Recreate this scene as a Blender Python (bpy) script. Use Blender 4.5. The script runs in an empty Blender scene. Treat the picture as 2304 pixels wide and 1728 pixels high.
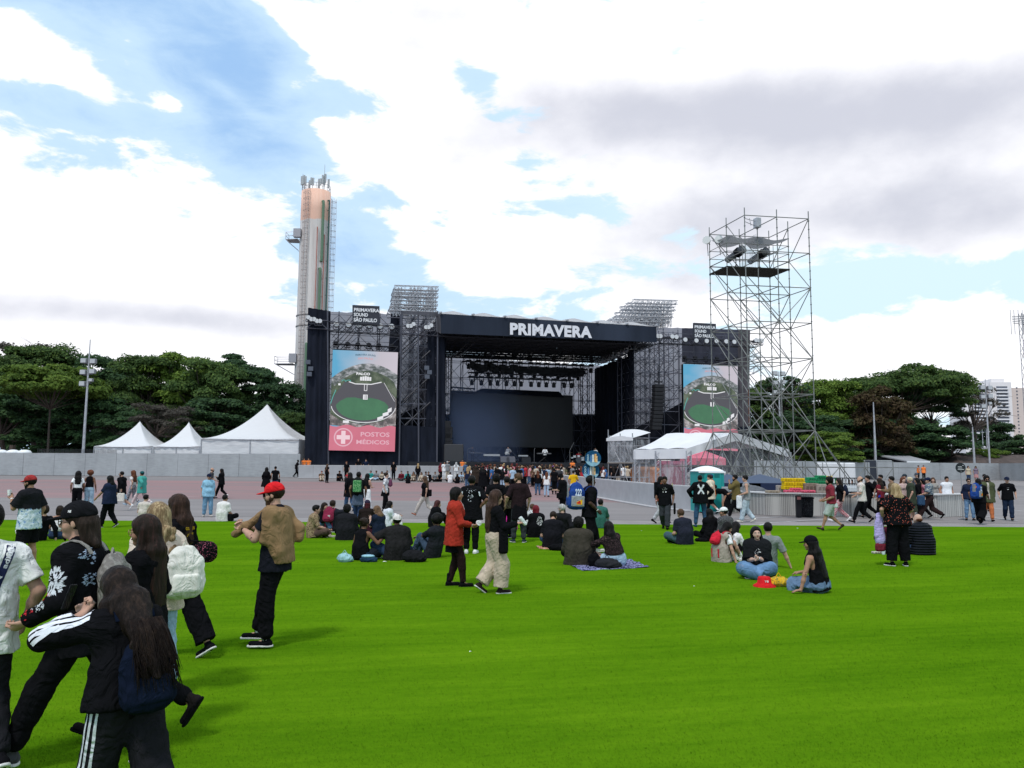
import bpy,math,random
import numpy as np
from mathutils import Vector,Matrix
from mathutils.bvhtree import BVHTree
R=math.radians
rng=np.random.default_rng(7)
random.seed(7)
S=bpy.context.scene
COL=S.collection
W0,H0,F0=2304,1728,1800.0
CAMZ,PITCH,ROLL=2.0,5.93,0.45
cam=bpy.data.cameras.new('camera')
cam.sensor_width=36;cam.lens=36*F0/W0;cam.clip_end=5000;cam.clip_start=.1
camo=bpy.data.objects.new('camera',cam);COL.objects.link(camo)
camo.location=(0,0,CAMZ)
camM=Matrix.Rotation(R(90+PITCH),3,'X')@Matrix.Rotation(R(ROLL),3,'Z')
camo.rotation_euler=camM.to_euler()
S.camera=camo
def ray(px,py):
 d=camM@Vector(((px-W0/2)/F0,-(py-H0/2)/F0,-1.0))
 return d
def at(px,py,Y):
 d=ray(px,py);t=Y/d.y
 return Vector((0,0,CAMZ))+d*t
def gz(y):
 t=min(max(y-34,0),46)
 return 0.0004*t*t if t<46 else 0.8464
def gnd(px,py):
 d=ray(px,py);t=1.0
 lo,hi=3.0,400.0
 f=lambda Y:(CAMZ+d.z*(Y/d.y))-gz(Y)
 for _ in range(60):
  m=(lo+hi)/2
  if f(m)>0:lo=m
  else:hi=m
 Y=(lo+hi)/2;t=Y/d.y
 return Vector((d.x*t,Y,gz(Y)))
def dirn(px,py):
 return ray(px,py).normalized()
class NT:
 def __init__(s,tree):s.t=tree;s.n=tree.nodes;s.l=tree.links
 def new(s,typ,**kw):
  n=s.n.new(typ)
  for k,v in kw.items():
   if k in('ins',):continue
   setattr(n,k,v)
  for k,v in kw.get('ins',{}).items():
   sock=n.inputs[k]
   if isinstance(v,bpy.types.NodeSocket):s.l.new(v,sock)
   else:sock.default_value=v
  return n
 def math(s,op,a,b=0.0,c=None,clamp=False):
  n=s.n.new('ShaderNodeMath');n.operation=op;n.use_clamp=clamp
  for i,v in enumerate((a,b,c)):
   if v is None:continue
   if isinstance(v,bpy.types.NodeSocket):s.l.new(v,n.inputs[i])
   else:n.inputs[i].default_value=v
  return n.outputs[0]
 def noise(s,vec,scale,detail=4,rough=.5,dist=0.0):
  n=s.new('ShaderNodeTexNoise',ins={'Scale':scale,'Detail':detail,'Roughness':rough,'Distortion':dist})
  if vec is not None:s.l.new(vec,n.inputs['Vector'])
  return n.outputs['Fac']
 def ramp(s,fac,stops):
  n=s.n.new('ShaderNodeValToRGB');s.l.new(fac,n.inputs[0])
  e=n.color_ramp.elements
  while len(e)>1:e.remove(e[-1])
  e[0].position=stops[0][0];e[0].color=(*stops[0][1],1)
  for p,c in stops[1:]:
   x=e.new(p);x.color=(*c,1)
  return n.outputs[0]
 def mix(s,fac,a,b,mode='MIX'):
  n=s.n.new('ShaderNodeMix');n.data_type='RGBA';n.blend_type=mode
  for i,v in((0,fac),(6,a),(7,b)):
   if isinstance(v,bpy.types.NodeSocket):s.l.new(v,n.inputs[i])
   elif i==0:n.inputs[0].default_value=v
   else:n.inputs[i].default_value=(*v[:3],1)
  return n.outputs[2]
 def mapr(s,v,a,b,c=0.,d=1.,smooth=True):
  n=s.n.new('ShaderNodeMapRange');n.interpolation_type='SMOOTHSTEP' if smooth else 'LINEAR'
  s.l.new(v,n.inputs[0])
  for i,x in enumerate((a,b,c,d)):n.inputs[i+1].default_value=x
  return n.outputs[0]
 def mapping(s,vec,scale=(1,1,1),rot=(0,0,0),loc=(0,0,0)):
  n=s.n.new('ShaderNodeMapping');s.l.new(vec,n.inputs[0])
  n.inputs['Scale'].default_value=scale;n.inputs['Rotation'].default_value=rot;n.inputs['Location'].default_value=loc
  return n.outputs[0]
SUN_EL,SUN_AZ=58.0,205.0
wd=bpy.data.worlds.new('World');S.world=wd;wd.use_nodes=True
w=NT(wd.node_tree);w.n.clear()
tc=w.new('ShaderNodeTexCoord');dv=tc.outputs['Generated']
sky=w.new('ShaderNodeTexSky',sky_type='NISHITA',sun_disc=False,sun_elevation=R(SUN_EL),sun_rotation=R(SUN_AZ),altitude=700,air_density=1.0,dust_density=.6,ozone_density=1.6)
sep=w.new('ShaderNodeSeparateXYZ');w.l.new(dv,sep.inputs[0])
vs=w.mapping(dv,scale=(1,1,1.7))
def blob(px,py,rx,ry,amp,ang=0):
 """cloud mass (or a clear patch) centred on a sky direction; radii in radians*100"""
 c=dirn(px,py)
 n=w.new('ShaderNodeVectorMath',operation='SUBTRACT');w.l.new(dv,n.inputs[0]);n.inputs[1].default_value=c
 rt=Vector((c.y,-c.x,0)).normalized();up=rt.cross(c).normalized()*1.0
 if up.z<0:up=-up
 a=R(ang);e1=rt*math.cos(a)+up*math.sin(a);e2=-rt*math.sin(a)+up*math.cos(a)
 d1=w.new('ShaderNodeVectorMath',operation='DOT_PRODUCT');w.l.new(n.outputs[0],d1.inputs[0]);d1.inputs[1].default_value=e1*(F0/rx)
 d2=w.new('ShaderNodeVectorMath',operation='DOT_PRODUCT');w.l.new(n.outputs[0],d2.inputs[0]);d2.inputs[1].default_value=e2*(F0/ry)
 s1=w.math('MULTIPLY',d1.outputs['Value'],d1.outputs['Value']);s2=w.math('MULTIPLY_ADD',d2.outputs['Value'],d2.outputs['Value'],s1)
 e=w.math('MULTIPLY',s2,-1.0);e=w.math('EXPONENT',e)
 return w.math('MULTIPLY',e,amp)
def addup(items,base):
 acc=base
 for it in items:acc=w.math('ADD',acc,it)
 return acc
n1=w.noise(vs,3.4,12,.58,.1)
n2=w.noise(w.mapping(vs,rot=(0,.5,0),scale=(1,1,1.5)),9.0,12,.60,.25)
nz=w.math('MULTIPLY_ADD',n2,.62,w.math('MULTIPLY',n1,.40))
CL=[(230,570,330,180,.42,0),(0,470,230,150,.34,0),(600,680,230,200,.30,20),(390,380,110,60,.22,0),(60,120,90,75,.34,-40),(180,185,120,30,.30,-32),(385,238,48,26,.42,0),(300,90,55,32,.26,-40),(650,195,34,24,.40,20),(640,40,160,34,.34,-30),(760,130,120,40,.42,-38),(960,230,210,46,.38,-42),(930,390,150,40,.38,-8),(790,320,90,26,.44,-25),(500,200,70,16,.24,-30),(720,420,60,16,.24,-10),(1090,330,70,60,.22,-50),(1750,60,800,180,.50,0),(2000,280,620,190,.40,0),(1480,330,220,90,.26,0),(1200,90,240,110,.36,-25),(1180,560,330,70,.20,0),(1050,640,230,50,.16,0),(1650,480,300,70,.28,0),(2150,500,250,60,.26,0),(1500,650,240,110,.22,0),(2050,800,420,110,.34,0),(300,800,700,110,.34,0),(2200,560,120,30,.24,0),(330,30,280,80,-.34,-10),(200,270,260,60,-.40,0),(560,300,140,150,-.42,0),(480,140,160,90,-.30,0),(760,520,110,90,-.42,0),(850,620,140,60,-.26,0),(1080,180,110,46,-.36,-42),(820,200,90,46,-.30,-35),(1240,395,130,30,-.34,-8),(850,440,70,26,-.3,0),(1330,470,150,26,-.22,0),(1980,610,200,34,-.26,0),(2250,640,120,30,-.2,0),(1880,690,90,50,-.22,0),(1420,600,120,36,-.2,0),(1150,470,140,24,-.2,0)]
dens=addup([blob(*c)for c in CL],w.math('MULTIPLY',w.math('SUBTRACT',nz,.548),2.7))
mask=w.mapr(dens,-.04,.15)
GR=[(1650,240,420,75,.62,0),(2100,260,420,80,.5,0),(2100,480,330,90,.62,0),(400,715,330,38,.62,0),(1250,230,200,50,.25,0),(60,700,120,50,.25,0),(1520,500,200,80,.42,0),(1500,650,140,70,.3,0)]
gacc=addup([blob(*c)for c in GR],w.math('MULTIPLY',w.math('SUBTRACT',w.noise(vs,5,7,.55,.0),.52),1.3))
gmask=w.mapr(gacc,-.05,.75)
skyc=w.mix(.9,w.new('ShaderNodeVectorMath',operation='SCALE',ins={0:sky.outputs[0],'Scale':.10}).outputs[0],(.37,.60,.94))
skyc=w.mix(w.math('MULTIPLY',w.mapr(dens,-.95,.0),.8),skyc,(.64,.84,1.02))
skyc=w.mix(w.mapr(sep.outputs[0],-.15,.35),skyc,(.70,.90,1.03))
cld=w.mix(gmask,(1.1,1.1,1.14),(.63,.65,.74))
col=w.mix(mask,skyc,cld)
hz=w.mapr(sep.outputs[2],-.04,.0)
col=w.mix(hz,(.16,.17,.15),col)
bg=w.new('ShaderNodeBackground',ins={'Color':col,'Strength':1.0})
wo=w.new('ShaderNodeOutputWorld');w.l.new(bg.outputs[0],wo.inputs[0])
sl=bpy.data.lights.new('sun','SUN');sl.energy=2.1;sl.angle=R(8);sl.color=(1,.96,.9)
so=bpy.data.objects.new('sun',sl);COL.objects.link(so)
sd=Vector((math.sin(R(SUN_AZ))*math.cos(R(SUN_EL)),math.cos(R(SUN_AZ))*math.cos(R(SUN_EL)),math.sin(R(SUN_EL))))
so.rotation_euler=sd.to_track_quat('Z','Y').to_euler();so.location=(0,0,60)
S.view_settings.view_transform='Standard';S.view_settings.look='None'
S.view_settings.exposure=0.08;S.view_settings.gamma=1.0
S.render.engine='CYCLES'
S.cycles.max_bounces=6;S.cycles.transparent_max_bounces=12;S.cycles.diffuse_bounces=3;S.cycles.volume_bounces=0
def tag(o,label=None,cat=None,group=None,kind=None):
 if label:o['label']=label
 if cat:o['category']=cat
 if group:o['group']=group
 if kind:o['kind']=kind
 return o
def empty(name,loc,rz=0,label=None,cat=None,group=None):
 o=bpy.data.objects.new(name,None);COL.objects.link(o)
 o.location=loc;o.rotation_euler=(0,0,rz);o.empty_display_size=.2
 return tag(o,label,cat,group)
def mesh_obj(name,V,Fs,mats,parent=None,smooth=False,midx=None,loc=None,rz=0):
 """V (n,3) array, Fs: (m,4) or (m,3) int array or list of tuples"""
 me=bpy.data.meshes.new(name)
 if isinstance(Fs,np.ndarray):
  V=np.asarray(V,dtype=np.float32);k=Fs.shape[1];m=len(Fs)
  me.vertices.add(len(V));me.vertices.foreach_set('co',V.ravel())
  me.loops.add(m*k);me.loops.foreach_set('vertex_index',Fs.astype(np.int32).ravel())
  me.polygons.add(m)
  me.polygons.foreach_set('loop_start',np.arange(0,m*k,k,dtype=np.int32))
  me.update(calc_edges=True);me.validate()
 else:
  me.from_pydata([tuple(v)for v in V],[],Fs)
 if smooth:me.polygons.foreach_set('use_smooth',np.ones(len(me.polygons),dtype=bool))
 if not isinstance(mats,(list,tuple)):mats=[mats]
 for m_ in mats:me.materials.append(m_)
 if midx is not None:me.polygons.foreach_set('material_index',np.asarray(midx,dtype=np.int32))
 me.update()
 o=bpy.data.objects.new(name,me);COL.objects.link(o)
 if parent is not None:o.parent=parent
 if loc is not None:o.location=loc
 if rz:o.rotation_euler=(0,0,rz)
 return o
class MB:
 def __init__(s):s.v=[];s.f=[]
 def add(s,vs,fs):
  b=len(s.v);s.v+=[tuple(x)for x in vs];s.f+=[tuple(i+b for i in f)for f in fs];return s
 def box(s,x0,x1,y0,y1,z0,z1):
  return s.add([(x,y,z)for z in(z0,z1)for y in(y0,y1)for x in(x0,x1)],[(0,2,3,1),(4,5,7,6),(0,1,5,4),(2,6,7,3),(0,4,6,2),(1,3,7,5)])
 def bbox(s,x0,x1,y0,y1,z0,z1,b=.02):
  """box with bevelled vertical and horizontal edges (octagonal look)"""
  b=min(b,(x1-x0)/2.1,(y1-y0)/2.1,(z1-z0)/2.1)
  vs=[]
  for sx,xo,xi in((0,x0,x0+b),(1,x1,x1-b)):
   for sy,yo,yi in((0,y0,y0+b),(1,y1,y1-b)):
    for sz,zo,zi in((0,z0,z0+b),(1,z1,z1-b)):
     vs+=[(xo,yi,zi),(xi,yo,zi),(xi,yi,zo)]
  I=lambda sx,sy,sz,k:((sx*2+sy)*2+sz)*3+k
  fs=[]
  for sx in(0,1):fs.append((I(sx,0,0,0),I(sx,1,0,0),I(sx,1,1,0),I(sx,0,1,0)))
  for sy in(0,1):fs.append((I(0,sy,0,1),I(1,sy,0,1),I(1,sy,1,1),I(0,sy,1,1)))
  for sz in(0,1):fs.append((I(0,0,sz,2),I(1,0,sz,2),I(1,1,sz,2),I(0,1,sz,2)))
  for a in(0,1):
   for c in(0,1):
    fs.append((I(a,c,0,0),I(a,c,1,0),I(a,c,1,1),I(a,c,0,1)))
    fs.append((I(a,0,c,0),I(a,1,c,0),I(a,1,c,2),I(a,0,c,2)))
    fs.append((I(0,a,c,1),I(1,a,c,1),I(1,a,c,2),I(0,a,c,2)))
    for e in(0,1):fs.append((I(a,c,e,0),I(a,c,e,1),I(a,c,e,2)))
  return s.add(vs,fs)
 def bar(s,p,q,r=.03,n=4,r2=None,caps=True):
  p=Vector(p);q=Vector(q);d=q-p
  if d.length<1e-6:return s
  d.normalize();a=d.orthogonal().normalized();b=d.cross(a);r2=r if r2 is None else r2
  vs=[]
  for c,rr in((p,r),(q,r2)):
   for i in range(n):
    t=2*math.pi*(i+.5)/n;vs.append(c+(a*math.cos(t)+b*math.sin(t))*rr)
  fs=[(i,(i+1)%n,n+(i+1)%n,n+i)for i in range(n)]
  if caps:fs+=[tuple(range(n-1,-1,-1)),tuple(range(n,2*n))]
  return s.add(vs,fs)
 def tube(s,pts,r,n=6,rs=None):
  pts=[Vector(p)for p in pts];vs=[];m=len(pts)
  ref=None
  for i,p in enumerate(pts):
   d=(pts[min(i+1,m-1)]-pts[max(i-1,0)]).normalized()
   if ref is None:ref=d.orthogonal().normalized()
   a=(ref-d*ref.dot(d)).normalized();ref=a;b=d.cross(a)
   rr=rs[i]if rs else r
   for k in range(n):
    t=2*math.pi*k/n;vs.append(p+(a*math.cos(t)+b*math.sin(t))*rr)
  fs=[(i*n+k,i*n+(k+1)%n,(i+1)*n+(k+1)%n,(i+1)*n+k)for i in range(m-1)for k in range(n)]
  fs+=[tuple(range(n-1,-1,-1)),tuple(range((m-1)*n,m*n))]
  return s.add(vs,fs)
 def lathe(s,c,prof,n=24,cap=True):
  """prof: list of (r, z)"""
  c=Vector(c);vs=[]
  for r,z in prof:
   for k in range(n):
    t=2*math.pi*k/n;vs.append((c.x+r*math.cos(t),c.y+r*math.sin(t),c.z+z))
  m=len(prof)
  fs=[(i*n+k,i*n+(k+1)%n,(i+1)*n+(k+1)%n,(i+1)*n+k)for i in range(m-1)for k in range(n)]
  if cap:fs+=[tuple(range(n-1,-1,-1)),tuple(range((m-1)*n,m*n))]
  return s.add(vs,fs)
 def poly(s,pts):return s.add(pts,[tuple(range(len(pts)))])
 def slab(s,pts,off):
  """polygon extruded by vector off"""
  off=Vector(off);n=len(pts);P=[Vector(p)for p in pts]
  return s.add(P+[p+off for p in P],[tuple(range(n-1,-1,-1)),tuple(range(n,2*n))]+[(i,(i+1)%n,n+(i+1)%n,n+i)for i in range(n)])
 def grid(s,fn,nu,nv):
  vs=[fn(i/nu,j/nv)for j in range(nv+1)for i in range(nu+1)]
  return s.add(vs,[(j*(nu+1)+i,j*(nu+1)+i+1,(j+1)*(nu+1)+i+1,(j+1)*(nu+1)+i)for j in range(nv)for i in range(nu)])
 def truss(s,p,q,w=.4,r=.03,step=None,up=Vector((0,0,1)),n=4):
  """square box truss with zigzag lacing"""
  p=Vector(p);q=Vector(q);d=q-p;L=d.length;d.normalize()
  a=d.cross(up)
  if a.length<.01:a=d.cross(Vector((1,0,0)))
  a.normalize();b=a.cross(d).normalized();h=w/2
  cs=[a*h+b*h,-a*h+b*h,-a*h-b*h,a*h-b*h]
  for c in cs:s.bar(p+c,q+c,r,n,caps=False)
  m=max(1,int(round(L/(step or w))))
  for i in range(m):
   t0=p+d*L*i/m;t1=p+d*L*(i+1)/m
   for k in range(4):
    c0,c1=cs[k],cs[(k+1)%4]
    if i%2:c0,c1=c1,c0
    s.bar(t0+c0,t1+c1,r*.6,3,caps=False)
  return s
 def build(s,name,mat,parent=None,smooth=False,loc=None,rz=0):
  return mesh_obj(name,s.v,s.f,mat,parent,smooth,loc=loc,rz=rz)
_M={}
def mat(name,col,rough=.8,metal=0,spec=.3,noise=0.,nscale=8.,bump=0.,bscale=60.,emit=None,coat=0.,alpha=None,sheen=0.):
 key=(name,tuple(col),rough,metal,noise,nscale,bump,bscale)
 if key in _M:return _M[key]
 m=bpy.data.materials.new(name);m.use_nodes=True;t=NT(m.node_tree)
 b=t.n['Principled BSDF'];b.inputs['Base Color'].default_value=(*col,1)
 b.inputs['Roughness'].default_value=rough;b.inputs['Metallic'].default_value=metal
 b.inputs['Specular IOR Level'].default_value=spec
 if sheen:b.inputs['Sheen Weight'].default_value=sheen
 c=t.new('ShaderNodeTexCoord').outputs['Object']
 if noise:
  f=t.noise(c,nscale,5,.6)
  k=t.mapr(f,.3,.7,1-noise,1+noise,False)
  v=t.new('ShaderNodeVectorMath',operation='SCALE',ins={0:(*col,),'Scale':k})
  t.l.new(v.outputs[0],b.inputs['Base Color'])
 if bump:
  f2=t.noise(c,bscale,4,.65)
  bn=t.new('ShaderNodeBump',ins={'Strength':bump,'Height':f2,'Distance':.01});t.l.new(bn.outputs[0],b.inputs['Normal'])
 if emit:b.inputs['Emission Color'].default_value=(*col,1);b.inputs['Emission Strength'].default_value=emit
 if alpha is not None:b.inputs['Alpha'].default_value=alpha
 _M[key]=m
 return m
STEEL=mat('galvanised_steel',(.30,.30,.32),.5,.55,noise=.25,nscale=3)
STEELL=mat('light_steel',(.42,.42,.45),.5,.4,noise=.2,nscale=3)
BLACKM=mat('black_metal',(.012,.012,.016),.5,.3)
WHITEP=mat('white_plastic',(.78,.78,.80),.5)
def text_mesh(txt,size=1.0,bold=.0,align='CENTER',squeeze=1.0,spacing=1.0,line=1.0,extrude=0.0):
 cu=bpy.data.curves.new('lettering','FONT');cu.body=txt;cu.size=size;cu.offset=bold;cu.align_x=align
 cu.space_character=spacing;cu.space_line=line;cu.resolution_u=3;cu.extrude=extrude
 o=bpy.data.objects.new('lettering',cu);COL.objects.link(o)
 dg=bpy.context.evaluated_depsgraph_get();me=bpy.data.meshes.new_from_object(o.evaluated_get(dg))
 bpy.data.objects.remove(o);bpy.data.curves.remove(cu)
 V=np.empty(len(me.vertices)*3,dtype=np.float32);me.vertices.foreach_get('co',V);V=V.reshape(-1,3);V[:,0]*=squeeze
 Fs=[tuple(p.vertices)for p in me.polygons];bpy.data.meshes.remove(me)
 return V,Fs
def fit_text(txt,w_,h_,bold=.0,align='CENTER',line=1.0,spacing=1.0):
 """text scaled so its bounding box is w_ x h_ centred at the origin of its plane"""
 V,Fs=text_mesh(txt,1,bold,align,line=line,spacing=spacing)
 mn,mx=V.min(0),V.max(0)
 V=V.copy();V[:,0]=(V[:,0]-(mn[0]+mx[0])/2)/(mx[0]-mn[0])*w_;V[:,1]=(V[:,1]-(mn[1]+mx[1])/2)/(mx[1]-mn[1])*h_
 return V,Fs
def up(v,k=1.0):return v
ys=[-40,0,10,20,30,34]+[34+46*i/14 for i in range(1,15)]+[90,120,300,1000,3000]
xs=[-3000,-400,-150,-60,-30,0,30,60,150,400,3000]
gv=[(x,y,gz(y)-.012)for y in ys for x in xs];nx=len(xs)
gf=[(j*nx+i,j*nx+i+1,(j+1)*nx+i+1,(j+1)*nx+i)for j in range(len(ys)-1)for i in range(nx-1)]
m=bpy.data.materials.new('asphalt');m.use_nodes=True;t=NT(m.node_tree);b=t.n['Principled BSDF']
c=t.new('ShaderNodeTexCoord').outputs['Object']
big=t.noise(t.mapping(c,scale=(.25,1,1)),.35,4,.6);fine=t.noise(c,40,3,.7);strk=t.noise(t.mapping(c,scale=(.03,1.2,1)),1.0,4,.6)
sp=t.new('ShaderNodeSeparateXYZ');t.l.new(c,sp.inputs[0])
wob=t.math('MULTIPLY_ADD',t.noise(c,.5,3,.6),.8,sp.outputs[1])
grey=t.ramp(t.math('MULTIPLY_ADD',fine,.35,t.math('MULTIPLY',big,.65)),[(.3,(.155,.136,.136)),(.7,(.235,.208,.206))])
red=t.ramp(t.math('MULTIPLY_ADD',strk,.6,t.math('MULTIPLY',big,.4)),[(.34,(.175,.145,.148)),(.5,(.235,.140,.14)),(.68,(.30,.155,.153))])
band=t.math('MULTIPLY',t.mapr(wob,46.2,46.9),t.math('SUBTRACT',1.0,t.mapr(wob,71,74)))
xf=t.math('SUBTRACT',1.0,t.mapr(sp.outputs[0],2,16))
band=t.math('MULTIPLY',band,xf)
band=t.math('MULTIPLY',band,t.mapr(strk,.22,.42,.55,1))
cc=t.mix(band,grey,red)
t.l.new(cc,b.inputs['Base Color']);b.inputs['Roughness'].default_value=.85
t.l.new(t.new('ShaderNodeBump',ins={'Strength':.25,'Height':fine,'Distance':.01}).outputs[0],b.inputs['Normal'])
tag(mesh_obj('asphalt',gv,gf,m),kind='structure')
eL=gnd(-60,1170);eR=gnd(2304,1187);eM=gnd(1152,1174)
def edge_y(x):
 return eL.y+(eR.y-eL.y)*(x-eL.x)/(eR.x-eL.x)
m=bpy.data.materials.new('turf');m.use_nodes=True;t=NT(m.node_tree);b=t.n['Principled BSDF']
c=t.new('ShaderNodeTexCoord').outputs['Object']
cr=t.mapping(c,rot=(0,0,R(-12)))
st=t.noise(t.mapping(cr,scale=(.25,1.0,1)),.9,6,.62);st2=t.noise(t.mapping(cr,scale=(.12,1.6,1)),3.2,5,.6)
fn=t.noise(c,90,3,.75);fm=t.noise(t.mapping(cr,scale=(.5,1,1)),14,5,.7)
s=t.math('ADD',t.math('MULTIPLY',st,.42),t.math('ADD',t.math('MULTIPLY',st2,.22),t.math('ADD',t.math('MULTIPLY',fm,.2),t.math('MULTIPLY',fn,.16))))
cl=t.ramp(s,[(.28,(.036,.105,.0025)),(.42,(.062,.155,.0035)),(.56,(.095,.205,.005)),(.72,(.145,.26,.009))])
t.l.new(cl,b.inputs['Base Color']);b.inputs['Roughness'].default_value=.95;b.inputs['Specular IOR Level'].default_value=.0
hb=t.math('ADD',t.math('MULTIPLY',fn,.7),t.math('MULTIPLY',fm,.5))
t.l.new(t.new('ShaderNodeBump',ins={'Strength':.5,'Height':hb,'Distance':.02}).outputs[0],b.inputs['Normal'])
turf_m=m
mb=MB();N=24
pts0=[];
for j in range(N+1):
 x=-45+j*90/N
 pts0.append((x,-6,.018));pts0.append((x,edge_y(x),.018))
mb.add(pts0,[(2*j,2*j+2,2*j+3,2*j+1)for j in range(N)])
for j in range(N):
 a=pts0[2*j+1];b2=pts0[2*j+3]
 mb.add([a,b2,(b2[0],b2[1],-.01),(a[0],a[1],-.01)],[(0,1,2,3)])
tag(mb.build('lawn',turf_m),kind='structure')
def blades(n,y0,y1,xw,h):
 u=rng.random(n)**1.5;y=y0*(y1/y0)**u;x=(rng.random(n)*2-1)*xw*y
 a=rng.random(n)*6.283;hh=h*(.5+.8*rng.random(n));wd_=.0028*(y/6.)
 lean=hh*(.9*rng.random(n)+.15);la=rng.normal(2.6,.9,n)
 P=np.stack([x,y,np.full(n,.014)],1)
 d=np.stack([np.cos(a),np.sin(a),np.zeros(n)],1)*wd_[:,None]
 T=P+np.stack([np.cos(la)*lean,np.sin(la)*lean,hh],1)
 V=np.empty((n*3,3));V[0::3]=P-d;V[1::3]=P+d;V[2::3]=T
 return V,np.arange(n*3).reshape(-1,3)
V,Fa=blades(200000,4.6,24,.72,.016)
gm=bpy.data.materials.new('turf_blades');gm.use_nodes=True;t=NT(gm.node_tree);b=t.n['Principled BSDF']
c=t.new('ShaderNodeTexCoord').outputs['Object']
rnd=t.noise(c,60,2,.7);st=t.noise(t.mapping(t.mapping(c,rot=(0,0,R(-12))),scale=(.25,1,1)),.9,6,.62)
t.l.new(t.ramp(t.math('ADD',t.math('MULTIPLY',rnd,.5),t.math('MULTIPLY',st,.5)),[(.34,(.042,.115,.003)),(.5,(.082,.18,.004)),(.66,(.14,.25,.01))]),b.inputs['Base Color'])
b.inputs['Roughness'].default_value=.8;b.inputs['Specular IOR Level'].default_value=.03
tag(mesh_obj('grass',V,Fa,gm),'short bright green artificial turf blades','grass',kind='stuff')
conc=mat('pale_concrete',(.245,.22,.218),.85,noise=.12,nscale=1.2,bump=.2)
dark=mat('dark_joint',(.05,.045,.045),.9)
pv=[]
for j in range(N+1):
 x=-45+j*90/N;y=edge_y(x);pv+=[(x,y-.3,-.004),(x,y+2.6-.02*x,-.004)]
tag(mesh_obj('concrete_strip',pv,[(2*j,2*j+2,2*j+3,2*j+1)for j in range(N)],conc),kind='structure')
pv=[]
for j in range(N+1):
 x=-45+j*90/N;y=edge_y(x)+2.55-.02*x;wdd=.06+.03*math.sin(j*1.7);pv+=[(x,y,0.0),(x,y+wdd+.04,.0)]
tag(mesh_obj('drain_joint',pv,[(2*j,2*j+2,2*j+3,2*j+1)for j in range(N-6)],dark),kind='structure')
wl=mat('worn_white_paint',(.50,.49,.50),.8,noise=.25,nscale=6)
mb=MB()
def line(px0,py0,px1,py1,w_=.09):
 a=gnd(px0,py0);b_=gnd(px1,py1);d=(b_-a).normalized();n_=Vector((-d.y,d.x,0))*w_/2;z=Vector((0,0,.006))
 mb.add([a-n_+z,a+n_+z,b_+n_+z,b_-n_+z],[(0,1,2,3)])
for l_ in((1560,1173,1760,1163),(1655,1183,1690,1183),(1700,1184,1735,1176),(1735,1176,1900,1166),(2180,1138,2300,1150),(2200,1160,2290,1172)):line(*l_)
tag(mb.build('painted_lines',wl),kind='structure')
mb=MB()
for(x,y)in((650,1098),(688,1098),(985,1118),(1300,1128),(520,1087),(430,1118),(980,1092)):
 a=gnd(x,y);L_=random.uniform(.25,.7);mb.add([a+Vector((-L_,-.05,.006)),a+Vector((L_,-.05,.006)),a+Vector((L_,.05,.006)),a+Vector((-L_,.05,.006))],[(0,1,2,3)])
tag(mb.build('paint_scraps',wl),kind='structure')
lit=mat('litter_paper',(.75,.78,.75),.8)
for k,(x,y)in enumerate(((866,1266),(1058,1471),(1443,1196),(1795,1190),(1562,1322))):
 a=gnd(x,y);mb=MB();r_=[.05,.012,.014,.03,.012][k]
 mb.add([a+Vector((-r_,-.4*r_,.02)),a+Vector((r_,-.4*r_,.03)),a+Vector((r_*1.2,r_,.02)),a+Vector((-r_*.6,r_,.03)),a+Vector((0,.0,.03))],[(0,1,4),(1,2,4),(2,3,4),(3,0,4)])
 tag(mb.build('paper_scrap',lit),['crumpled white paper scrap on turf in front of the couple with the black backpack','tiny white scrap on the open turf, nearest the camera','tiny white scrap on turf left of the seated man with jeans','flat white scrap near the far lawn edge','tiny white scrap on turf left of the red hat'][k],'litter','scraps on the lawn')
def panel_wall(name,pts,hs,mat_,label,cat,pw=2.2,th=.12,cap=None):
 """wall of separate panels (seams modelled as gaps) along ground points"""
 root=empty(name,pts[0],0,label,cat);o0=Vector(pts[0])
 for(a,b_,h0,h1)in zip(pts[:-1],pts[1:],hs[:-1],hs[1:]):
  a=Vector(a);b_=Vector(b_);L=(b_-a).length;n=max(1,round(L/pw));d=(b_-a)/n;nn=Vector((-(b_-a).y,(b_-a).x,0)).normalized()*th
  mb=MB()
  for i in range(n):
   p=a+d*(i+.004)-o0;q=a+d*(i+.996)-o0;j=random.uniform(-.012,.012)
   z0=h0+(h1-h0)*i/n;z1=h0+(h1-h0)*(i+1)/n;off=nn*j/th
   mb.slab([p+off,q+off,q+off+Vector((0,0,z1)),p+off+Vector((0,0,z0))],nn)
  mb.build('wall_panel',mat_,root)
  if cap:
   mb=MB();mb.bar(a-o0+Vector((0,0,h0+.02))+nn/2,b_-o0+Vector((0,0,h1+.02))+nn/2,cap,4);mb.build('top_rail',STEELL,root)
 return root
wallm=bpy.data.materials.new('grey_hoarding');wallm.use_nodes=True;t=NT(wallm.node_tree);b=t.n['Principled BSDF']
c=t.new('ShaderNodeTexCoord').outputs['Object']
f=t.math('ADD',t.math('MULTIPLY',t.noise(t.mapping(c,scale=(1,1,.35)),.55,4,.65),.6),t.math('MULTIPLY',t.noise(t.mapping(c,scale=(.6,.6,3)),3,3,.6),.4))
t.l.new(t.ramp(f,[(.3,(.245,.25,.265)),(.5,(.33,.34,.355)),(.72,(.41,.42,.44))]),b.inputs['Base Color']);b.inputs['Roughness'].default_value=.6
YL=79.0
aL=at(-90,1066,YL);aR=at(674,1074,YL+1);aL.z=gz(80);aR.z=gz(80)
panel_wall('hoarding_wall',[aL,aR],[2.12,2.3],wallm,'long grey panelled hoarding wall in front of the white pagoda tents','wall',3.1)
r0=at(1700,1086,84);r1=at(1958,1080,96);r2=at(1975,1080,97);r3=at(2250,1080,102);r4=at(2420,1080,84)
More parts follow.
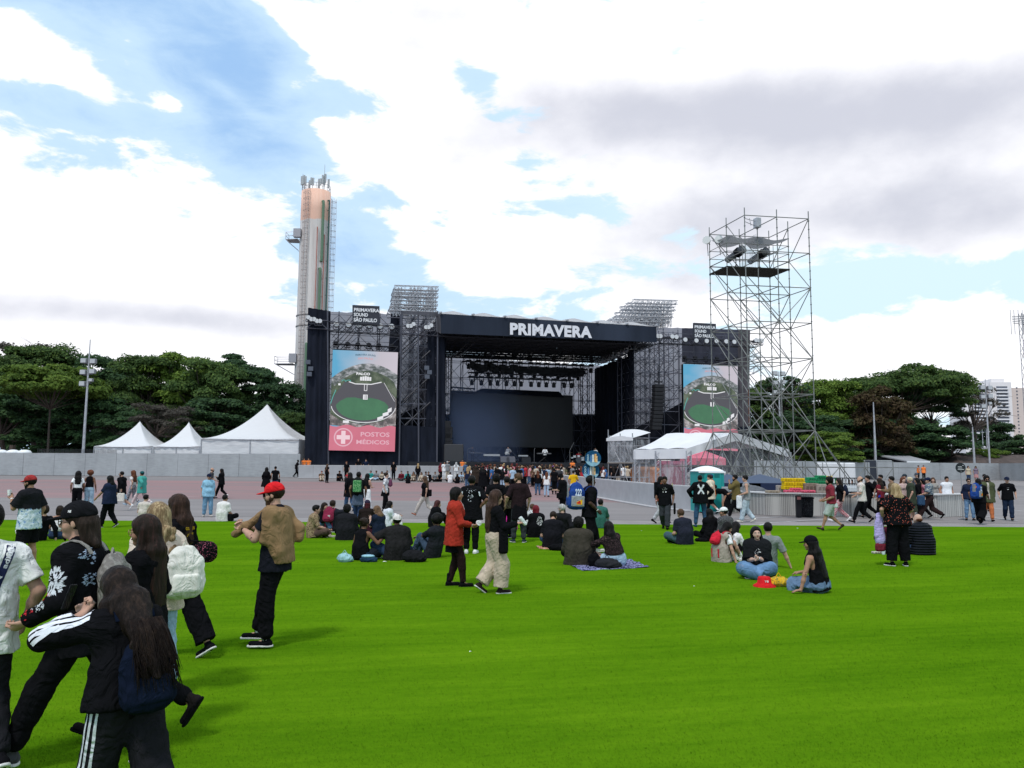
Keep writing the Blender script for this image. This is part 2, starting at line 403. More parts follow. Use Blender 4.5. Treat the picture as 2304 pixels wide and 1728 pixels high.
for r_ in(r0,r1,r2,r3,r4):r_.z=gz(90)
panel_wall('hoarding_wall',[r0,r1],[2.05,2.05],wallm,'grey panelled wall behind the scaffold tower base, left of the dark gap','wall',3.2)
panel_wall('hoarding_wall',[r2,r3,r4],[2.1,2.1,2.1],wallm,'long grey panelled wall on the right below the food truck awning','wall',3.2)
mb=MB();mb.box(r1.x+.05,r2.x-.02,97.2,97.4,0,2.3);o=mb.build('gate_panel',mat('dark_glass',(.03,.035,.05),.25),loc=(0,0,gz(90)));tag(o,'dark narrow gate panel between two grey walls on the right','gate')
leafm={}
def leaf_mat(name,c0,c1,c2):
 m=bpy.data.materials.new(name);m.use_nodes=True;t=NT(m.node_tree);b=t.n['Principled BSDF']
 g=t.new('ShaderNodeNewGeometry');oi=t.new('ShaderNodeObjectInfo')
 c=t.new('ShaderNodeTexCoord').outputs['Object']
 f=t.math('ADD',t.math('MULTIPLY',g.outputs['Random Per Island'],.55),t.math('MULTIPLY',t.noise(c,.45,3,.6),.75))
 col=t.ramp(f,[(.25,c0),(.62,c1),(.95,c2)])
 k=t.math('MULTIPLY_ADD',oi.outputs['Random'],.35,.8)
 v=t.new('ShaderNodeVectorMath',operation='SCALE',ins={0:col,'Scale':k})
 t.l.new(v.outputs[0],b.inputs['Base Color']);b.inputs['Roughness'].default_value=.7;b.inputs['Specular IOR Level'].default_value=.15
 tr=t.new('ShaderNodeBsdfTranslucent');t.l.new(v.outputs[0],tr.inputs[0]);mx=t.new('ShaderNodeMixShader',ins={0:.35})
 out=t.n['Material Output'];t.l.new(b.outputs[0],mx.inputs[1]);t.l.new(tr.outputs[0],mx.inputs[2]);t.l.new(mx.outputs[0],out.inputs[0])
 return m
LM={'green':leaf_mat('foliage',(.034,.066,.022),(.070,.125,.036),(.125,.19,.044)),'dark':leaf_mat('dark_foliage',(.026,.054,.028),(.046,.092,.040),(.08,.145,.052)),'yellow':leaf_mat('yellowish_foliage',(.055,.098,.018),(.11,.18,.03),(.17,.24,.04)),'red':leaf_mat('reddish_foliage',(.050,.030,.020),(.085,.055,.028),(.09,.08,.03)),'bare':leaf_mat('sparse_foliage',(.05,.045,.04),(.08,.07,.06),(.10,.09,.07))}
barkm=mat('bark',(.085,.065,.055),.95,noise=.3,nscale=2,bump=.5)
barkl=mat('pale_bark',(.16,.14,.125),.95,noise=.3,nscale=2,bump=.5)
def crown_clumps(kind,R_,Hc,r):
 """clump centres relative to the crown centre: list of (c, radii)"""
 out=[]
 n={'round':62,'umbrella':60,'tall':46,'bare':26}[kind]
 for i in range(n):
  a=r.random()*6.283;q=math.sqrt(r.random())
  if kind=='umbrella':
   z=Hc*(.5*(1-q*q)+r.normal(0,.10));rad=R_*(.17+.10*r.random());rz=rad*.42
  elif kind=='tall':
   zz=r.random();z=Hc*(zz-.45);q*=(1-.5*abs(zz-.4));rad=R_*(.22+.16*r.random());rz=rad*.7
  else:
   ph=r.random();z=Hc*(ph*.95-.45);q=q*math.sqrt(max(.08,1-(max(0,ph*1.1-.25))**2));rad=R_*(.17+.14*r.random());rz=rad*.6
  out.append((np.array([math.cos(a)*q*R_*.88,math.sin(a)*q*R_*.88,z]),np.array([rad,rad,rz])))
 return out
def make_tree(kind,lmat,H,R_,seed,leaf=.30,dens=1.0,bark=None,trunk_h=None):
 r=np.random.default_rng(seed);bark=bark or barkm
 Hc={'round':.66*H,'umbrella':.42*H,'tall':.8*H,'bare':.55*H}[kind]
 cz=H-Hc*.52;cl=crown_clumps(kind,R_,Hc,r)
 nl=int(2600*dens*(R_/6)**2*(1.4 if kind!='bare' else .35)*(.3/leaf)**2*4.2/len(cl))
 nl=min(nl,640)
 Cs=[];Ns=[]
 for c,rd in cl:
  d=r.normal(size=(nl,3));d/=np.linalg.norm(d,axis=1)[:,None]
  d[:,2]=np.where(d[:,2]<-.25,-d[:,2],d[:,2])
  rr=(.45+.6*r.random((nl,1))**.6);wob=1+.22*np.sin(d[:,:1]*7+c[0])*np.sin(d[:,1:2]*6+c[1])
  Cs.append(c+d*rr*rd*wob);Ns.append(d)
 C=np.concatenate(Cs);Nn=np.concatenate(Ns)+r.normal(0,.55,(len(C),3));Nn[:,2]+=.45
 Nn/=np.linalg.norm(Nn,axis=1)[:,None];n=len(C)
 a=np.cross(Nn,r.normal(size=(n,3)));a/=np.linalg.norm(a,axis=1)[:,None];b_=np.cross(Nn,a)
 s=leaf*(.45+.9*r.random((n,1)))
 C[:,2]+=cz
 V=np.empty((n*4,3));V[0::4]=C-a*s;V[1::4]=C-b_*s*.55;V[2::4]=C+a*s;V[3::4]=C+b_*s*.55+Nn*s*.2
 root=empty('tree',(0,0,0))
 mesh_obj('crown',V,np.arange(n*4).reshape(-1,4),lmat,root)
 mb=MB();th=trunk_h or cz-Hc*.3;lean=r.normal(0,.04*H,2);r0=(.018*H+.05)*(.5 if kind=='umbrella' else 1)
 top=Vector((lean[0],lean[1],th));mb.tube([(0,0,-.1),(lean[0]*.3,lean[1]*.3,th*.45),top],r0,7,[r0*1.25,r0*.95,r0*.75])
 for k,(c,rd)in enumerate(cl):
  if k%(2 if kind!='bare' else 1):continue
  e=Vector(c)+Vector((0,0,cz));mid=top.lerp(e,.55)+Vector((0,0,-.06*H+.03*H*r.random()))
  mb.tube([top+Vector((0,0,-.3)),mid,e],r0*.4,5,[r0*.5,r0*.28,r0*.08])
  if kind=='bare':
   for q in range(9):
    e2=e+Vector(r.normal(0,1,3)*rd*1.0)*1.1;mb.tube([e.lerp(mid,.35*r.random()),e.lerp(e2,.5)+Vector((0,0,.12)),e2],.03,3,[.05,.03,.012])
 mb.build('trunk',bark,root)
 return root
def place(root,loc,rz=0,s=1.0,sz=None,label=None,group=None):
 root.location=loc;root.rotation_euler=(0,0,rz);root.scale=(s,s,sz or s);return tag(root,label,'tree',group)
def copy_tree(o,parent=None):
 c=o.copy();COL.objects.link(c);c.parent=parent
 for ch in list(o.children):copy_tree(ch,c)
 return c
protos={}
def tree(kind,lm,px,top_py,Y,R_,label,group,seed=1,bark=None,H=None,leaf=.215,dens=1.0,base_z=None,trunk_h=None):
 p=at(px,top_py,Y);z0=gz(Y)if base_z is None else base_z;Ht=(p.z-z0)if H is None else H
 if H is not None:z0=p.z-H
 k=(kind,lm,seed)
 if k not in protos:
  protos[k]=(make_tree(kind,LM[lm],Ht,R_,seed,leaf,dens,bark,trunk_h),Ht,R_);o=protos[k][0]
 else:o=copy_tree(protos[k][0])
 _,h0,R0=protos[k]
 return place(o,(p.x,p.y,z0),random.uniform(0,6.28),R_/R0,Ht/h0,label,group)
GL='trees behind the wall on the left';GR_='trees behind the wall on the right'
TL=[('bare','bare',45,762,122,7.0,'greyish bare crowned tree rising above the left corner of the treeline',1),('round','green',-30,800,106,7.5,'green tree at the left frame edge',1),('round','green',95,790,112,7.5,'tall green tree just left of the light mast',2),('umbrella','yellow',120,838,93,6.6,'wide flat topped light green tree left of the light mast, with bare leaning stems',3),('round','dark',235,812,112,6.5,'dark tree directly behind the light mast head',1),('round','green',330,812,106,6.5,'tall green tree above the middle pagoda tent',2),('round','yellow',405,806,108,6.5,'yellowish flowering topped tree right of the light mast, the treeline\'s summit',1),('round','green',480,822,105,6.2,'green tree above the gap before the largest tent',1),('umbrella','dark',545,826,110,6.0,'open branched dark tree above the largest tent',2),('round','dark',625,870,104,4.8,'small dark tree beside the chimney foot',2),('round','green',665,935,98,3.6,'low green tree squeezed between largest tent and stage',2),('bare','bare',375,905,92,4.6,'brownish bare tree behind the two small tents',1),('round','dark',25,880,100,6.0,'dark tree low at the left frame edge',2),('round','dark',225,900,98,5.5,'shaded dark tree behind the lower mast',1),('round','dark',500,905,98,5.5,'shaded dark tree behind the largest tent',2),('round','dark',300,930,94,4.2,'dark bushy tree behind the left small tent',1),('round','green',440,950,95,3.6,'low bushy tree between middle and largest tent',2),('round','dark',130,950,99,5.0,'dark low tree under the umbrella shaped crown',2),('round','dark',590,930,99,4.4,'dark tree right of the largest tent peak',1)]
for(kd,lm,px,ty,Y,R_,lab,sd_)in TL:tree(kd,lm,px,ty,Y,R_,lab,GL,sd_)
TR=[('bare','dark',1770,838,112,4.0,'spiky dark tree rising behind the scaffold tower',3),('round','green',1725,868,116,6.5,'green tree behind the scaffold tower at the stage edge',1),('round','yellow',1860,868,118,7.5,'yellowish green tree just right of the scaffold tower',2),('round','green',1945,858,124,7.0,'green tree left of the great dome shaped tree',2),('umbrella','green',2040,843,118,9.5,'great dome shaped green tree on the right, its lower crown open',4),('umbrella','dark',2090,880,122,5.0,'dark spreading tree at the right end of the dome',2),('tall','red',1978,885,106,4.2,'reddish brown leaved tree with a straight pale trunk',1),('bare','bare',2192,866,122,4.0,'leafless tree in front of the apartment block',5),('round','yellow',1862,975,96.5,4.0,'low bright green tree beside the scaffold outriggers',1),('round','dark',1800,940,104,6.0,'dark tree low behind the scaffold tower',1),('round','dark',1925,950,110,6.0,'shaded dark tree below the dome tree left part',2),('round','dark',2030,950,112,6.0,'shaded dark tree below the dome tree centre',1),('round','dark',2110,965,112,5.5,'shaded dark tree below the dome tree right part',2),('round','dark',2240,955,150,5.0,'dark evergreen at the foot of the apartment block',2),('round','yellow',2225,1012,112,3.2,'low yellow green bush tree above the long roof',1),('round','dark',2320,990,130,6,'dark tree at the right frame edge',1),('round','dark',1700,950,108,5.0,'dark tree between stage and scaffold tower',2)]
for(kd,lm,px,ty,Y,R_,lab,sd_)in TR:tree(kd,lm,px,ty,Y,R_,lab,GR_,sd_)
def wood(x0,x1,Y,h,n,seed):
 r=np.random.default_rng(seed);C=np.stack([x0+(x1-x0)*r.random(n),Y+3*r.random(n),.3+gz(Y)+h*r.random(n)**.8],1)
 C[:,2]+=.8*np.sin(C[:,0]*.6)
 Nn=r.normal(size=(n,3));Nn[:,1]-=.6;Nn/=np.linalg.norm(Nn,axis=1)[:,None]
 a=np.cross(Nn,r.normal(size=(n,3)));a/=np.linalg.norm(a,axis=1)[:,None];b_=np.cross(Nn,a);s=.42*(.5+r.random((n,1)))
 V=np.empty((n*4,3));V[0::4]=C-a*s;V[1::4]=C-b_*s*.6;V[2::4]=C+a*s;V[3::4]=C+b_*s*.6
 return V,np.arange(n*4).reshape(-1,4)
V,Fa=wood(-95,-33,128,12,26000,5);tag(mesh_obj('wood',V,Fa,LM['dark']),'dark far-off undergrowth behind the trees on the left','wood',kind='stuff')
V,Fa=wood(36,72,134,10,17000,6);tag(mesh_obj('wood',V,Fa,LM['dark']),'dark far-off undergrowth behind the trees on the right','wood',kind='stuff')
cY=118.0
pb=at(691,1000,cY);pt=at(708,437,cY);rad=34.5/1800*cY/math.cos(0)
tw=empty('water_tower',(pb.x+.1,cY,gz(80)),0,'tall white cylindrical water tower with peach top band and antennas behind the stage','tower')
hT=pt.z-gz(80)+.2
cm=bpy.data.materials.new('tower_paint');cm.use_nodes=True;t=NT(cm.node_tree);b=t.n['Principled BSDF']
c=t.new('ShaderNodeTexCoord').outputs['Object'];sp=t.new('ShaderNodeSeparateXYZ');t.l.new(c,sp.inputs[0])
st=t.noise(t.mapping(c,scale=(2,2,.06)),2.0,5,.6)
wc=t.ramp(st,[(.3,(.52,.47,.45)),(.55,(.66,.61,.59)),(.8,(.74,.70,.68))]);oc=t.ramp(st,[(.3,(.74,.42,.31)),(.7,(.80,.52,.41))])
edge=t.math('MULTIPLY_ADD',t.noise(c,.8,3,.6),.8,sp.outputs[2])
t.l.new(t.mix(t.mapr(edge,hT-4.35,hT-4.15),wc,oc),b.inputs['Base Color']);b.inputs['Roughness'].default_value=.7
MB().lathe((0,0,0),[(rad*1.02,0),(rad*1.0,hT*.5),(rad*.97,hT*.93),(rad*.965,hT)],40).build('shaft',cm,tw,True)
mb=MB()
for z in(hT-19.2,hT-20.8):mb.lathe((0,0,z),[(rad*1.0,0),(rad*1.04,.03),(rad*1.04,.15),(rad*1.0,.18)],40,cap=False)
mb.build('ring',mat('ring_metal',(.25,.23,.23),.7),tw)
grn=mat('green_pipe',(.12,.20,.13),.5);redp=mat('red_pipe',(.42,.14,.11),.6)
def on_cyl(ang,z,k=1.06):return Vector((math.sin(R(ang))*rad*k,-math.cos(R(ang))*rad*k,z))
for(a,z1,z0,rr,mm,nm)in((40,hT-1.9,hT-11,.2,grn,'green_pipe'),(36,hT-12.2,hT-23.5,.2,grn,'green_pipe'),(-2,hT-23.5,6,.18,grn,'green_pipe'),(8,hT-24.3,6,.18,grn,'green_pipe'),(22,hT-6,hT-30,.07,redp,'red_pipe'),(48,hT-7,hT-30,.07,redp,'red_pipe'),(66,hT-1.5,4,.12,mat('dark_green_pipe',(.04,.10,.09),.5),'dark_pipe')):
 mb=MB();mb.tube([on_cyl(a,z1,.98),on_cyl(a,z1,1.09),on_cyl(a,z1-.3,1.1),on_cyl(a,z0+.3,1.1),on_cyl(a,z0,1.09),on_cyl(a,z0,.98)],rr,8)
 z=z1-1.5
 while z>z0:mb.bar(on_cyl(a,z,.97),on_cyl(a,z,1.12),.05,4);z-=2.6
 mb.build(nm,mm,tw,False)
def ladder(a,z0,z1,cage=True):
 mb=MB();e=Vector((math.cos(R(a)),math.sin(R(a)),0))*.28;o_=Vector((math.sin(R(a)),-math.cos(R(a)),0))
 for s_ in(-1,1):mb.bar(on_cyl(a,z0,1.08)+e*s_,on_cyl(a,z1,1.08)+e*s_,.035,4)
 z=z0
 while z<z1:
  mb.bar(on_cyl(a,z,1.08)-e,on_cyl(a,z,1.08)+e,.02,3)
  if cage and int(z/.45)%2==0:
   c0=on_cyl(a,z,1.08);mb.tube([c0-e*1.2,c0-e*1.3+o_*.4,c0+o_*.7,c0+e*1.3+o_*.4,c0+e*1.2],.03,3)
  z+=.45
 if cage:
  for s_ in(-1.3,0,1.3):mb.bar(on_cyl(a,z0+2,1.08)+e*s_+o_*(.4 if s_ else .7),on_cyl(a,z1,1.08)+e*s_+o_*(.4 if s_ else .7),.025,3)
 mb.build('ladder',mat('ladder_metal',(.33,.27,.26),.7,.2),tw)
ladder(-18,1,hT+.6);ladder(88,4,hT-1,True)
for z,sgn in((hT-7.5,-1),(hT-26.3,-1)):
 mb=MB();x0=-rad*1.0;w2=1.9 if z>hT-10 else 2.9
 for zz in(0,.55,1.1):
  mb.tube([(x0,-1.2,z+zz),(x0-w2,-.8,z+zz),(x0-w2,.9,z+zz),(x0,1.2,z+zz)],.04,3)
 mb.add([(x0,-1.2,z),(x0-w2,-.8,z),(x0-w2,.9,z),(x0,1.2,z)],[(0,1,2,3)])
 for p_ in((x0-w2,-.8),(x0-w2,.9)):mb.bar((p_[0],p_[1],z),(p_[0],p_[1],z+1.1),.04,3);mb.bar((p_[0],p_[1],z),(x0,p_[1],z-1.6),.04,3)
 mb.bbox(x0-.5,x0+.6,-1.9,-1.2,z+.1,z+1.4)
 mb.build('platform',mat('platform_metal',(.36,.35,.38),.6,.3),tw)
mb=MB()
mb.lathe((0,0,hT+.9),[(rad*.95,0),(rad*.95,.08)],28,cap=False);mb.lathe((0,0,hT+.45),[(rad*.95,0),(rad*.95,.06)],28,cap=False)
for k in range(14):
 a=k*6.283/14;mb.bar((math.cos(a)*rad*.95,math.sin(a)*rad*.95,hT),(math.cos(a)*rad*.95,math.sin(a)*rad*.95,hT+.95),.035,4)
mb.build('guard_rail',STEEL,tw)
am=mat('antenna_grey',(.40,.42,.44),.6)
for(ax,ay,h,pn)in((-2.05,-.3,2.9,3),(-1.6,-1.1,2.4,2),(-1.2,.6,2.2,1),(-.3,-1.3,1.9,3),(.1,.4,2.2,2),(.7,-.9,1.7,2),(1.2,-.2,4.4,1),(1.35,-1.0,2.6,3),(1.9,.2,2.3,1)):
 mb=MB();mb.bar((ax,ay,hT),(ax,ay,hT+h),.06,5,.03)
 for k in range(pn):
  a=random.uniform(0,6.28);cx,cy=ax+.22*math.cos(a),ay+.22*math.sin(a);z0=hT+h*.35+random.uniform(0,.3)
  mb.bbox(cx-.13,cx+.13,cy-.08,cy+.08,z0,z0+min(1.4,h*.6));mb.bar((ax,ay,z0+.4),(cx,cy,z0+.4),.03,3)
 mb.build('antenna',am,tw)
ap=at(2262,1060,620);aY=620
bt=at(2250,862,aY).z;bx0=at(2168,900,aY).x;bx1=at(2345,900,aY).x
apt=empty('apartment_building',(bx0,aY,0),R(-6),'tall beige and white apartment block with rows of balconies behind the trees','building')
hb_=bt;Wb=bx1-bx0
wallw=mat('apartment_render',(.72,.68,.68),.8,noise=.04,nscale=.05);wallb=mat('beige_render',(.60,.50,.46),.8);glassd=mat('window_dark',(.10,.11,.14),.2);wht=mat('balcony_white',(.72,.70,.72),.7)
MB().box(0,Wb*.30,0,26,0,hb_*.965).build('wing',wallw,apt);MB().box(Wb*.30,Wb*.55,-4,26,0,hb_).build('wing',wallw,apt);MB().box(Wb*.55,Wb,-2,30,0,hb_*.94).build('wing',wallb,apt)
MB().box(Wb*.34,Wb*.5,0,18,hb_,hb_+3).build('roof_block',wallw,apt)
nf=25;fh=hb_*.93/nf
for(x0,x1,y)in((Wb*.12,Wb*.25,0),(Wb*.37,Wb*.5,-4)):
 for k in range(nf):
  z=2+k*fh
  MB().box(x0,x1,y-.25,y+.05,z+.2,z+fh-.35).build('window',glassd,apt)if k>6 else None
  if k>6:MB().box(x0-.4,x1+.4,y-1.8,y-.0,z-.25,z+.75).build('balcony',wht,apt)
mb=MB()
for k in range(7,nf):
 z=2+k*fh
 for xx in(Wb*.27,Wb*.62,Wb*.72,Wb*.83):mb.box(xx,xx+1.0,-2.2 if xx>Wb*.5 else-.2,-1.9 if xx>Wb*.5 else .1,z+.8,z+1.8)
o=mb.build('window_rows',glassd,apt);o['kind']='stuff'
lb=empty('long_shed',(at(2150,1040,108).x,108,gz(90)),0,'long low building with brown tiled roof behind the right wall','building')
x1=at(2420,1040,108).x-lb.location.x;zt=at(2250,1022,108).z-gz(90)
MB().box(.5,x1,0,6,0,zt-1.0).build('wall',mat('shed_wall',(.30,.27,.25),.9,noise=.2,nscale=1),lb)
MB().add([(0,-1.2,zt-1.25),(x1,-1.2,zt-1.25),(x1,3,zt),(1.5,3,zt),(0,7,zt-1.25),(x1,7,zt-1.25)],[(0,1,2,3),(3,2,5,4),(0,3,4)]).build('roof',mat('shed_roof',(.075,.055,.05),.9,noise=.35,nscale=1.5),lb)
for k in range(3):
 MB().box(4+k*5,6+k*5,-.08,.02,zt-2.3,zt-1.5).build('window',glassd,lb)
def mast(px_b,py_b,px_t,py_t,Y,label,heads=True,r0=.16,name='light_mast',hz=None):
 b_=at(px_b,py_b,Y);tp=at(px_t,py_t,Y);root=empty(name,(b_.x,Y,gz(Y)),0,label,'mast')
 h=tp.z-gz(Y);dx=0
 MB().bar((0,0,0),(0,0,h*.6),r0,10,r0*.7).bar((0,0,h*.6),(0,0,h),r0*.68,8,r0*.3).build('pole',STEELL,root)
 if heads:
  z0=hz-gz(Y)if hz else h-2.5
  for i,(sx,dz)in enumerate(((-1,0),(1,-.05),(-1,-1.25),(1,-1.15),(-1,-2.5),(.8,-2.1))):
   sz=.27 if i<5 else .18
   mb=MB();cx=sx*.5;z=z0+dz
   mb.bbox(cx-sz*1.2,cx+sz*1.2,-.25,.15,z-sz,z+sz,.05);mb.bar((0,0,z-.3),(cx,0,z-.3),.04,4)
   mb.build('floodlight',mat('flood_grey',(.22,.22,.24),.5,.2),root)
   MB().box(cx-sz,cx+sz,-.275,-.255,z-sz*.8,z+sz*.8).build('lens',mat('flood_lens',(.45,.46,.48),.3),root)
 return root
mast(187,1020,204,764,86,'tall steel light mast with six floodlights in front of the left trees',hz=at(200,812,86).z)
mast(2227,1048,2214,852,106,'tall slender light mast at the right above the grey wall',hz=at(2214,872,106).z,r0=.14)
mast(1970,1035,1968,905,101,'plain grey pole rising to the reddish tree',False,.18,'pole')
mast(2192,1035,2187,960,104,'plain weathered pole left of the right light mast',False,.18,'pole')
mast(2213,1025,2206,965,140,'thin far pole, left of a pair by the low yellow bush',False,.12,'pole')
mast(2222,1022,2215,962,142,'thin far pole, right of a pair by the low yellow bush',False,.12,'pole')
mast(1757,1030,1757,836,104,'light mast with two floodlights behind the scaffold tower',hz=at(1757,840,104).z)
p=at(2306,850,66);lm_=empty('lattice_mast',(p.x+.1,66,gz(66)),0,'slim lattice antenna mast at the right frame edge','mast')
zt=at(2306,705,66).z-gz(66)
MB().truss((0,0,0),(0,0,zt),.4,.03,.8).build('lattice',STEEL,lm_)
mb=MB()
for k in range(5):mb.bar((-1.1+.12*k,-.4+k*.2,zt-.9+k*.18),(.9,.5,zt-.9+k*.18),.03,4)
for x_ in(-1,-.7,-.35,0):mb.bar((x_,0,zt-1.8),(x_,0,zt+.3),.025,4)
mb.build('antenna',STEEL,lm_)
tentm=bpy.data.materials.new('white_tent_cloth');tentm.use_nodes=True;t=NT(tentm.node_tree);b=t.n['Principled BSDF']
b.inputs['Base Color'].default_value=(.80,.79,.81,1);b.inputs['Roughness'].default_value=.6
c=t.new('ShaderNodeTexCoord').outputs['Object'];bn=t.new('ShaderNodeBump',ins={'Strength':.35,'Height':t.noise(t.mapping(c,scale=(1,1,2.5)),.9,3,.5),'Distance':.25});t.l.new(bn.outputs[0],b.inputs['Normal'])
tr=t.new('ShaderNodeBsdfTranslucent',ins={0:(.7,.69,.7,1)});mx=t.new('ShaderNodeMixShader',ins={0:.25});t.l.new(b.outputs[0],mx.inputs[1]);t.l.new(tr.outputs[0],mx.inputs[2]);t.l.new(mx.outputs[0],t.n['Material Output'].inputs[0])
def pagoda(px0,px1,py_e,py_t,px_t,Y,depth,label,open_=False,rz=0,split=True):
 a=at(px0,py_e,Y);b_=at(px1,py_e,Y);tp=at(px_t,py_t,Y+depth/2)
 w_=b_.x-a.x;z0=gz(Y);he=(a.z+b_.z)/2-z0;ht=tp.z-z0
 root=empty('pagoda_tent',(a.x,Y,z0),rz,label,'tent','white pagoda tents behind the wall')
 n=12;mb=MB();cx,cy=w_/2,depth/2
 per=[]
 for k in range(n):per.append((w_*k/n,0))
 for k in range(n):per.append((w_,depth*k/n))
 for k in range(n):per.append((w_*(1-k/n),depth))
 for k in range(n):per.append((0,depth*(1-k/n)))
 L=14;vs=[]
 for j in range(L+1):
  s_=j/L;kf=(1-s_);zz=he+(ht-he)*(s_**1.75)
  kk=kf if j<L else .012
  for(x,y)in per:
   cr_=abs(x-cx)/(w_/2)*abs(y-cy)/(depth/2)
   vs.append((cx+(x-cx)*kk,cy+(y-cy)*kk,zz+.12*kf*cr_*(1 if j else 1)))
 P=len(per);fs=[(j*P+k,j*P+(k+1)%P,(j+1)*P+(k+1)%P,(j+1)*P+k)for j in range(L)for k in range(P)]
 fs.append(tuple(range(L*P,L*P+P)))
 mb.add(vs,fs);mb.build('roof',tentm,root,True)
 MB().bar((cx,cy,ht-.15),(cx,cy,ht+.12),.06,6,.02).build('finial',STEELL,root)
 for(p_,q_,o_)in(((0,0),(w_,0),(0,.03)),((w_,0),(w_,depth),(-.03,0)),((0,0),(0,depth),(.03,0))):
  mb=MB();nn=40
  for hlf in range(2):
   def fn(u,v,hlf=hlf,p_=p_,q_=q_,o_=o_):
    s_=(hlf+u*.985)/2;x=p_[0]+(q_[0]-p_[0])*s_;y=p_[1]+(q_[1]-p_[1])*s_
    wv=.035*math.sin(s_*37+v*5)+.05*math.sin(v*9+s_*6)*u*(1-u)*3
    k_=abs(o_[1])>0
    return(x+(0 if k_ else wv),y+(wv+.05 if k_ else 0)+.02,v*(he+.05))
   mb.grid(fn,20,10)
  mb.build('side_wall',tentm,root,True)
 mb=MB()
 for(x,y)in((0,0),(w_,0),(w_/2,0),(0,depth),(w_,depth)):mb.bar((x,y-.02,0),(x,y-.02,he),.05,4)
 mb.bar((0,-.03,he),(w_,-.03,he),.05,4);mb.build('frame',STEELL,root)
 return root
pagoda(212,341,1006,949,295,84,7,'leftmost small white pagoda tent with a pointed peak')
pagoda(344,449,1006,951,404,84.5,6,'small white pagoda tent in the middle of the three')
pagoda(453,673,989,911,574,82.5,10.5,'largest white pagoda tent, beside the stage')
for k,px in enumerate((2,30,56)):
 p=at(px,1016,83);r_=empty('portable_toilet',(p.x,83,gz(80)),0,['white domed portable toilet roof at the left frame edge','white domed portable toilet roof, middle of three behind the left wall','white domed portable toilet roof, rightmost of three behind the left wall'][k],'toilet','portable toilets behind the left wall')
 MB().bbox(-.55,.55,-.55,.55,0,2.15,.04).build('cabin',mat('cabin_grey',(.45,.46,.48),.6),r_);MB().lathe((0,0,2.15),[(.66,0),(.64,.14),(.5,.3),(.25,.38),(.01,.4)],20).build('roof',WHITEP,r_,True)
mb=MB();a0=at(85,1014,84);
for k in range(64):
 x=a0.x+k*.13;mb.bar((x,84,gz(80)),(x+random.uniform(-.02,.02),84,a0.z+.2),.016,3)
mb.bar((a0.x,84,a0.z-.25),(a0.x+8.3,84,a0.z-.25),.03,4)
tag(mb.build('railing_fence',mat('dark_rail',(.06,.06,.07),.6)),'dark spiked railing fence behind the wall left of the mast','fence')
YA,YB=82.0,93.0
A=at(688,1050,YA);B=at(1690,1058,YB);A.z=B.z=gz(90)
du=(B-A);LU=du.length;du.normalize();dvv=Vector((-du.y,du.x,0));SRZ=math.atan2(du.y,du.x)
stage=empty('concert_stage',A,SRZ,'huge black concert stage with two portrait screens and white PRIMAVERA lettering on its fascia','stage')
def sl(px,py,v=0.0):
 """photo pixel -> stage-local point on the vertical plane v metres behind the stage front"""
 d=ray(px,py);o=Vector((0,0,CAMZ));p0=A+dvv*v
 t=(p0-o).dot(dvv)/d.dot(dvv);w_=o+d*t-A
 return Vector((w_.dot(du),v,w_.z))
def cloth(name,c0,trans=0.0,scale=1.0,amp=.35,tcol=None):
 m=bpy.data.materials.new(name);m.use_nodes=True;t=NT(m.node_tree);b=t.n['Principled BSDF']
 c=t.new('ShaderNodeTexCoord').outputs['Object']
 f=t.noise(t.mapping(c,scale=(1,1,.25)),scale,5,.6);k=t.mapr(f,.3,.7,1-amp,1+amp,False)
 v=t.new('ShaderNodeVectorMath',operation='SCALE',ins={0:(*c0,),'Scale':k});t.l.new(v.outputs[0],b.inputs['Base Color'])
 b.inputs['Roughness'].default_value=.9;b.inputs['Specular IOR Level'].default_value=.1
 bn=t.new('ShaderNodeBump',ins={'Strength':.5,'Height':f,'Distance':.3});t.l.new(bn.outputs[0],b.inputs['Normal'])
 if trans:
  tr=t.new('ShaderNodeBsdfTranslucent',ins={0:(*(tcol or c0),1)});mx=t.new('ShaderNodeMixShader',ins={0:trans})
  t.l.new(b.outputs[0],mx.inputs[1]);t.l.new(tr.outputs[0],mx.inputs[2]);t.l.new(mx.outputs[0],t.n['Material Output'].inputs[0])
 return m
NAVY=cloth('navy_black_cloth',(.012,.0145,.024),amp=.4)
BLKC=cloth('black_cloth',(.008,.009,.014),amp=.4)
FASC=cloth('fascia_cloth',(.027,.034,.052),amp=.3,scale=.25)
SCRIM=cloth('grey_scrim',(.24,.23,.25),.75,.5,.12,(.56,.54,.58))
MEMB=cloth('roof_membrane',(.62,.60,.62),.4,.6,.1,(.6,.58,.6))
DKST=mat('dark_truss_metal',(.035,.036,.045),.5,.4);MDST=mat('scaffold_metal',(.10,.10,.125),.5,.5)
def quadp(ptsl,name,m,parent=None,th=.06,sub=None):
 """cloth panel with thickness; corner points listed around"""
 if sub:
  a,b_,c,d=ptsl;nu,nv,w_=sub;mb=MB()
  def fn(u,v):
   p=(a.lerp(b_,u)).lerp(d.lerp(c,u),v);return Vector(p)+Vector((0,w_*math.sin(u*nu*1.9+v*2)+w_*.6*math.sin(u*nu*3.7+1),0))
  mb.grid(fn,nu,nv);return mb.build(name,m,parent or stage,True)
 return MB().slab(ptsl,(0,th,0)).build(name,m,parent or stage)
gy=1062
q=lambda x,y,v=0.:sl(x,y,v)
quadp([q(684,gy),q(739,gy),q(744,700),q(693,692)],'curtain',NAVY,sub=(14,20,.10))
quadp([q(739,gy),q(985,gy),q(985,962),q(739,945)],'curtain',NAVY,sub=(40,10,.08))
quadp([q(955,gy,.5),q(1004,gy,.5),q(1000,745,.5),q(962,745,.5)],'curtain',NAVY,sub=(14,20,.12))
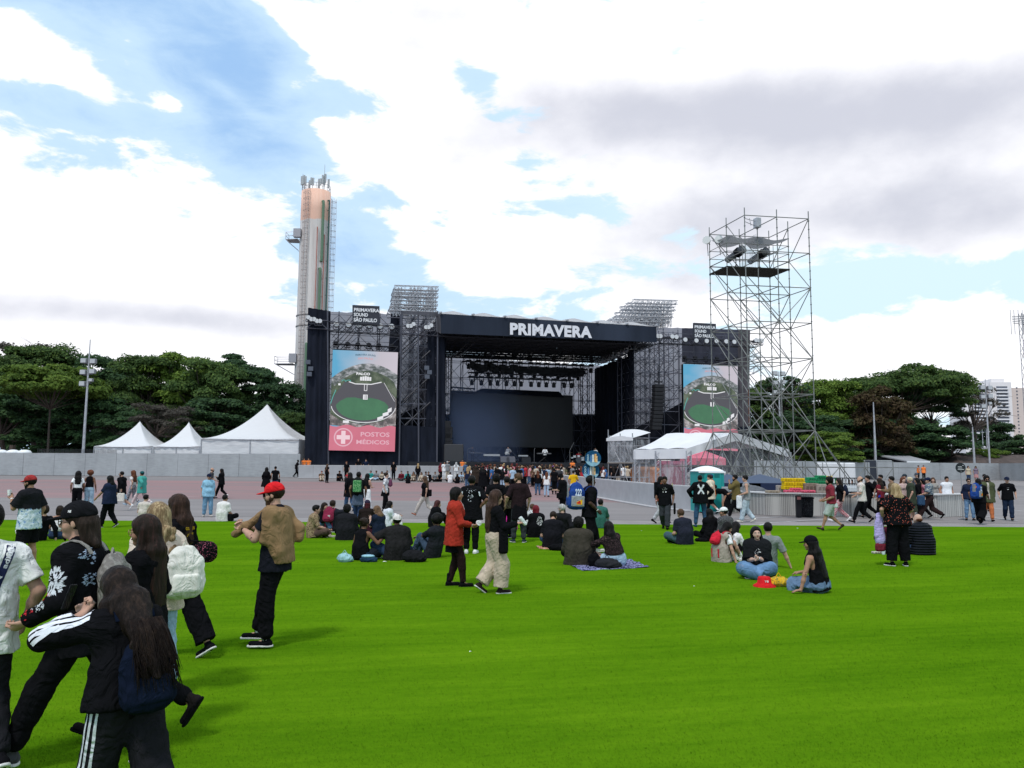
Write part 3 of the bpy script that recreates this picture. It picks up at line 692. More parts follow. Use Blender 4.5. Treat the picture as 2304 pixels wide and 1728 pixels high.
quadp([q(700,gy,9),q(1000,gy,9),q(1000,712,9),q(712,700,9)],'back_scrim',SCRIM,sub=(30,12,.2))
quadp([q(868,985,3),q(965,985,3),q(965,905,3),q(868,945,3)],'curtain',BLKC)
quadp([q(870,850,3.2),q(903,850,3.2),q(906,705,3.2),q(880,705,3.2)],'scrim_panel',NAVY)
mb=MB();c0=q(693,692);mb.slab([Vector((0,.1,0)),Vector((0,9,0)),Vector((0,9,c0.z)),Vector((c0.x,.1,c0.z))],(.06,0,0));mb.build('side_cloth',NAVY,stage)
def scaff(u0,u1,v0,v1,z1,nu,nv,hz=2.0,r=.045,diag=True,mat_=None,z0=0.0,name='scaffold',extra=True):
 mb=MB();us=np.linspace(u0,u1,nu+1);vs_=np.linspace(v0,v1,nv+1);nz=max(1,int(round((z1-z0)/hz)));zs=np.linspace(z0,z1,nz+1)
 for u in us:
  for v in vs_:mb.bar((u,v,z0),(u,v,z1+.4),r,4,caps=False)
 for z in zs[1:]:
  for u in us:mb.bar((u,v0,z),(u,v1,z),r*.8,3,caps=False)
  for v in vs_:mb.bar((u0,v,z),(u1,v,z),r*.8,3,caps=False)
 if diag:
  for i in range(nu):
   for k in range(nz):
    for jj,v in enumerate(vs_):
     a,b_=(us[i],us[i+1])if(i+k+jj)%2 else(us[i+1],us[i]);mb.bar((a,v,zs[k]),(b_,v,zs[k+1]),r*.7,3,caps=False)
  for j in range(nv):
   for k in range(nz):
    for ii,u in enumerate(us):
     if ii%2:continue
     a,b_=(vs_[j],vs_[j+1])if(j+k)%2 else(vs_[j+1],vs_[j]);mb.bar((u,a,zs[k]),(u,b_,zs[k+1]),r*.7,3,caps=False)
 return mb.build(name,mat_ or MDST,stage)
ztL=q(860,703).z;uL0=q(700,900).x;uL1=q(898,900).x;uL2=q(985,900).x
scaff(uL0+.4,uL1,1.0,5.0,ztL-.3,4,1,2.1)
scaff(uL1+.2,uL2,.6,6.0,ztL-.2,3,4,1.6)
mb=MB()
for k in range(7):
 a=q(880,985-58*k,.3);b_=q(968,905-58*k,.3)
 if b_.z<ztL:mb.bar(a,b_,.07,4);mb.bar(a+Vector((0,2,-.3)),b_+Vector((0,2,-.3)),.05,4)
for k in range(5):
 a=q(748,760+2*k*6,6.5);b_=q(800,700+k*12,6.5);mb.bar(a,b_,.04,3)
mb.build('brace',DKST,stage)
mb=MB()
for(x0,x1)in((739,737),(898,903),(942,941),(983,985)):mb.bar(q(x0,1050,-.15),q(x1,700,-.15),.09,6)
mb.build('post',MDST,stage)
def lamp_blob(px,py,v,s=.34,up_=True,name='stage_light',dark_=False):
 p=q(px,py,v);mb=MB()
 mb.lathe((p.x,p.y,p.z),[(s*.3,-s*.9),(s*.75,-s*.5),(s*.85,.0),(s*.8,s*.4),(s*.4,s*.7)],10)
 mb.bar((p.x-s*.9,p.y,p.z-s*.2),(p.x-s*.9,p.y,p.z-s*1.4),.04,4).bar((p.x+s*.9,p.y,p.z-s*.2),(p.x+s*.9,p.y,p.z-s*1.4),.04,4).bar((p.x-s*.9,p.y,p.z-s*1.4),(p.x+s*.9,p.y,p.z-s*1.4),.05,4)
 o=mb.build(name,BLACKM if dark_ else mat('light_housing',(.10,.10,.12),.5),stage)
 if not dark_:
  mb=MB()
  n_=10;c_=[(p.x+s*.85*math.cos(6.283*k/n_),p.y-s*.95,p.z+s*.2+s*.85*math.sin(6.283*k/n_))for k in range(n_)]
  mb.slab(c_,(0,s*.3,0));mb.build('lens',mat('lamp_lens',(.62,.62,.64),.25),o)
 return o
mb=MB();mb.truss(q(738,735,.2),q(900,745,.2),.9,.05,.9);mb.build('truss',DKST,stage)
mb=MB();mb.truss(q(690,730,.2),q(738,733,.2),.9,.05,.9);mb.truss(q(903,742,.2),q(990,748,.2),.9,.05,.9);mb.build('truss',MDST,stage)
for px in(757,784,807,832,855,881):lamp_blob(px,731+(px-757)*.05,.2)
mb=MB();mb.truss(q(750,780,.2),q(895,788,.2),.6,.05,.6);mb.build('truss',DKST,stage)
for px in(756,782,805,830,852,882):lamp_blob(px,772+(px-757)*.05,.2,.3,dark_=True)
for x0,x1,y0,y1 in((694,720,716,724),(918,930,735,731),(958,970,738,734)):
 for k in range(3 if x1-x0<15 else 5):
  f=k/(2 if x1-x0<15 else 4);lamp_blob(x0+(x1-x0)*f,y0+(y1-y0)*f+2*(k%2),-.4,.26)
def sign(px0,px1,py0,py1,v,dpy,nm='PRIMAVERA\nSOUND\nSÃO PAULO'):
 a=q(px0,py1,v);b_=q(px1,py1+dpy,v);c=q(px1,py0+dpy,v);d=q(px0,py0,v)
 s_=MB().slab([a,b_,c,d],(0,.25,0)).build('sign_board',mat('sign_grey',(.035,.038,.052),.7),stage)
 lines=nm.split('\n');w_=b_.x-a.x;h_=d.z-a.z;zc=(a.z+d.z+b_.z+c.z)/4;xc=(a.x+b_.x)/2;sh=(c.z-d.z)/w_
 for i,(ln,fw)in enumerate(zip(lines,(.94,.52,.86))):
  V,Fs=fit_text(ln,w_*fw,h_*(.18 if i<2 else .24),.035)
  x0=xc-w_*.46+w_*fw/2;z0=zc+h_*(.26-.245*i)
  P=[(x0+x,v-.05,z0+y+sh*(x0+x-xc))for x,y,_ in V]
  mesh_obj('lettering',P,Fs,mat('sign_white',(.75,.75,.78),.6),s_)
sign(793,854,686,730,-.25,2.8)
sign(1561,1611,726,764,-.25,2.5)
def emis(name,c,s=.9):
 m=bpy.data.materials.new(name);m.use_nodes=True;t=NT(m.node_tree);b=t.n['Principled BSDF']
 b.inputs['Base Color'].default_value=(.02,.02,.02,1);b.inputs['Emission Color'].default_value=(*c,1);b.inputs['Emission Strength'].default_value=s;b.inputs['Roughness'].default_value=.6
 return m
def emis_noise(name,stops,scale,s=.9,sc=(1,1,1),det=6,axis=None):
 m=emis(name,(1,1,1),s);t=NT(m.node_tree);b=t.n['Principled BSDF'];c=t.new('ShaderNodeTexCoord').outputs['Object']
 f=t.noise(t.mapping(c,scale=sc),scale,det,.65)
 if axis:
  sp=t.new('ShaderNodeSeparateXYZ');t.l.new(c,sp.inputs[0]);f=t.math('ADD',t.math('MULTIPLY',f,axis[0]),t.mapr(sp.outputs[axis[3]if len(axis)>3 else 2],axis[1],axis[2],0,1-axis[0],False))
 t.l.new(t.ramp(f,stops),b.inputs['Emission Color']);return m
def screen(corners,v):
 """corners px: bl, br, tr, tl"""
 P=[q(x,y,v)for x,y in corners];root=MB().slab([p+Vector((0,0,0))for p in P],(0,.5,0)).build('screen',BLACKM,stage)
 W_=((P[1]-P[0]).length+(P[2]-P[3]).length)/2;H_=((P[3]-P[0]).length+(P[2]-P[1]).length)/2
 def uv(x,y,k):
  p=P[0].lerp(P[1],x).lerp(P[3].lerp(P[2],x),y);return Vector((p.x,v-.02-.012*k,p.z))
 def shape(name,pts,m,k):return mesh_obj(name,[uv(x,y,k)for x,y in pts],[tuple(range(len(pts)))],m,root)
 zb,zt=P[0].z,P[3].z
 cn=(.42,.40,.44)
 skym=emis_noise('screen_sky',[(.3,(.10,.42,.68)),(.5,(.45,.55,.68)),(.62,(.60,.56,.63)),(.8,(.66,.60,.68))],.12,.8,(1,1,2),3,(.5,P[0].x,P[1].x,0))
 shape('picture',[(0,0),(1,0),(1,1),(0,1)],skym,0)
 arc=lambda x,top,drop:top-drop*(2*abs(x-.55))**2*1.0
 city=emis_noise('screen_city',[(.38,(.05,.07,.06)),(.47,(.16,.18,.18)),(.56,(.36,.37,.40)),(.68,(.70,.68,.72))],1.6,.75,(1,1,1.6))
 xs_=[i/20 for i in range(21)]
 shape('picture',[(0,.25)]+[(x,arc(x,.875,.13))for x in xs_]+[(1,.25)],city,1)
 wood_=emis_noise('screen_wood',[(.4,(.035,.055,.030)),(.5,(.07,.10,.05)),(.62,(.15,.18,.12))],1.0,.75)
 shape('picture',[(0,.28),(0,.66)]+[(x,arc(x,.80,.16))for x in xs_[1:-1]]+[(1,.62),(1,.28)],wood_,2)
 edgec=emis_noise('screen_edge',[(.42,(.09,.08,.08)),(.52,(.24,.20,.20)),(.64,(.60,.57,.58))],1.4,.75,(1,1,1))
 shape('picture',[(.78,.68),(1,.52),(1,.22),(.5,.22),(0,.25),(0,.36),(.2,.28),(.5,.26),(.8,.3),(.98,.45)],edgec,3)
 grd=emis('screen_ground',(.075,.07,.085),.8)
 ell=lambda a0,a1,cx,cy,rx,ry,n=18:[(cx+rx*math.cos(R(a0+(a1-a0)*i/n)),cy+ry*math.sin(R(a0+(a1-a0)*i/n)))for i in range(n+1)]
 shape('picture',[(.2,.685),(.5,.66),(.8,.685),(.98,.52)]+ell(0,-180,.5,.45,.49,.165)+[(.03,.52)],grd,4)
 grs=emis_noise('screen_lawn',[(.3,(.045,.17,.08)),(.7,(.06,.22,.10))],.8,.75)
 shape('picture',ell(0,-180,.48,.45,.40,.148)+[(.14,.49),(.24,.525),(.36,.53),(.48,.515),(.60,.53),(.72,.515),(.82,.49)],grs,5)
 wt=emis('screen_white',(.80,.80,.84),.9)
 def stroke(pts,w_,k,m=wt,name='picture'):
  for(a,b_)in zip(pts[:-1],pts[1:]):
   dx,dy=(b_[0]-a[0])*W_,(b_[1]-a[1])*H_;L=math.hypot(dx,dy)or 1;nx_,ny_=-dy/L*w_/2/W_,dx/L*w_/2/H_
   mbs.add([uv(a[0]+nx_,a[1]+ny_,k),uv(b_[0]+nx_,b_[1]+ny_,k),uv(b_[0]-nx_,b_[1]-ny_,k),uv(a[0]-nx_,a[1]-ny_,k)],[(0,1,2,3)])
 mbs=MB();stroke([(.26,.685),(.36,.665),(.60,.665),(.76,.69)],.10,6);stroke([(.50,.665),(.50,.60),(.54,.60),(.54,.665)],.06,6)
 stroke(ell(-5,-175,.5,.45,.49,.168,24),.07,6);stroke([(.97,.5),(.80,.685)],.04,6)
 for(x,y,w_,h_)in((.12,.655,.035,.02),(.24,.285,.09,.025),(.76,.33,.09,.03),(.84,.37,.09,.035),(.9,.41,.06,.04),(.52,.535,.07,.05)):
  mbs.add([uv(x-w_/2,y-h_/2-(.01 if x>.7 else 0),6.5),uv(x+w_/2,y-h_/2+(.01 if x>.7 else 0),6.5),uv(x+w_/2,y+h_/2+(.01 if x>.7 else 0),6.5),uv(x-w_/2,y+h_/2-(.01 if x>.7 else 0),6.5)],[(0,1,2,3)])
 for k in range(5):mbs.add([uv(.43+.035*k,.70,6.5),uv(.46+.035*k,.70,6.5),uv(.46+.035*k,.738+.004*(2-abs(k-2)),6.5),uv(.43+.035*k,.738+.004*(2-abs(k-2)),6.5)],[(0,1,2,3)])
 mbs.build('picture',wt,root)
 mbs=MB();stroke([(.15,.685),(.17,.70),(.2,.70),(.21,.685),(.24,.70),(.28,.70),(.29,.685)],.07,6);stroke([(.0,.46),(.03,.53),(.07,.60)],.08,7);mbs.build('picture',emis('screen_cyan',(.10,.45,.42),.8),root)
 dk=mat('screen_dark_line',(.02,.02,.02));mbs=MB();stroke([(.515,.515),(.515,.555)],.05,7);stroke([(.535,.515),(.535,.555)],.05,7);stroke([(.49,.508),(.555,.508)],.04,7);mbs.build('picture',emis('screen_black',(.01,.01,.02),.5),root)
 def txt(s_,cx,cy,w_,h_,m,k=8,bold=.02,arcv=0):
  V,Fs=fit_text(s_,w_,h_,bold);mesh_obj('lettering',[uv(cx+x,cy+y-arcv*(x/w_*2)**2,k)for x,y,_ in V],Fs,m,root)
 txt('PALCO',.475,.768,.21,.027,wt,9,.05)
 txt('PRIMAVERA SOUND',.50,.962,.31,.019,emis('screen_teal',(.04,.13,.20),.8),8,.02,.008);txt('SÃO PAULO',.50,.928,.23,.024,emis('screen_salmon',(.75,.36,.38),.8),8,.03,.006)
 pk=emis_noise('screen_pink',[(.3,(.62,.15,.22)),(.7,(.70,.19,.27))],.3,.85)
 shape('picture',[(0,0),(1,0)]+[(1-x,.245+.012*math.sin(x*19))for x in xs_]+[],pk,7)
 pw=emis('screen_pale_pink',(.80,.45,.54),.85)
 for(rx,k,m_)in((.142,8,pw),(.122,9,pk)):shape('picture',[(.21+rx*math.cos(6.283*i/28),.13+rx*W_/H_*math.sin(6.283*i/28))for i in range(28)],m_,k)
 hy=W_/H_;a_,b2=.032,.10
 shape('picture',[(.21+x,.13+y*hy)for x,y in((-a_,-b2),(a_,-b2),(a_,-a_),(b2,-a_),(b2,a_),(a_,a_),(a_,b2),(-a_,b2),(-a_,a_),(-b2,a_),(-b2,-a_),(-a_,-a_))],emis('screen_cross',(.86,.62,.68),.9),10)
 txt('POSTOS',.69,.165,.44,.045,pw,8,.02);txt('MÉDICOS',.66,.093,.50,.052,pw,8,.02)
 return root
screen([(739.5,1013),(888,1016),(895.5,793),(749,787)],-.5)
screen([(1539,1010),(1659,1015),(1659.5,824),(1537,819)],-.5)
ztR=q(1560,741).z;uR0=q(1432,900).x;uR1=q(1536,900).x;uR2=q(1660,900).x;uR3=q(1686,900).x
quadp([q(1425,gy,9),q(1690,gy,9),q(1686,742,9),q(1425,735,9)],'back_scrim',SCRIM,sub=(30,12,.2))
quadp([q(1534,gy),q(1690,gy),q(1690,960),q(1534,960)],'curtain',NAVY,sub=(20,6,.08))
quadp([q(1428,gy,1.5),q(1538,gy,1.5),q(1538,903,1.5),q(1428,965,1.5)],'curtain',BLKC,sub=(20,6,.08))
quadp([q(1661,975,.4),q(1684,975,.4),q(1688,742,.4),q(1661,741,.4)],'curtain',cloth('grey_mesh_cloth',(.10,.09,.10),.3,2.),sub=(6,20,.05))
quadp([q(1535,815,1.8),q(1662,819,1.8),q(1662,742,1.8),q(1535,738,1.8)],'curtain',cloth('dim_scrim',(.05,.05,.07),.4,.8,.3,(.16,.16,.2)),sub=(16,8,.06))
scaff(uR0,uR1-.2,.6,6.0,ztR-.4,3,4,1.5);scaff(uR1,uR3-.5,1.0,5.0,ztR-.4,4,1,2.1)
mb=MB();mb.truss(q(1480,766,.2),q(1700,775,.2),.7,.05,.7);mb.truss(q(1540,812,.2),q(1660,816,.2),.5,.05,.5);mb.build('truss',DKST,stage)
for px,py in((1478,758),(1484,758),(1511,759),(1520,760),(1540,766),(1565,768),(1588,769),(1610,769),(1632,770),(1650,771),(1699,767),(1706,768),(1712,768)):lamp_blob(px,py,-.1,.3)
for px in(1540,1564,1587,1613,1637,1655):lamp_blob(px,804+(px-1540)*.04,.2,.3,dark_=True)
mb=MB()
for k in range(3):mb.truss(q(1688,778+k*30,2),q(1712,772+k*26,2),.6,.04,.6)
mb.build('truss',STEEL,stage)
def array(x,y0,y1,w_,v,n,sag):
 P=[q(x-sag*(i/n)**2,y0+(y1-y0)*i/n,v)for i in range(n+1)];mb=MB()
 for i in range(n):
  a,b_=P[i],P[i+1];h=(a.z-b_.z)*.46;c=(a+b_)/2
  mb.bbox(c.x-w_/2,c.x+w_/2,c.y-.5,c.y+.5,c.z-h,c.z+h,.05)
 mb.bar(P[0],P[0]+Vector((0,0,2.2)),.05,4);mb.bar(P[0]+Vector((-.5,0,.3)),P[0]+Vector((.5,0,.3)),.08,4)
 o=mb.build('speaker_array',mat('speaker_black',(.012,.012,.015),.7),stage)
array(1481,865,968,1.15,-.6,12,7)
array(708,812,905,1.0,-.5,0 or 10,3)if False else None
mb=MB()
for(x,y)in((693,815),(699,830),(696,842),(960,828),(966,838),(961,848)):p=q(x,y,-.3);mb.bbox(p.x-.25,p.x+.25,p.y-.2,p.y+.2,p.z-.22,p.z+.22)
mb.build('lamp_cluster',mat('lamp_grey',(.09,.10,.13),.5),stage)
fl0,fl1=q(993,750,-1.2),q(991,706,-1.2);fr0,fr1=q(1478,770,-1.2),q(1476,735,-1.2)
fas=quadp([fl0,fr0,fr1,fl1],'fascia',FASC,sub=(48,6,.03))
V,Fs=fit_text('PRIMAVERA',1,1,.05,spacing=1.08)
P0=q(1147.5,753,-1.35);P1=q(1332,761,-1.35);P3=q(1147.5,726,-1.35);P2=q(1332,734.5,-1.35)
mesh_obj('lettering',[(lambda x,y:tuple(P0.lerp(P1,x).lerp(P3.lerp(P2,x),y)))(x+.5,y+.5)for x,y,_ in V],Fs,mat('fascia_white',(.72,.71,.76),.6),fas)
D_=17.0
mb=MB();zt0=fl1.z;zt1=fr1.z
def roof(u,v):
 x=fl1.x+(fr1.x-fl1.x)*u;z=zt0+(zt1-zt0)*u;ph=(u*7.0)%1.0
 return Vector((x,-1.2+(D_+1.2)*v,z+.04+1.3*math.sin(math.pi*min(1,v*1.3))*.55+.55*(1-abs(2*ph-1))**.6*min(1,v*6)))
mb.grid(roof,70,14);mb.build('roof_membrane',MEMB,stage,True)
mb=MB()
for k in range(8):p=roof(k/7,0);mb.bar(p+Vector((-.15,-.1,.05)),p+Vector((.15,-.1,.1)),.12,5);mb.bar(p,roof(k/7,.4)+Vector((0,0,.05)),.05,4)
mb.build('roof_ridge',STEELL,stage)
cz=min(fl0.z,fr0.z)-.1
cu0,cu1=fl0.x,fr0.x
mb=MB()
zc=lambda u:fl0.z+(fr0.z-fl0.z)*(u-cu0)/(cu1-cu0)
bkL=q(1001,792,D_);bkR=q(1338,811,D_)
for k in range(9):
 v=.2+1.95*k;mb.truss((cu0,v,zc(cu0)+.3),(cu1,v,zc(cu1)+.3),.9,.07,1.0)
for k in range(7):
 u=cu0+(cu1-cu0)*k/6;mb.truss((u,-.2,zc(u)+.3),(u,D_-1,zc(u)+.1),.7,.06,1.0)
mb.build('ceiling_truss',DKST,stage)
mb=MB();gaps=[.33,.50,.66]
prev=0.0
for g_ in gaps+[1.0]:
 e=g_-.003 if g_<1 else .985
 ua,ub=cu0+(cu1-cu0)*prev,cu0+(cu1-cu0)*e
 mb.slab([(ua,-1,zc(ua)+.95),(ub,-1,zc(ub)+.95),(ub,D_-1.2,zc(ub)+.6),(ua,D_-1.2,zc(ua)+.6)],(0,0,.04));prev=g_+.003
mb.build('ceiling_cloth',mat('ceiling_black',(.008,.009,.013),.9),stage)
bs0=q(985,1040,D_+1);bs1=q(1350,1040,D_+1)
quadp([q(985,1050,D_+1),q(1400,1050,D_+1),q(1400,826,D_+1),q(985,801,D_+1)],'back_scrim',SCRIM,sub=(24,8,.2))
quadp([q(985,1050,D_+.5),q(1425,1050,D_+.5),q(1425,932,D_+.5),q(985,932,D_+.5)],'curtain',BLKC)
vw=quadp([q(1013,1004,D_-2),q(1289,1008,D_-2),q(1289,890,D_-2),q(1013,878,D_-2)],'video_wall',mat('video_wall_grey',(.022,.021,.024),.45,noise=.15,nscale=.4))
quadp([q(1066,882,D_-2.4),q(1270,894,D_-2.4),q(1258,881,D_-2.4),q(1085,874,D_-2.4)],'cable_cloth',BLKC)
uw=q(1338,900,D_-1).x;ue=q(1428,900,.4).x
mb=MB()
def sidew(u,v):
 z0=0;zt_=zc(cu1)+.2-.2*u
 return Vector((uw+(ue-uw)*u+.14*math.sin(u*60),(D_-1)+(.4-(D_-1))*u,v*(zt_-(1.2 if u<.85 else 0))))
mb.grid(sidew,70,3);mb.build('side_curtain',BLKC,stage,True)
mb=MB();mb.truss((uw,D_-1,zc(cu1)-.3),(ue,.4,zc(cu1)-.3),.6,.05,.7);mb.build('truss',STEELL,stage)
mb=MB();uu=q(1003,900,.6).x
mb.grid(lambda u,v:Vector((uu-.05+.10*math.sin(u*50)-u*4.2,.6+u*(D_-1),v*(fl0.z+.1))),40,3);mb.build('side_curtain',NAVY,stage,True)
u0=q(1001,900,D_-1).x;u1=q(1100,900,D_-1).x;zb=q(1001,812,D_-1).z
scaff(u0-1.5,u1+4,D_-1.2,D_+.6,zb,6,1,2.0,.05)
scaff(q(1270,900,D_-1).x,q(1350,900,D_-1).x,D_-1.2,D_+.6,zb-.6,4,1,1.9,.05)
mb=MB();x_=q(1006,900,D_-4);mb.truss((x_.x,D_-4,1.5),(x_.x,D_-4,q(1006,800,D_-4).z),.9,.05,.9);x2_=q(1316,900,D_-2);mb.truss((x2_.x,D_-2,1.5),(x2_.x,D_-2,zb),.9,.05,.9);mb.build('truss',DKST,stage)
for(x0,y0,x1,y1,v)in((1040,808,1335,819,12),(1053,843,1285,852,10),(1062,826,1320,836,14),(1016,876,1068,880,13)):
 MB().truss(q(x0,y0,v),q(x1,y1,v),.55,.06,.6).build('lighting_truss',DKST,stage)
def mover(p):
 mb=MB();x,y,z=p
 mb.bbox(x-.3,x+.3,y-.2,y+.2,z-.12,z+.12).bar((x-.26,y,z),(x-.26,y,z-.55),.05,4).bar((x+.26,y,z),(x+.26,y,z-.55),.05,4)
 mb.lathe((x,y,z-1.0),[(.2,0),(.25,.15),(.22,.5),(.1,.66)],9);return mb.build('moving_head',mat('moving_head_black',(.012,.012,.016),.5),stage)
rr=random.Random(3)
for k in range(15):mover(q(1056+k*19.5+rr.uniform(-3,3),812+k*.7,12))
for k in range(13):mover(q(1064+k*18.5+rr.uniform(-3,3),848+k*.6,10))
for k in range(10):mover(q(1070+k*26+rr.uniform(-4,4),829+k*1.1,14))
for x,y in((1078,802),(1094,799),(1156,798),(1193,804),(1247,806),(1330,808),(1365,800),(1377,808),(1394,806)):lamp_blob(x,y,11.5,.33,dark_=True)
mb=MB()
for k in range(70):
 a=q(1063+k*3.6,826+k*.22+rr.uniform(-4,4),11.2);mb.bbox(a.x-.32,a.x+.32,a.y-.3,a.y+.3,a.z-.24-rr.random()*.2,a.z+.2+rr.random()*.35,.1)
mb.build('cable_bundle',BLACKM,stage)
dz=q(1200,1036,.2).z-.25
MB().box(uu-4,ue+2,-.6,D_,0,dz).build('deck',mat('deck_black',(.012,.013,.018),.6),stage)
MB().box(cu0+.6,cu1-6,.2,D_-6,dz+.002,dz+.04).build('deck_floor',mat('deck_floor',(.03,.032,.04),.5),stage)
for(x0,x1,y0,y1)in((1088,1124,1022,1026),(1166,1187,1024,1027)):
 a=q(x0,y1,.4);b_=q(x1,y0,.4);MB().box(a.x,b_.x,.2,.5,a.z,b_.z).build('light_bar',mat('bar_grey',(.30,.31,.33),.4),stage)
mb=MB()
for k in range(4):p=q(1000+4*k%8,960+14*k,1.2);mb.bbox(p.x-.8,p.x+.6,.6,1.8,p.z-.6,p.z+.6)
mb.build('speaker_stack',mat('speaker_black',(.012,.012,.015),.7),stage)
p=q(1028,1030,1.0);MB().bbox(p.x-1.5,p.x+.6,.2,1.4,dz,dz+1.9,.08).build('speaker_stack',mat('speaker_grey',(.045,.045,.05),.7),stage)
def stack(x0,x1,ys,v,steps,xo,label=None):
 root=None;mb=MB()
 for k,y in enumerate(ys):
  a=q(x0+xo[k],y,v);b_=q(x1+xo[k]*.35,y+3+.5*k,v)
  for vv in(0,2.2,4.4):mb.truss(a+Vector((0,vv,0)),b_+Vector((0,vv,0)),.45,.04,.5)
  mb.bar(a,a+Vector((0,4.4,0)),.05,4).bar(b_,b_+Vector((0,4.4,0)),.05,4)
 for f in steps:
  a=q(x0+(x1-x0)*f,ys[-1]+18,v);b_=q(x0+(x1-x0)*f+xo[0]*(1-f)*.9,ys[0],v)
  for vv in(0,2.2,4.4):
   mb.truss(a+Vector((0,vv,0)),b_+Vector((0,vv,0)),.35,.035,.5)
 for i in range(len(steps)-1):
  for k in range(len(ys)):
   a=q(x0+(x1-x0)*steps[i],ys[k]+16,v+.2*k);b_=q(x0+(x1-x0)*steps[i+1]+2,ys[k],v+4.4);mb.bar(a,b_,.04,3)
   a=q(x0+(x1-x0)*steps[i+1],ys[k]+16,v+2);b_=q(x0+(x1-x0)*steps[i],ys[k]+1,v);mb.bar(a,b_,.035,3)
 mb.build('roof_tower',STEELL,stage)
stack(882,985,(647,662,680,694),1.5,(.06,.14,.42,.5,.58,.82,.92),(5,3,0,-6))
stack(1392,1512,(678,692,707,718),3,(.18,.3,.45,.6,.72,.85,.95),(32,20,6,-14))
for(xa,xb,ya,yb)in((981,992,706,745),(903,985,700,706)):
 quadp([q(xa,yb,-.6),q(xb,yb+6,-.6),q(xb,ya+2,-.6),q(xa,ya,-.6)],'netting',cloth('net_grey',(.12,.12,.14),.3,2.),sub=(6,4,.05))
smk=bpy.data.materials.new('stage_smoke');smk.use_nodes=True;t=NT(smk.node_tree);t.n.remove(t.n['Principled BSDF']);oc=t.new('ShaderNodeTexCoord').outputs['Generated'];sx=t.new('ShaderNodeSeparateXYZ');t.l.new(oc,sx.inputs[0]);fx=lambda o_:t.math('MULTIPLY',t.mapr(sx.outputs[o_],0,.35),t.mapr(sx.outputs[o_],.35,1,1,0));dn_=t.math('MULTIPLY',t.math('MULTIPLY',t.mapr(sx.outputs[0],0,.12),t.mapr(sx.outputs[0],.25,1,1,0)),t.math('MULTIPLY',t.mapr(sx.outputs[2],.3,1,1,0),.12))
vol=t.new('ShaderNodeVolumePrincipled',ins={'Color':(.42,.56,1.0,1),'Density':dn_,'Anisotropy':.2});t.l.new(vol.outputs[0],t.n['Material Output'].inputs['Volume'])
def onstage(px,v):p=q(px,1030,v);w_=stage.matrix_basis@Vector((p.x,v,dz+.045));return w_
bpy.context.view_layer.update()
stM=Matrix.Translation(A)@Matrix.Rotation(SRZ,4,'Z')
def onstage(px,v):p=q(px,1030,v);return stM@Vector((p.x,v,dz+.045))
dr=empty('drum_kit',onstage(1301,5),SRZ,'drum kit on the stage right of centre with the drummer in red','drums')
white_d=mat('drum_white',(.55,.56,.58),.4)
for(x,y,z,r_,h_,lay)in((0,0,.32,.32,.45,1),(-.4,.1,.75,.18,.25,0),(.1,.1,.8,.18,.25,0),(.6,.3,.5,.24,.45,0),(-.6,.4,.6,.18,.16,0)):
 mb=MB()
 if lay:mb.tube([(x,y-h_/2,z),(x,y+h_/2,z)],r_,16)
 else:mb.lathe((x,y,z-h_/2),[(r_,0),(r_*1.02,.03),(r_,h_)],16)
 mb.build('drum',white_d if not lay else mat('bass_drum',(.06,.06,.07),.4),dr)
for(x,y,z)in((-.9,.2,1.2),(.9,.1,1.3),(.2,-.1,1.25)):
 MB().lathe((x,y,z),[(.01,.02),(.25,0),(.24,-.01)],16,cap=False).bar((x,y,0),(x,y,z),.015,4).build('cymbal',mat('cymbal_brass',(.5,.42,.2),.3,.8),dr)
for(px,v,nm)in((1063,5,'keyboard stand beside the keyboard player at the left of the stage'),(1226,3.5,'keyboard table in front of the singer in white')):
 kb=empty('keyboard_stand',onstage(px+(8 if px<1100 else-2),v-.6),SRZ,nm,'keyboard')
 MB().bbox(-.8,.8,-.2,.2,.95,1.07).build('keyboard',mat('key_grey',(.12,.12,.13),.5),kb)
 MB().bar((-.6,0,0),(.6,0,.95),.025,4).bar((.6,0.05,0),(-.6,.05,.95),.025,4).build('stand',BLACKM,kb)
for i,(px,v)in enumerate(((1202,2.5),(1282,2.5),(1052,3.0))):
 ms=empty('microphone_stand',onstage(px,v),SRZ,['microphone stand on the stage left of the singer in white','tall boom microphone stand left of the drum kit','microphone stand at the left end of the stage'][i],'stand')
 MB().bar((0,0,0),(0,0,1.4),.02,4).bar((0,0,1.4),(.5 if i else .1,0,2.3 if i==1 else 1.6),.015,4).bar((-.25,0,0),(.25,0,0),.02,4).build('stand',STEEL,ms)
for i,px in enumerate((1137,1150,1185)):
 fl=empty('floor_monitor',onstage(px,1.6),SRZ,['pale floor monitor box at the guitarist\'s feet, left','pale floor monitor box at the guitarist\'s feet, right','dark floor monitor wedge between guitarist and singer'][i],'speaker')
 MB().slab([(-.5,0,0),(-.5,.6,0),(-.5,.55,.65),(-.5,.15,.5)],(1.0,0,0)).build('cabinet',mat('monitor_grey',(.10,.10,.12),.6)if i<2 else BLACKM,fl)
b0=gnd(671,1075);b1=gnd(1000,1077);b2=gnd(1240,1083)
barm=mat('barrier_grey',(.34,.335,.35),.75,noise=.10,nscale=1.2)
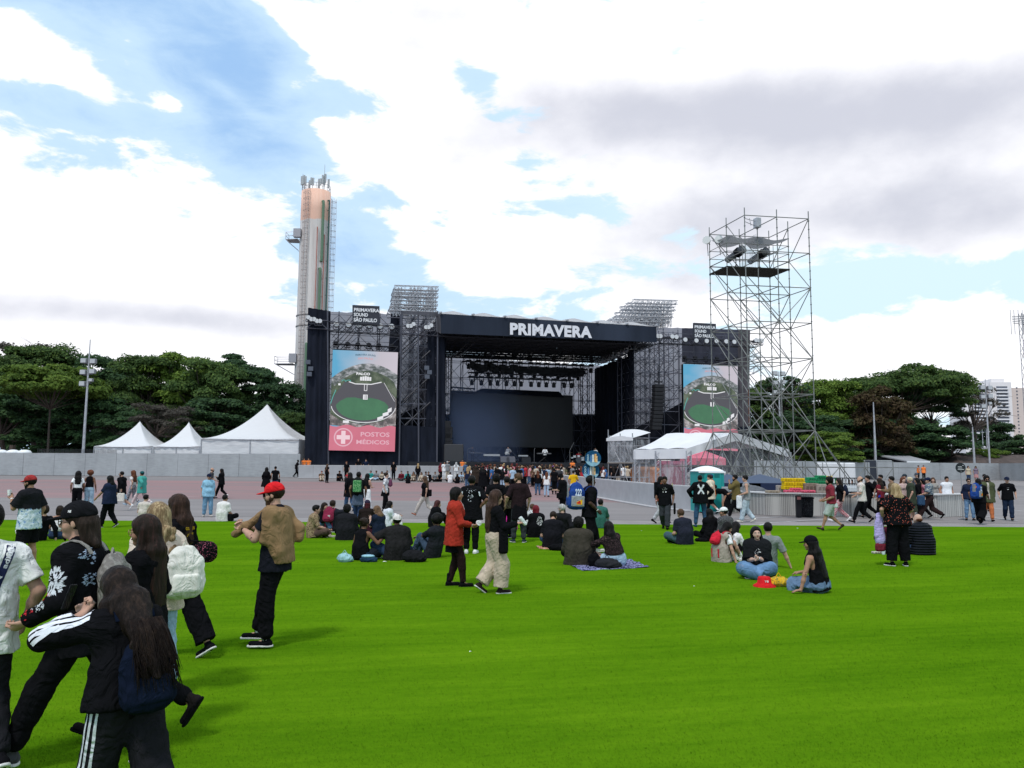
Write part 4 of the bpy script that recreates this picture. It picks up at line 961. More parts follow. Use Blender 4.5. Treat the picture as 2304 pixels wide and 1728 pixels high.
def barrier(pts,h,label,foot=.5,cap=True,mat_=None):
 root=empty('crowd_barrier',pts[0],0,label,'barrier');o0=Vector(pts[0])
 for a,b_ in zip(pts[:-1],pts[1:]):
  L=(b_-a).length;n=max(1,round(L/1.5));d=(b_-a)/n;nn=Vector((d.y,-d.x,0)).normalized()
  mb=MB()
  for i in range(n):
   p=a-o0+d*(i+.006);q_=a-o0+d*(i+.994);mb.slab([p,q_,q_+Vector((0,0,h)),p+Vector((0,0,h))],-nn*.08)
  mb.build('barrier_panel',mat_ or barm,root)
  mb=MB();mb.slab([a-o0+Vector((0,0,h+.003)),b_-o0+Vector((0,0,h+.003)),b_-o0-nn*.3+Vector((0,0,h+.003)),a-o0-nn*.3+Vector((0,0,h+.003))],(0,0,.05));mb.slab([a-o0+nn*foot,b_-o0+nn*foot,b_-o0+Vector((0,0,0)),a-o0],(0,0,.035))
  mb.build('ledge',mat('barrier_ledge',(.46,.45,.46),.6),root)
 return root
barrier([b0,b1,b2],1.2,'pale grey crowd barrier in front of the stage, with people seated along its foot')
pts=[gnd(1292,1108),gnd(1338,1117),gnd(1400,1128),gnd(1478,1141),gnd(1561,1150),gnd(1640,1154)]
barrier(pts,1.12,'low grey panel barrier curving from the crowd towards the bar',.35)
bb=gnd(1262,1098);barrier([bb,gnd(1292,1106)],1.0,'short grey barrier section at the right end of the crowd')
p0=at(1369,1085,55.0);p1=at(1424,1088,53.5);cp=empty('camera_platform',(p0.x,55,gz(55)),math.atan2(p1.y-p0.y,p1.x-p0.x),'small camera platform wrapped in clear plastic left of the white event tent','platform')
w_=(p1-p0).xy.length;zf=at(1395,1040,54.3).z-gz(55);zr=at(1375,972,54.3).z-gz(55)
CLEAR=bpy.data.materials.new('clear_plastic');CLEAR.use_nodes=True;t=NT(CLEAR.node_tree);b=t.n['Principled BSDF'];b.inputs['Base Color'].default_value=(.55,.55,.58,1);b.inputs['Roughness'].default_value=.25
c=t.new('ShaderNodeTexCoord').outputs['Object'];f=t.noise(t.mapping(c,scale=(1.5,1.5,.5)),1.6,4,.6,.8)
t.l.new(t.mapr(f,.4,.7,.16,.55),b.inputs['Alpha']);t.l.new(t.new('ShaderNodeBump',ins={'Strength':.7,'Height':f,'Distance':.2}).outputs[0],b.inputs['Normal'])
mb=MB()
for x in(0,w_/2,w_):
 for y in(0,1.8):mb.bar((x,y,0),(x,y,zr-(.1 if x else-.2)),.035,5)
for z in(.6,1.2,zf,zf+1.1,zr-.4):
 for y in(0,1.8):mb.bar((0,y,z),(w_,y,z),.03,4)
 for x in(0,w_):mb.bar((x,0,z),(x,1.8,z),.03,4)
for y in(0,1.8):mb.bar((0,y,.1),(w_/2,y,zf),.025,4).bar((w_,y,.1),(w_/2,y,zf),.025,4).bar((0,y,zf+1.6),(w_/2,y,zf),.025,4)
mb.build('frame',STEEL,cp)
MB().box(-.05,w_+.05,-.05,1.85,zf-.08,zf).build('floor',mat('ply_floor',(.2,.17,.15),.8),cp)
mb=MB();mb.grid(lambda u,v:Vector((w_*u,-.05+.03*math.sin(u*14+v*9),zf+(zr-.45-zf)*v)),14,10);mb.grid(lambda u,v:Vector((-.04+.03*math.sin(u*14+v*9),1.85*u,zf+(zr-.2-zf)*v)),10,10);mb.grid(lambda u,v:Vector((w_+.04,1.85*u,zf+(zr-.5-zf)*v)),6,6)
mb.build('plastic_sheet',CLEAR,cp,True)
MB().grid(lambda u,v:Vector((-.1+(w_+.2)*u,-.1+2.0*v,zr-.42+.42*v+.12*math.sin(u*3.14)+.25*(1-u)*v)),10,6).grid(lambda u,v:Vector((-.1+(w_+.2)*u,-.1+.01,zr-.60+.2*v+.12*math.sin(u*3.14)*v)),10,2).build('roof_cover',tentm,cp,True)
eY=52.0
E0=at(1425,1012,eY);E1=at(1545,1009,eY-3.2);E2=at(1773,1011,eY-.8)
zg=gz(eY);ev=empty('event_tent',(E0.x,E0.y,zg),0,'white roofed event tent with clear plastic walls and truss posts behind the low barrier','tent');O_=Vector((E0.x,E0.y,zg))
L_=lambda p:Vector(p)-O_
rg0=L_(at(1500,976,eY+1.4));rg1=L_(at(1655,974,eY-1.9));e0,e1,e2=L_(E0),L_(E1),L_(E2);b3=e2+(rg0-rg1)
roofp=mat('tent_roof',(.66,.65,.67),.55,noise=.06,nscale=1.0,bump=.4,bscale=2)
mb=MB();
def rf1(u,v):
 p=(e0.lerp(e1,u)).lerp(rg0.lerp(rg1,u),v);return p+Vector((0,0,-.12*math.sin(math.pi*v)+.05*abs(math.sin(u*9.42))))
def rf2(u,v):
 p=(b3.lerp(e2,u)).lerp(rg0.lerp(rg1,u),v);return p+Vector((0,0,-.10*math.sin(math.pi*v)+.05*abs(math.sin(u*9.42))))
mb.grid(rf1,30,8);mb.grid(rf2,30,8);mb.build('roof',roofp,ev,True)
mb=MB();dzv=Vector((0,0,-.62));o3=Vector((0,-.05,0))
for(a,b_,n_)in((e0,e1,14),(e1,rg1,10),(rg1,e2,10)):
 mb.grid(lambda u,v,a=a,b_=b_:a.lerp(b_,u)+dzv*v*(1 if a is e0 else .8)+o3*(1+.8*math.sin(u*26)),n_*2,3)
mb.build('valance',roofp,ev,True)
def post(p,h,nm='truss_post'):
 MB().truss((p[0],p[1],0),(p[0],p[1],h),.3,.03,.3).build(nm,STEELL,ev)
for px,Y_ in((1480,eY-1.5),(1548,eY-3.1),(1772,eY-.9),(1433,eY)):
 g_=at(px,1000,Y_);post(L_(Vector((g_.x,Y_,zg))),e0.z-.1)
mb=MB();h1=e0.z-.5
mb.grid(lambda u,v:(e0.lerp(e1,u)*1.0)*Vector((1,1,0))+Vector((0,.25+.04*math.sin(u*22+v*4),h1*v))if False else Vector(((e0.x+(e1.x-e0.x)*u),(e0.y+(e1.y-e0.y)*u)+.25+.05*math.sin(u*22+v*4),h1*v)),40,8)
mb.grid(lambda u,v:Vector((e1.x+(e2.x-e1.x)*u,e1.y+(e2.y-e1.y)*u+.3+.05*math.sin(u*30+v*4),(h1+(rg1.z-h1-.5)*(1-abs(2*u-1.02)))*v)),50,8)
mb.build('plastic_wall',CLEAR,ev,True)
mb=MB();mb.grid(lambda u,v:Vector((b3.x*.2+u*6,b3.y+1.5,2.0*v)),4,2)
for i,(px,py,Y_,w2,h2,c_,lb_)in enumerate(((1452,1063,56,1.0,.5,(.60,.22,.08),'orange equipment cover behind the plastic wall of the event tent'),(1510,1055,57,1.1,.7,(.24,.06,.10),'dark red equipment cover behind the event tent plastic'),(1495,1050,58,.6,.6,(.5,.45,.42),'pale equipment case behind the event tent plastic'))):
 p=at(px,py,Y_);r_=MB().bbox(-w2,w2,-.4,.4,0,h2*1.6+p.z-gz(Y_)-h2*.8,.2).build('equipment_cover',mat('cover%d'%0 if False else 'cover_cloth',c_,.8),loc=(p.x,Y_,gz(Y_)));tag(r_,lb_,'cover')
pk=at(1580,1020,60);pkr=empty('pink_canopy',(pk.x,60,gz(60)),0,'pink canopy seen under the event tent roof','canopy')
for x_,y_ in((-1.5,0),(1.5,0),(-1.5,3),(1.5,3)):MB().bar((x_,y_,0),(x_,y_,2.9),.04,4).build('leg',STEEL,pkr)
MB().add([(-1.7,-.2,2.5),(1.7,-.2,2.5),(1.7,3.2,2.5),(-1.7,3.2,2.5),(0,1.5,3.3),(-1.7,-.2,2.0),(1.7,-.2,2.0)],[(0,1,4),(1,2,4),(2,3,4),(3,0,4),(0,1,6,5)]).build('roof',mat('pink_cloth',(.62,.13,.19),.7),pkr)
C0=Vector((13.14,45.3,0));dR=Vector((3.88,.55,0)).normalized();dB=Vector((-.75,3.85,0)).normalized();sp_=1.93
sp_=1.0;pC=at(1675,484,45.3);pR=at(1819,497,45.9);pA=at(1596,529,49.2);C0=Vector((pC.x,pC.y,0));dR=Vector((pR.x-pC.x,pR.y-pC.y,0))/2;dB=Vector((pA.x-pC.x,pA.y-pC.y,0))/2
zg=gz(46);st_=empty('scaffold_tower',(C0.x,C0.y,zg),0,'tall open steel scaffold tower with a followspot platform near its top','tower')
top_z=at(1674,484,45.3).z-zg;n_lev=8;hs=top_z/n_lev
G=lambda i,j,z:dR*(sp_*i)+dB*(sp_*j)+Vector((0,0,z))
TS=mat('tower_steel',(.21,.21,.20),.5,.6,noise=.25,nscale=2)
rs_=mat('rusty_pole',(.26,.09,.04),.8)
for i in range(3):
 for j in range(3):
  mb=MB();mb.bar(G(i,j,0),G(i,j,top_z+.45),.032,6)
  for k in range(int(top_z/.5)+1):mb.bar(G(i,j,k*.5-.02),G(i,j,k*.5+.02),.055,6)
  mb.build('pole',TS,st_)
for k in range(1,n_lev+1):
 z=hs*k;mb=MB()
 for i in range(3):
  mb.bar(G(i,0,z),G(i,2,z),.028,5)
  if not(k==8 and i==1):mb.bar(G(0,i,z),G(2,i,z),.028,5)
 mb.build('ledger',TS,st_)
for k in range(n_lev):
 z0,z1=hs*k,hs*(k+1);mb=MB()
 for i in range(2):
  if k<6:mb.bar(G(i,0,z1)if(i+k)%2 else G(i,0,z0),G(i+1,0,z0)if(i+k)%2 else G(i+1,0,z1),.026,5)
  mb.bar(G(i,2,z1),G(i+1,2,z0),.026,5)
  mb.bar(G(2,i,z1)if k%2 else G(2,i,z0),G(2,i+1,z0)if k%2 else G(2,i+1,z1),.026,5)
  mb.bar(G(0,i+1,z1),G(0,i,z0),.026,5)
  if k<6:mb.bar(G(i,1,z1),G(i+1,1,z0),.026,5);mb.bar(G(1,i+1,z1),G(1,i,z0),.026,5)
 mb.build('diagonal',TS,st_)
mb=MB()
X=lambda i,j,z:dR*(sp_*i)+dB*(sp_*j)+Vector((0,0,z))
for i in(-1.0,0,1,2,2.75,3.6):
 mb.bar(X(i,-1.0,0),X(i,-1.0,hs+.35),.028,5);mb.bar(X(i,-1,hs),X(i,3,hs),.022,5);mb.bar(X(i,3,0),X(i,3,hs+.35),.028,5)
for j in(-1.0,0,1,2,3):mb.bar(X(-1.6,j,hs),X(4.4,j,hs),.022,5);mb.bar(X(3.6,j,0),X(3.6,j,hs+.3),.022,5);mb.bar(X(-1,j,0),X(-1,j,hs+.3),.022,5)
for j in(0,1,2):mb.bar(X(2,j,hs*2),X(2.75,j,hs),.028,5);mb.bar(X(2,j,hs*2),X(3.6,j,0),.028,5);mb.bar(X(0,j,hs*2),X(-1,j,0),.028,5)
for i in(0,1,2):mb.bar(X(i,0,hs*2),X(i,-1,0),.028,5);mb.bar(X(i,2,hs*2),X(i,3,0),.028,5)
for a_,b_ in((-1,0),(0,1),(1,2),(2,2.75),(2.75,3.6)):mb.bar(X(a_,-1,0),X(b_,-1,hs),.026,5);mb.bar(X(b_,-1,0),X(a_,-1,hs),.026,5)
mb.build('outrigger',TS,st_)
MB().bar(G(0,0,hs*2.1)+Vector((.0,-.0,0)),G(0,0,hs*3.1),.032,6).build('rusty_section',rs_,st_)
zp=13.5*top_z/16
plm=mat('deck_ply',(.02,.02,.016),.9,noise=.3,nscale=2)
MB().slab([G(-.02,.98,zp),G(2.02,.98,zp),G(2.02,2.02,zp),G(-.02,2.02,zp)],(0,0,.07)).build('platform',plm,st_)
mb=MB()
for dz_ in(.5,1.0,1.5):
 for(a,b_)in((G(0,1,zp+dz_),G(2,1,zp+dz_)),(G(0,1,zp+dz_),G(0,2,zp+dz_)),(G(2,1,zp+dz_),G(2,2,zp+dz_)),(G(0,2,zp+dz_),G(2,2,zp+dz_))):mb.bar(a,b_,.02,4)
for i in(.5,1.5):mb.bar(G(i,1,zp),G(i,1,zp+1.5),.018,4)
mb.build('handrail',TS,st_)
tarp=cloth('grey_tarp',(.24,.24,.26),.35,1.2,.1,(.35,.35,.37))
MB().grid(lambda u,v:G(2*u,.95+1.07*v,top_z-.35-.55*math.sin(math.pi*u*2)**2*(.3+.5*v)-.3*v*(1-v)*2-.3*(1-v)),24,8).build('tarpaulin',tarp,st_,True)
MB().grid(lambda u,v:G(1.0+.25*math.sin(v*4)*.3,1.05+.95*u,top_z-.4-2.2*v),8,10).build('hanging_plastic',CLEAR,st_,True)
def followspot(i,j,yaw,lab):
 p=G(i,j,zp+.07)+Vector((C0.x,C0.y,zg));r_=empty('followspot',p,yaw,lab,'spotlight','followspots on the scaffold tower')
 MB().bar((0,0,.9),(0,0,0),.03,5).bar((0,0,.35),(.35,.25,0),.02,4).bar((0,0,.35),(-.35,.25,0),.02,4).bar((0,0,.35),(0,-.4,0),.02,4).build('tripod',BLACKM,r_)
 MB().tube([(0,-.75,.72),(0,-.7,.76),(0,.0,1.02),(0,.55,1.22),(0,.62,1.25)],.2,14,[.12,.19,.21,.27,.24]).build('barrel',mat('spot_grey',(.16,.16,.18),.5),r_)
 MB().tube([(0,.05,1.02),(0,.32,1.14)],.28,14,[.29,.3]).build('hood',BLACKM,r_)
 return r_
followspot(.55,1.45,R(35-180),'left followspot on the scaffold tower platform, tilted and wrapped in plastic')
followspot(1.35,1.5,R(-140),'right followspot on the scaffold tower platform, tilted and wrapped in plastic')
for k,(i,dz_)in enumerate(((-.28,1.9),(.12,2.0))):
 p=G(i,1.6,zp+dz_)+Vector((C0.x,C0.y,zg));r_=empty('dish_light',p,0,['round pale dish lamp hanging out at the left of the tower platform','round pale dish lamp just inside the left pole of the tower platform'][k],'lamp')
 MB().tube([(.1,.15,-.05),(0,0,0),(-.12,-.2,.03)],.2,16,[.08,.2,.26]).build('shade',mat('dish_white',(.60,.60,.60),.4),r_)
 MB().bar((.0,.1,0),(.05,.1,-.9),.02,4).build('stem',BLACKM,r_)
p=G(1,.95,top_z-.1)+Vector((C0.x,C0.y,zg));r_=empty('loudspeaker_box',p,.3,'grey box with brackets mounted at the top centre of the scaffold tower','box');MB().bbox(-.22,.1,-.2,.2,0,.6).build('box',STEELL,r_);MB().bar((-.2,0,.1),(-.9,0,.3),.02,4).bar((-.2,0,.4),(-.9,0,.5),.02,4).bar((-.5,0,.1),(-.6,0,.55),.02,4).build('bracket',STEEL,r_)
A3=lambda*v:np.array(v,dtype=float)
def nrm(v):v=np.asarray(v,float);return v/(np.linalg.norm(v)+1e-9)
def cap(a,b,ra,rb=None,M=None,cuts=(),k=None,sub=False,box=None):
 return dict(a=np.asarray(a,float),b=np.asarray(b,float),ra=ra,rb=ra if rb is None else rb,M=M,cuts=cuts,k=k,sub=sub,box=box)
def frameM(r,f,u,s):
 return np.stack([np.asarray(r)/s[0],np.asarray(f)/s[1],np.asarray(u)/s[2]],1)
def ell(c,r3,fr,**kw):
 m=min(r3);return cap(c,c,m,m,frameM(fr[0],fr[1],fr[2],(r3[0]/m,r3[1]/m,r3[2]/m)),**kw)
def rbox(c,h3,fr,rnd=.02,**kw):
 return cap(c,c,rnd,rnd,None,box=(np.asarray(h3,float),np.stack(fr,1)),**kw)
_nz=np.random.default_rng(5)
_ND=[(nrm(_nz.normal(size=3)),_nz.random()*6.28)for _ in range(7)]
def snoise(P,wl,an=(1,1,1)):
 o=0
 for i,(d,ph)in enumerate(_ND):o=o+np.sin((P[...,0]*d[0]*an[0]+P[...,1]*d[1]*an[1]+P[...,2]*d[2]*an[2])*6.28/wl*(1+.22*i)+ph)
 return o/4.0
def sdf_mesh(prims,vox,k=.03,cuts=(),amp=0.,wl=.12,an=(1,1,1),seed=0.):
 adds=[p for p in prims if not p['sub']]
 lo=np.full(3,9.);hi=np.full(3,-9.);bb=[]
 for p in prims:
  sc=1.0
  if p['M']is not None:sc=max(1/np.linalg.norm(p['M'][:,i])for i in range(3))
  r=max(p['ra'],p['rb'])*sc
  if p['box']:r=np.linalg.norm(p['box'][0])+p['ra']
  l=np.minimum(p['a'],p['b'])-r;h=np.maximum(p['a'],p['b'])+r;bb.append((l,h))
  if not p['sub']:lo=np.minimum(lo,l);hi=np.maximum(hi,h)
 lo=lo-3*vox-amp;hi=hi+3*vox+amp;n=np.ceil((hi-lo)/vox).astype(int)+1
 ax=[lo[i]+vox*np.arange(n[i])for i in range(3)]
 F=np.full(tuple(n),.4,dtype=np.float32)
 for p,(l,h)in zip(prims,bb):
  kk=k if p['k']is None else p['k'];mg=kk+2.5*vox+amp
  i0=np.clip(((l-mg-lo)/vox).astype(int),0,n);i1=np.clip(((h+mg-lo)/vox).astype(int)+2,0,n)
  if np.any(i1<=i0):continue
  X,Y,Z=np.meshgrid(ax[0][i0[0]:i1[0]],ax[1][i0[1]:i1[1]],ax[2][i0[2]:i1[2]],indexing='ij')
  if p['box']:
   hs_,fr=p['box'];q=np.stack([X-p['a'][0],Y-p['a'][1],Z-p['a'][2]],-1)@fr;w_=np.abs(q)-(hs_-p['ra'])
   d=np.linalg.norm(np.maximum(w_,0),axis=-1)+np.minimum(w_.max(-1),0)-p['ra']
  else:
   q=np.stack([X-p['a'][0],Y-p['a'][1],Z-p['a'][2]],-1);ba=p['b']-p['a']
   if p['M']is not None:q=q@p['M'];ba=ba@p['M']
   bb2=ba@ba
   if bb2>1e-12:hh=np.clip((q@ba)/bb2,0,1);d=np.linalg.norm(q-hh[...,None]*ba,axis=-1)-(p['ra']+(p['rb']-p['ra'])*hh)
   else:d=np.linalg.norm(q,axis=-1)-p['ra']
  for(c,nn)in p['cuts']:d=np.maximum(d,(X-c[0])*nn[0]+(Y-c[1])*nn[1]+(Z-c[2])*nn[2])
  sl_=F[i0[0]:i1[0],i0[1]:i1[1],i0[2]:i1[2]]
  if p['sub']:d=-d;hh=np.maximum(kk-np.abs(sl_-d),0)/kk;sl_[...]=np.maximum(sl_,d)+hh*hh*kk*.25
  else:hh=np.maximum(kk-np.abs(sl_-d),0)/kk;sl_[...]=np.minimum(sl_,d)-hh*hh*kk*.25
 if amp or cuts:
  X,Y,Z=np.meshgrid(*ax,indexing='ij',sparse=False)
  if amp:
   F+=amp*snoise(np.stack([X+seed,Y,Z],-1),wl,an)
  for(c,nn)in cuts:F=np.maximum(F,(X-c[0])*nn[0]+(Y-c[1])*nn[1]+(Z-c[2])*nn[2])
 S_=F<0;nx,ny,nz=F.shape
 c8=[S_[i:nx-1+i,j:ny-1+j,l:nz-1+l]for i in(0,1)for j in(0,1)for l in(0,1)]
 cnt=sum(c.astype(np.int8)for c in c8);act=(cnt>0)&(cnt<8)
 idx=np.argwhere(act)
 if len(idx)==0:return np.zeros((0,3)),np.zeros((0,4),int)
 acc=np.zeros((len(idx),3));ct=np.zeros(len(idx));I=idx
 for e in range(3):
  o=[(0,0,0)]*4;oth=[a for a in range(3)if a!=e]
  for s0 in(0,1):
   for s1 in(0,1):
    off=np.zeros(3,int);off[oth[0]]=s0;off[oth[1]]=s1;P0=I+off;P1=P0.copy();P1[:,e]+=1
    f0=F[P0[:,0],P0[:,1],P0[:,2]];f1=F[P1[:,0],P1[:,1],P1[:,2]];m_=(f0<0)!=(f1<0)
    t_=np.where(m_,f0/np.where(m_,f0-f1,1),0);pos=P0.astype(float);pos[:,e]+=t_
    acc+=pos*m_[:,None];ct+=m_
 V=acc/ct[:,None]*vox+lo
 vid=np.full(act.shape,-1,np.int64);vid[tuple(idx.T)]=np.arange(len(idx))
 quads=[]
 for e in range(3):
  sl0=[slice(None)]*3;sl1=[slice(None)]*3;sl0[e]=slice(0,F.shape[e]-1);sl1[e]=slice(1,F.shape[e])
  s0=S_[tuple(sl0)];s1=S_[tuple(sl1)];E=np.argwhere(s0!=s1)
  oth=[a for a in range(3)if a!=e]
  ok=np.ones(len(E),bool)
  for a in oth:ok&=(E[:,a]>0)&(E[:,a]<F.shape[a]-1)
  E=E[ok];fl=s0[tuple(E.T)]
  def g(d0,d1):
   Q=E.copy();Q[:,oth[0]]+=d0;Q[:,oth[1]]+=d1;return vid[Q[:,0],Q[:,1],Q[:,2]]
  q=np.stack([g(-1,-1),g(0,-1),g(0,0),g(-1,0)],1)
  flip=fl if e!=1 else~fl
  q=np.where(flip[:,None],q,q[:,::-1]);quads.append(q)
 Q=np.concatenate(quads);Q=Q[(Q>=0).all(1)]
 return V,Q
_PM={}
def dressm(kind,c,c2=None):
 key=(kind,tuple(c),tuple(c2)if c2 else None)
 if key in _PM:return _PM[key]
 m=bpy.data.materials.new({'skin':'skin','hair':'hair'}.get(kind,'cloth'));m.use_nodes=True;t=NT(m.node_tree);b=t.n['Principled BSDF']
 co=t.new('ShaderNodeTexCoord').outputs['Object'];col=None
 b.inputs['Specular IOR Level'].default_value=.03 if sum(c)<.1 else .1;b.inputs['Roughness'].default_value=.95
 fold=t.noise(t.mapping(co,scale=(1,1,.55)),9,3,.55,.6);fine=t.noise(co,120,2,.6)
 if kind=='skin':
  f=t.noise(co,14,3,.6);col=t.ramp(f,[(.3,tuple(x*.86 for x in c)),(.7,tuple(min(1,x*1.1)for x in c))])
  b.inputs['Roughness'].default_value=.5;b.inputs['Subsurface Weight'].default_value=.0
  fold=None
 elif kind=='hair':
  f=t.noise(t.mapping(co,scale=(1,1,.14)),55,5,.7);f2=t.noise(t.mapping(co,scale=(1,1,.3)),11,3,.6)
  fm_=t.math('ADD',t.math('MULTIPLY',f,.6),t.math('MULTIPLY',f2,.4))
  c2=c2 or tuple(min(1,x*1.9+.004)for x in c)
  col=t.ramp(fm_,[(.38,tuple(x*.6 for x in c)),(.5,c),(.62,c2)]);b.inputs['Roughness'].default_value=.5;b.inputs['Specular IOR Level'].default_value=.10
  bn=t.new('ShaderNodeBump',ins={'Strength':.8,'Height':f,'Distance':.012});t.l.new(bn.outputs[0],b.inputs['Normal']);fold=None
 elif kind=='denim':
  f=t.noise(co,7,4,.6);col=t.ramp(f,[(.3,tuple(x*.72 for x in c)),(.7,tuple(min(1,x*1.3)for x in c))])
 elif kind=='spots':
  v=t.new('ShaderNodeTexVoronoi',ins={'Scale':26.0,'Vector':co});col=t.mix(t.mapr(v.outputs['Distance'],.22,.26),c2,c)
 elif kind=='dots':
  v=t.new('ShaderNodeTexVoronoi',ins={'Scale':60.0,'Vector':co});col=t.mix(t.mapr(v.outputs['Distance'],.22,.3),c2,c)
 elif kind=='floral':
  f=t.noise(co,22,3,.6,1.5);col=t.mix(t.mapr(f,.5,.56),c,c2)
 elif kind=='check':
  v=t.new('ShaderNodeTexChecker',ins={'Scale':30.0,'Vector':co,'Color1':(*c,1),'Color2':(*c2,1)});col=v.outputs[0]
 elif kind=='tiedye':
  sp=t.new('ShaderNodeSeparateXYZ');t.l.new(co,sp.inputs[0]);f=t.noise(co,9,5,.7,1.2)
  z=t.math('ADD',sp.outputs[2],t.math('MULTIPLY',f,.16));lo_=t.ramp(f,[(.38,(.05,.14,.35)),(.46,(.42,.52,.60)),(.6,(.62,.66,.70))]);col=t.mix(t.mapr(z,1.20,1.225),lo_,c)
 elif kind=='puffer':
  w_=t.new('ShaderNodeTexWave',ins={'Scale':5.5,'Vector':co,'Distortion':.5});w_.bands_direction='Z'
  bn=t.new('ShaderNodeBump',ins={'Strength':1.0,'Height':w_.outputs['Fac'],'Distance':.05});t.l.new(bn.outputs[0],b.inputs['Normal']);b.inputs['Roughness'].default_value=.5;fold=None
 elif kind=='leather':b.inputs['Roughness'].default_value=.38
 if fold is not None:
  rg=t.math('ABSOLUTE',t.math('SUBTRACT',t.noise(t.mapping(co,scale=(1,1,.7),rot=(.3,.4,.2)),5.5,3,.5,1.6),.5));h=t.math('ADD',t.math('MULTIPLY',t.mapr(rg,0,.16),.55),t.math('MULTIPLY_ADD',fine,.08,t.math('MULTIPLY',fold,.4)));bn=t.new('ShaderNodeBump',ins={'Strength':.6,'Height':h,'Distance':.024});t.l.new(bn.outputs[0],b.inputs['Normal'])
 if col is None:
  k=t.mapr(fold if fold is not None else t.noise(co,5),.3,.7,.85,1.15,False);v=t.new('ShaderNodeVectorMath',operation='SCALE',ins={0:(*c,),'Scale':k});col=v.outputs[0]
 t.l.new(col,b.inputs['Base Color']);_PM[key]=m;return m
SK={'light':(.46,.27,.20),'pale':(.52,.33,.26),'tan':(.34,.185,.125),'brown':(.17,.085,.055),'dark':(.065,.035,.025)}
HC={'black':(.006,.005,.005),'dbrown':(.018,.011,.008),'brown':(.065,.036,.022),'blonde':(.30,.20,.10),'red':(.12,.02,.02),'auburn':(.10,.035,.018),'grey':(.33,.32,.32),'teal':(.02,.10,.11)}
BK=(.0065,.0065,.008);BK2=(.014,.014,.017);WH=(.72,.71,.72);NV=(.014,.02,.045);DG=(.05,.05,.055);GY=(.22,.22,.23)
JB=(.055,.105,.19);JL=(.28,.38,.48);JD=(.025,.045,.095);BE=(.44,.36,.29);OR=(.80,.20,.05)
def ik(a,t_,l1,l2,hint):
 a=np.asarray(a,float);t_=np.asarray(t_,float);d=t_-a;L=np.linalg.norm(d);L2=min(max(L,abs(l1-l2)+.01),l1+l2-.002);u=d/(L+1e-9)
 x=(l1*l1-l2*l2+L2*L2)/(2*L2);h=math.sqrt(max(l1*l1-x*x,0));p=np.asarray(hint,float);p=nrm(p-u*(p@u));return a+u*x+p*h,a+u*L2
def rotm(yaw=0,pitch=0,roll=0):
 """columns right, forward, up; yaw + = turn left, pitch + = lean forward"""
 M=Matrix.Rotation(R(yaw),3,'Z')@Matrix.Rotation(R(-pitch),3,'X')@Matrix.Rotation(R(roll),3,'Y');M=np.array(M);return M[:,0],M[:,1],M[:,2]
POSES={'stand':dict(),'stand2':dict(LF=(-.13,.02,.085,12,0),RF=(.12,-.06,.085,-25,0)),'wide':dict(LF=(-.17,.02,.085,14,0),RF=(.17,.0,.085,-14,0)),'walk':dict(pz=.90,LF=(-.08,.30,.10,0,-14),RF=(.08,-.30,.20,0,42),LH=(-.24,-.12,.92),RH=(.25,.22,.98)),'walk2':dict(pz=.91,LF=(-.08,.20,.085,0,-6),RF=(.08,-.24,.15,0,32),LH=(-.24,-.04,.90),RH=(.25,.14,.92)),'stride':dict(pz=.86,LF=(-.08,.42,.10,0,-18),RF=(.08,-.44,.22,0,50),LH=(-.24,-.15,.90),RH=(.25,.25,.95)),'cross':dict(p=(0,0,.12),l1=-12,l2=16,LF=(.10,.30,.07,60,10),RF=(-.10,.34,.06,-60,10),KL=(-1,.25,.35),KR=(1,.25,.35),LH=(-.18,.30,.22),RH=(.18,.30,.22)),'knees':dict(p=(0,0,.12),l1=-8,l2=20,LF=(-.11,.50,.085,0,0),RF=(.11,.52,.085,0,0),KL=(0,.1,1),KR=(0,.1,1),LH=(-.10,.44,.40),RH=(.10,.44,.38)),'legs':dict(p=(0,0,.12),l1=-6,l2=12,LF=(-.12,.80,.10,10,-50),RF=(.12,.82,.10,-10,-50),KL=(0,.1,1),KR=(0,.1,1),LH=(-.15,.35,.25),RH=(.15,.35,.25)),'back':dict(p=(0,0,.12),l1=-22,l2=-14,LF=(-.12,.50,.085,5,0),RF=(.14,.72,.10,-10,-30),KL=(0,.1,1),KR=(0,.1,1),LH=(-.05,.40,.42),RH=(.30,-.22,.06)),'side':dict(p=(0,0,.12),l1=0,l2=8,LF=(-.45,.15,.06,60,20),RF=(-.30,.42,.06,60,20),KL=(-.3,1,.1),KR=(.4,1,.2),LH=(-.1,.3,.2),RH=(.32,.05,.06)),'crouch':dict(p=(0,-.05,.36),l1=20,l2=25,LF=(-.12,.12,.085,8,0),RF=(.12,.12,.085,-8,0),KL=(-.3,1,.6),KR=(.3,1,.6),LH=(-.1,.45,.35),RH=(.1,.45,.35)),'bend':dict(pz=.88,p=(0,-.12,.88),l1=45,l2=85,LF=(-.12,.02,.085,8,0),RF=(.12,.0,.085,-8,0),LH=(-.12,.55,.55),RH=(.14,.55,.5)),}
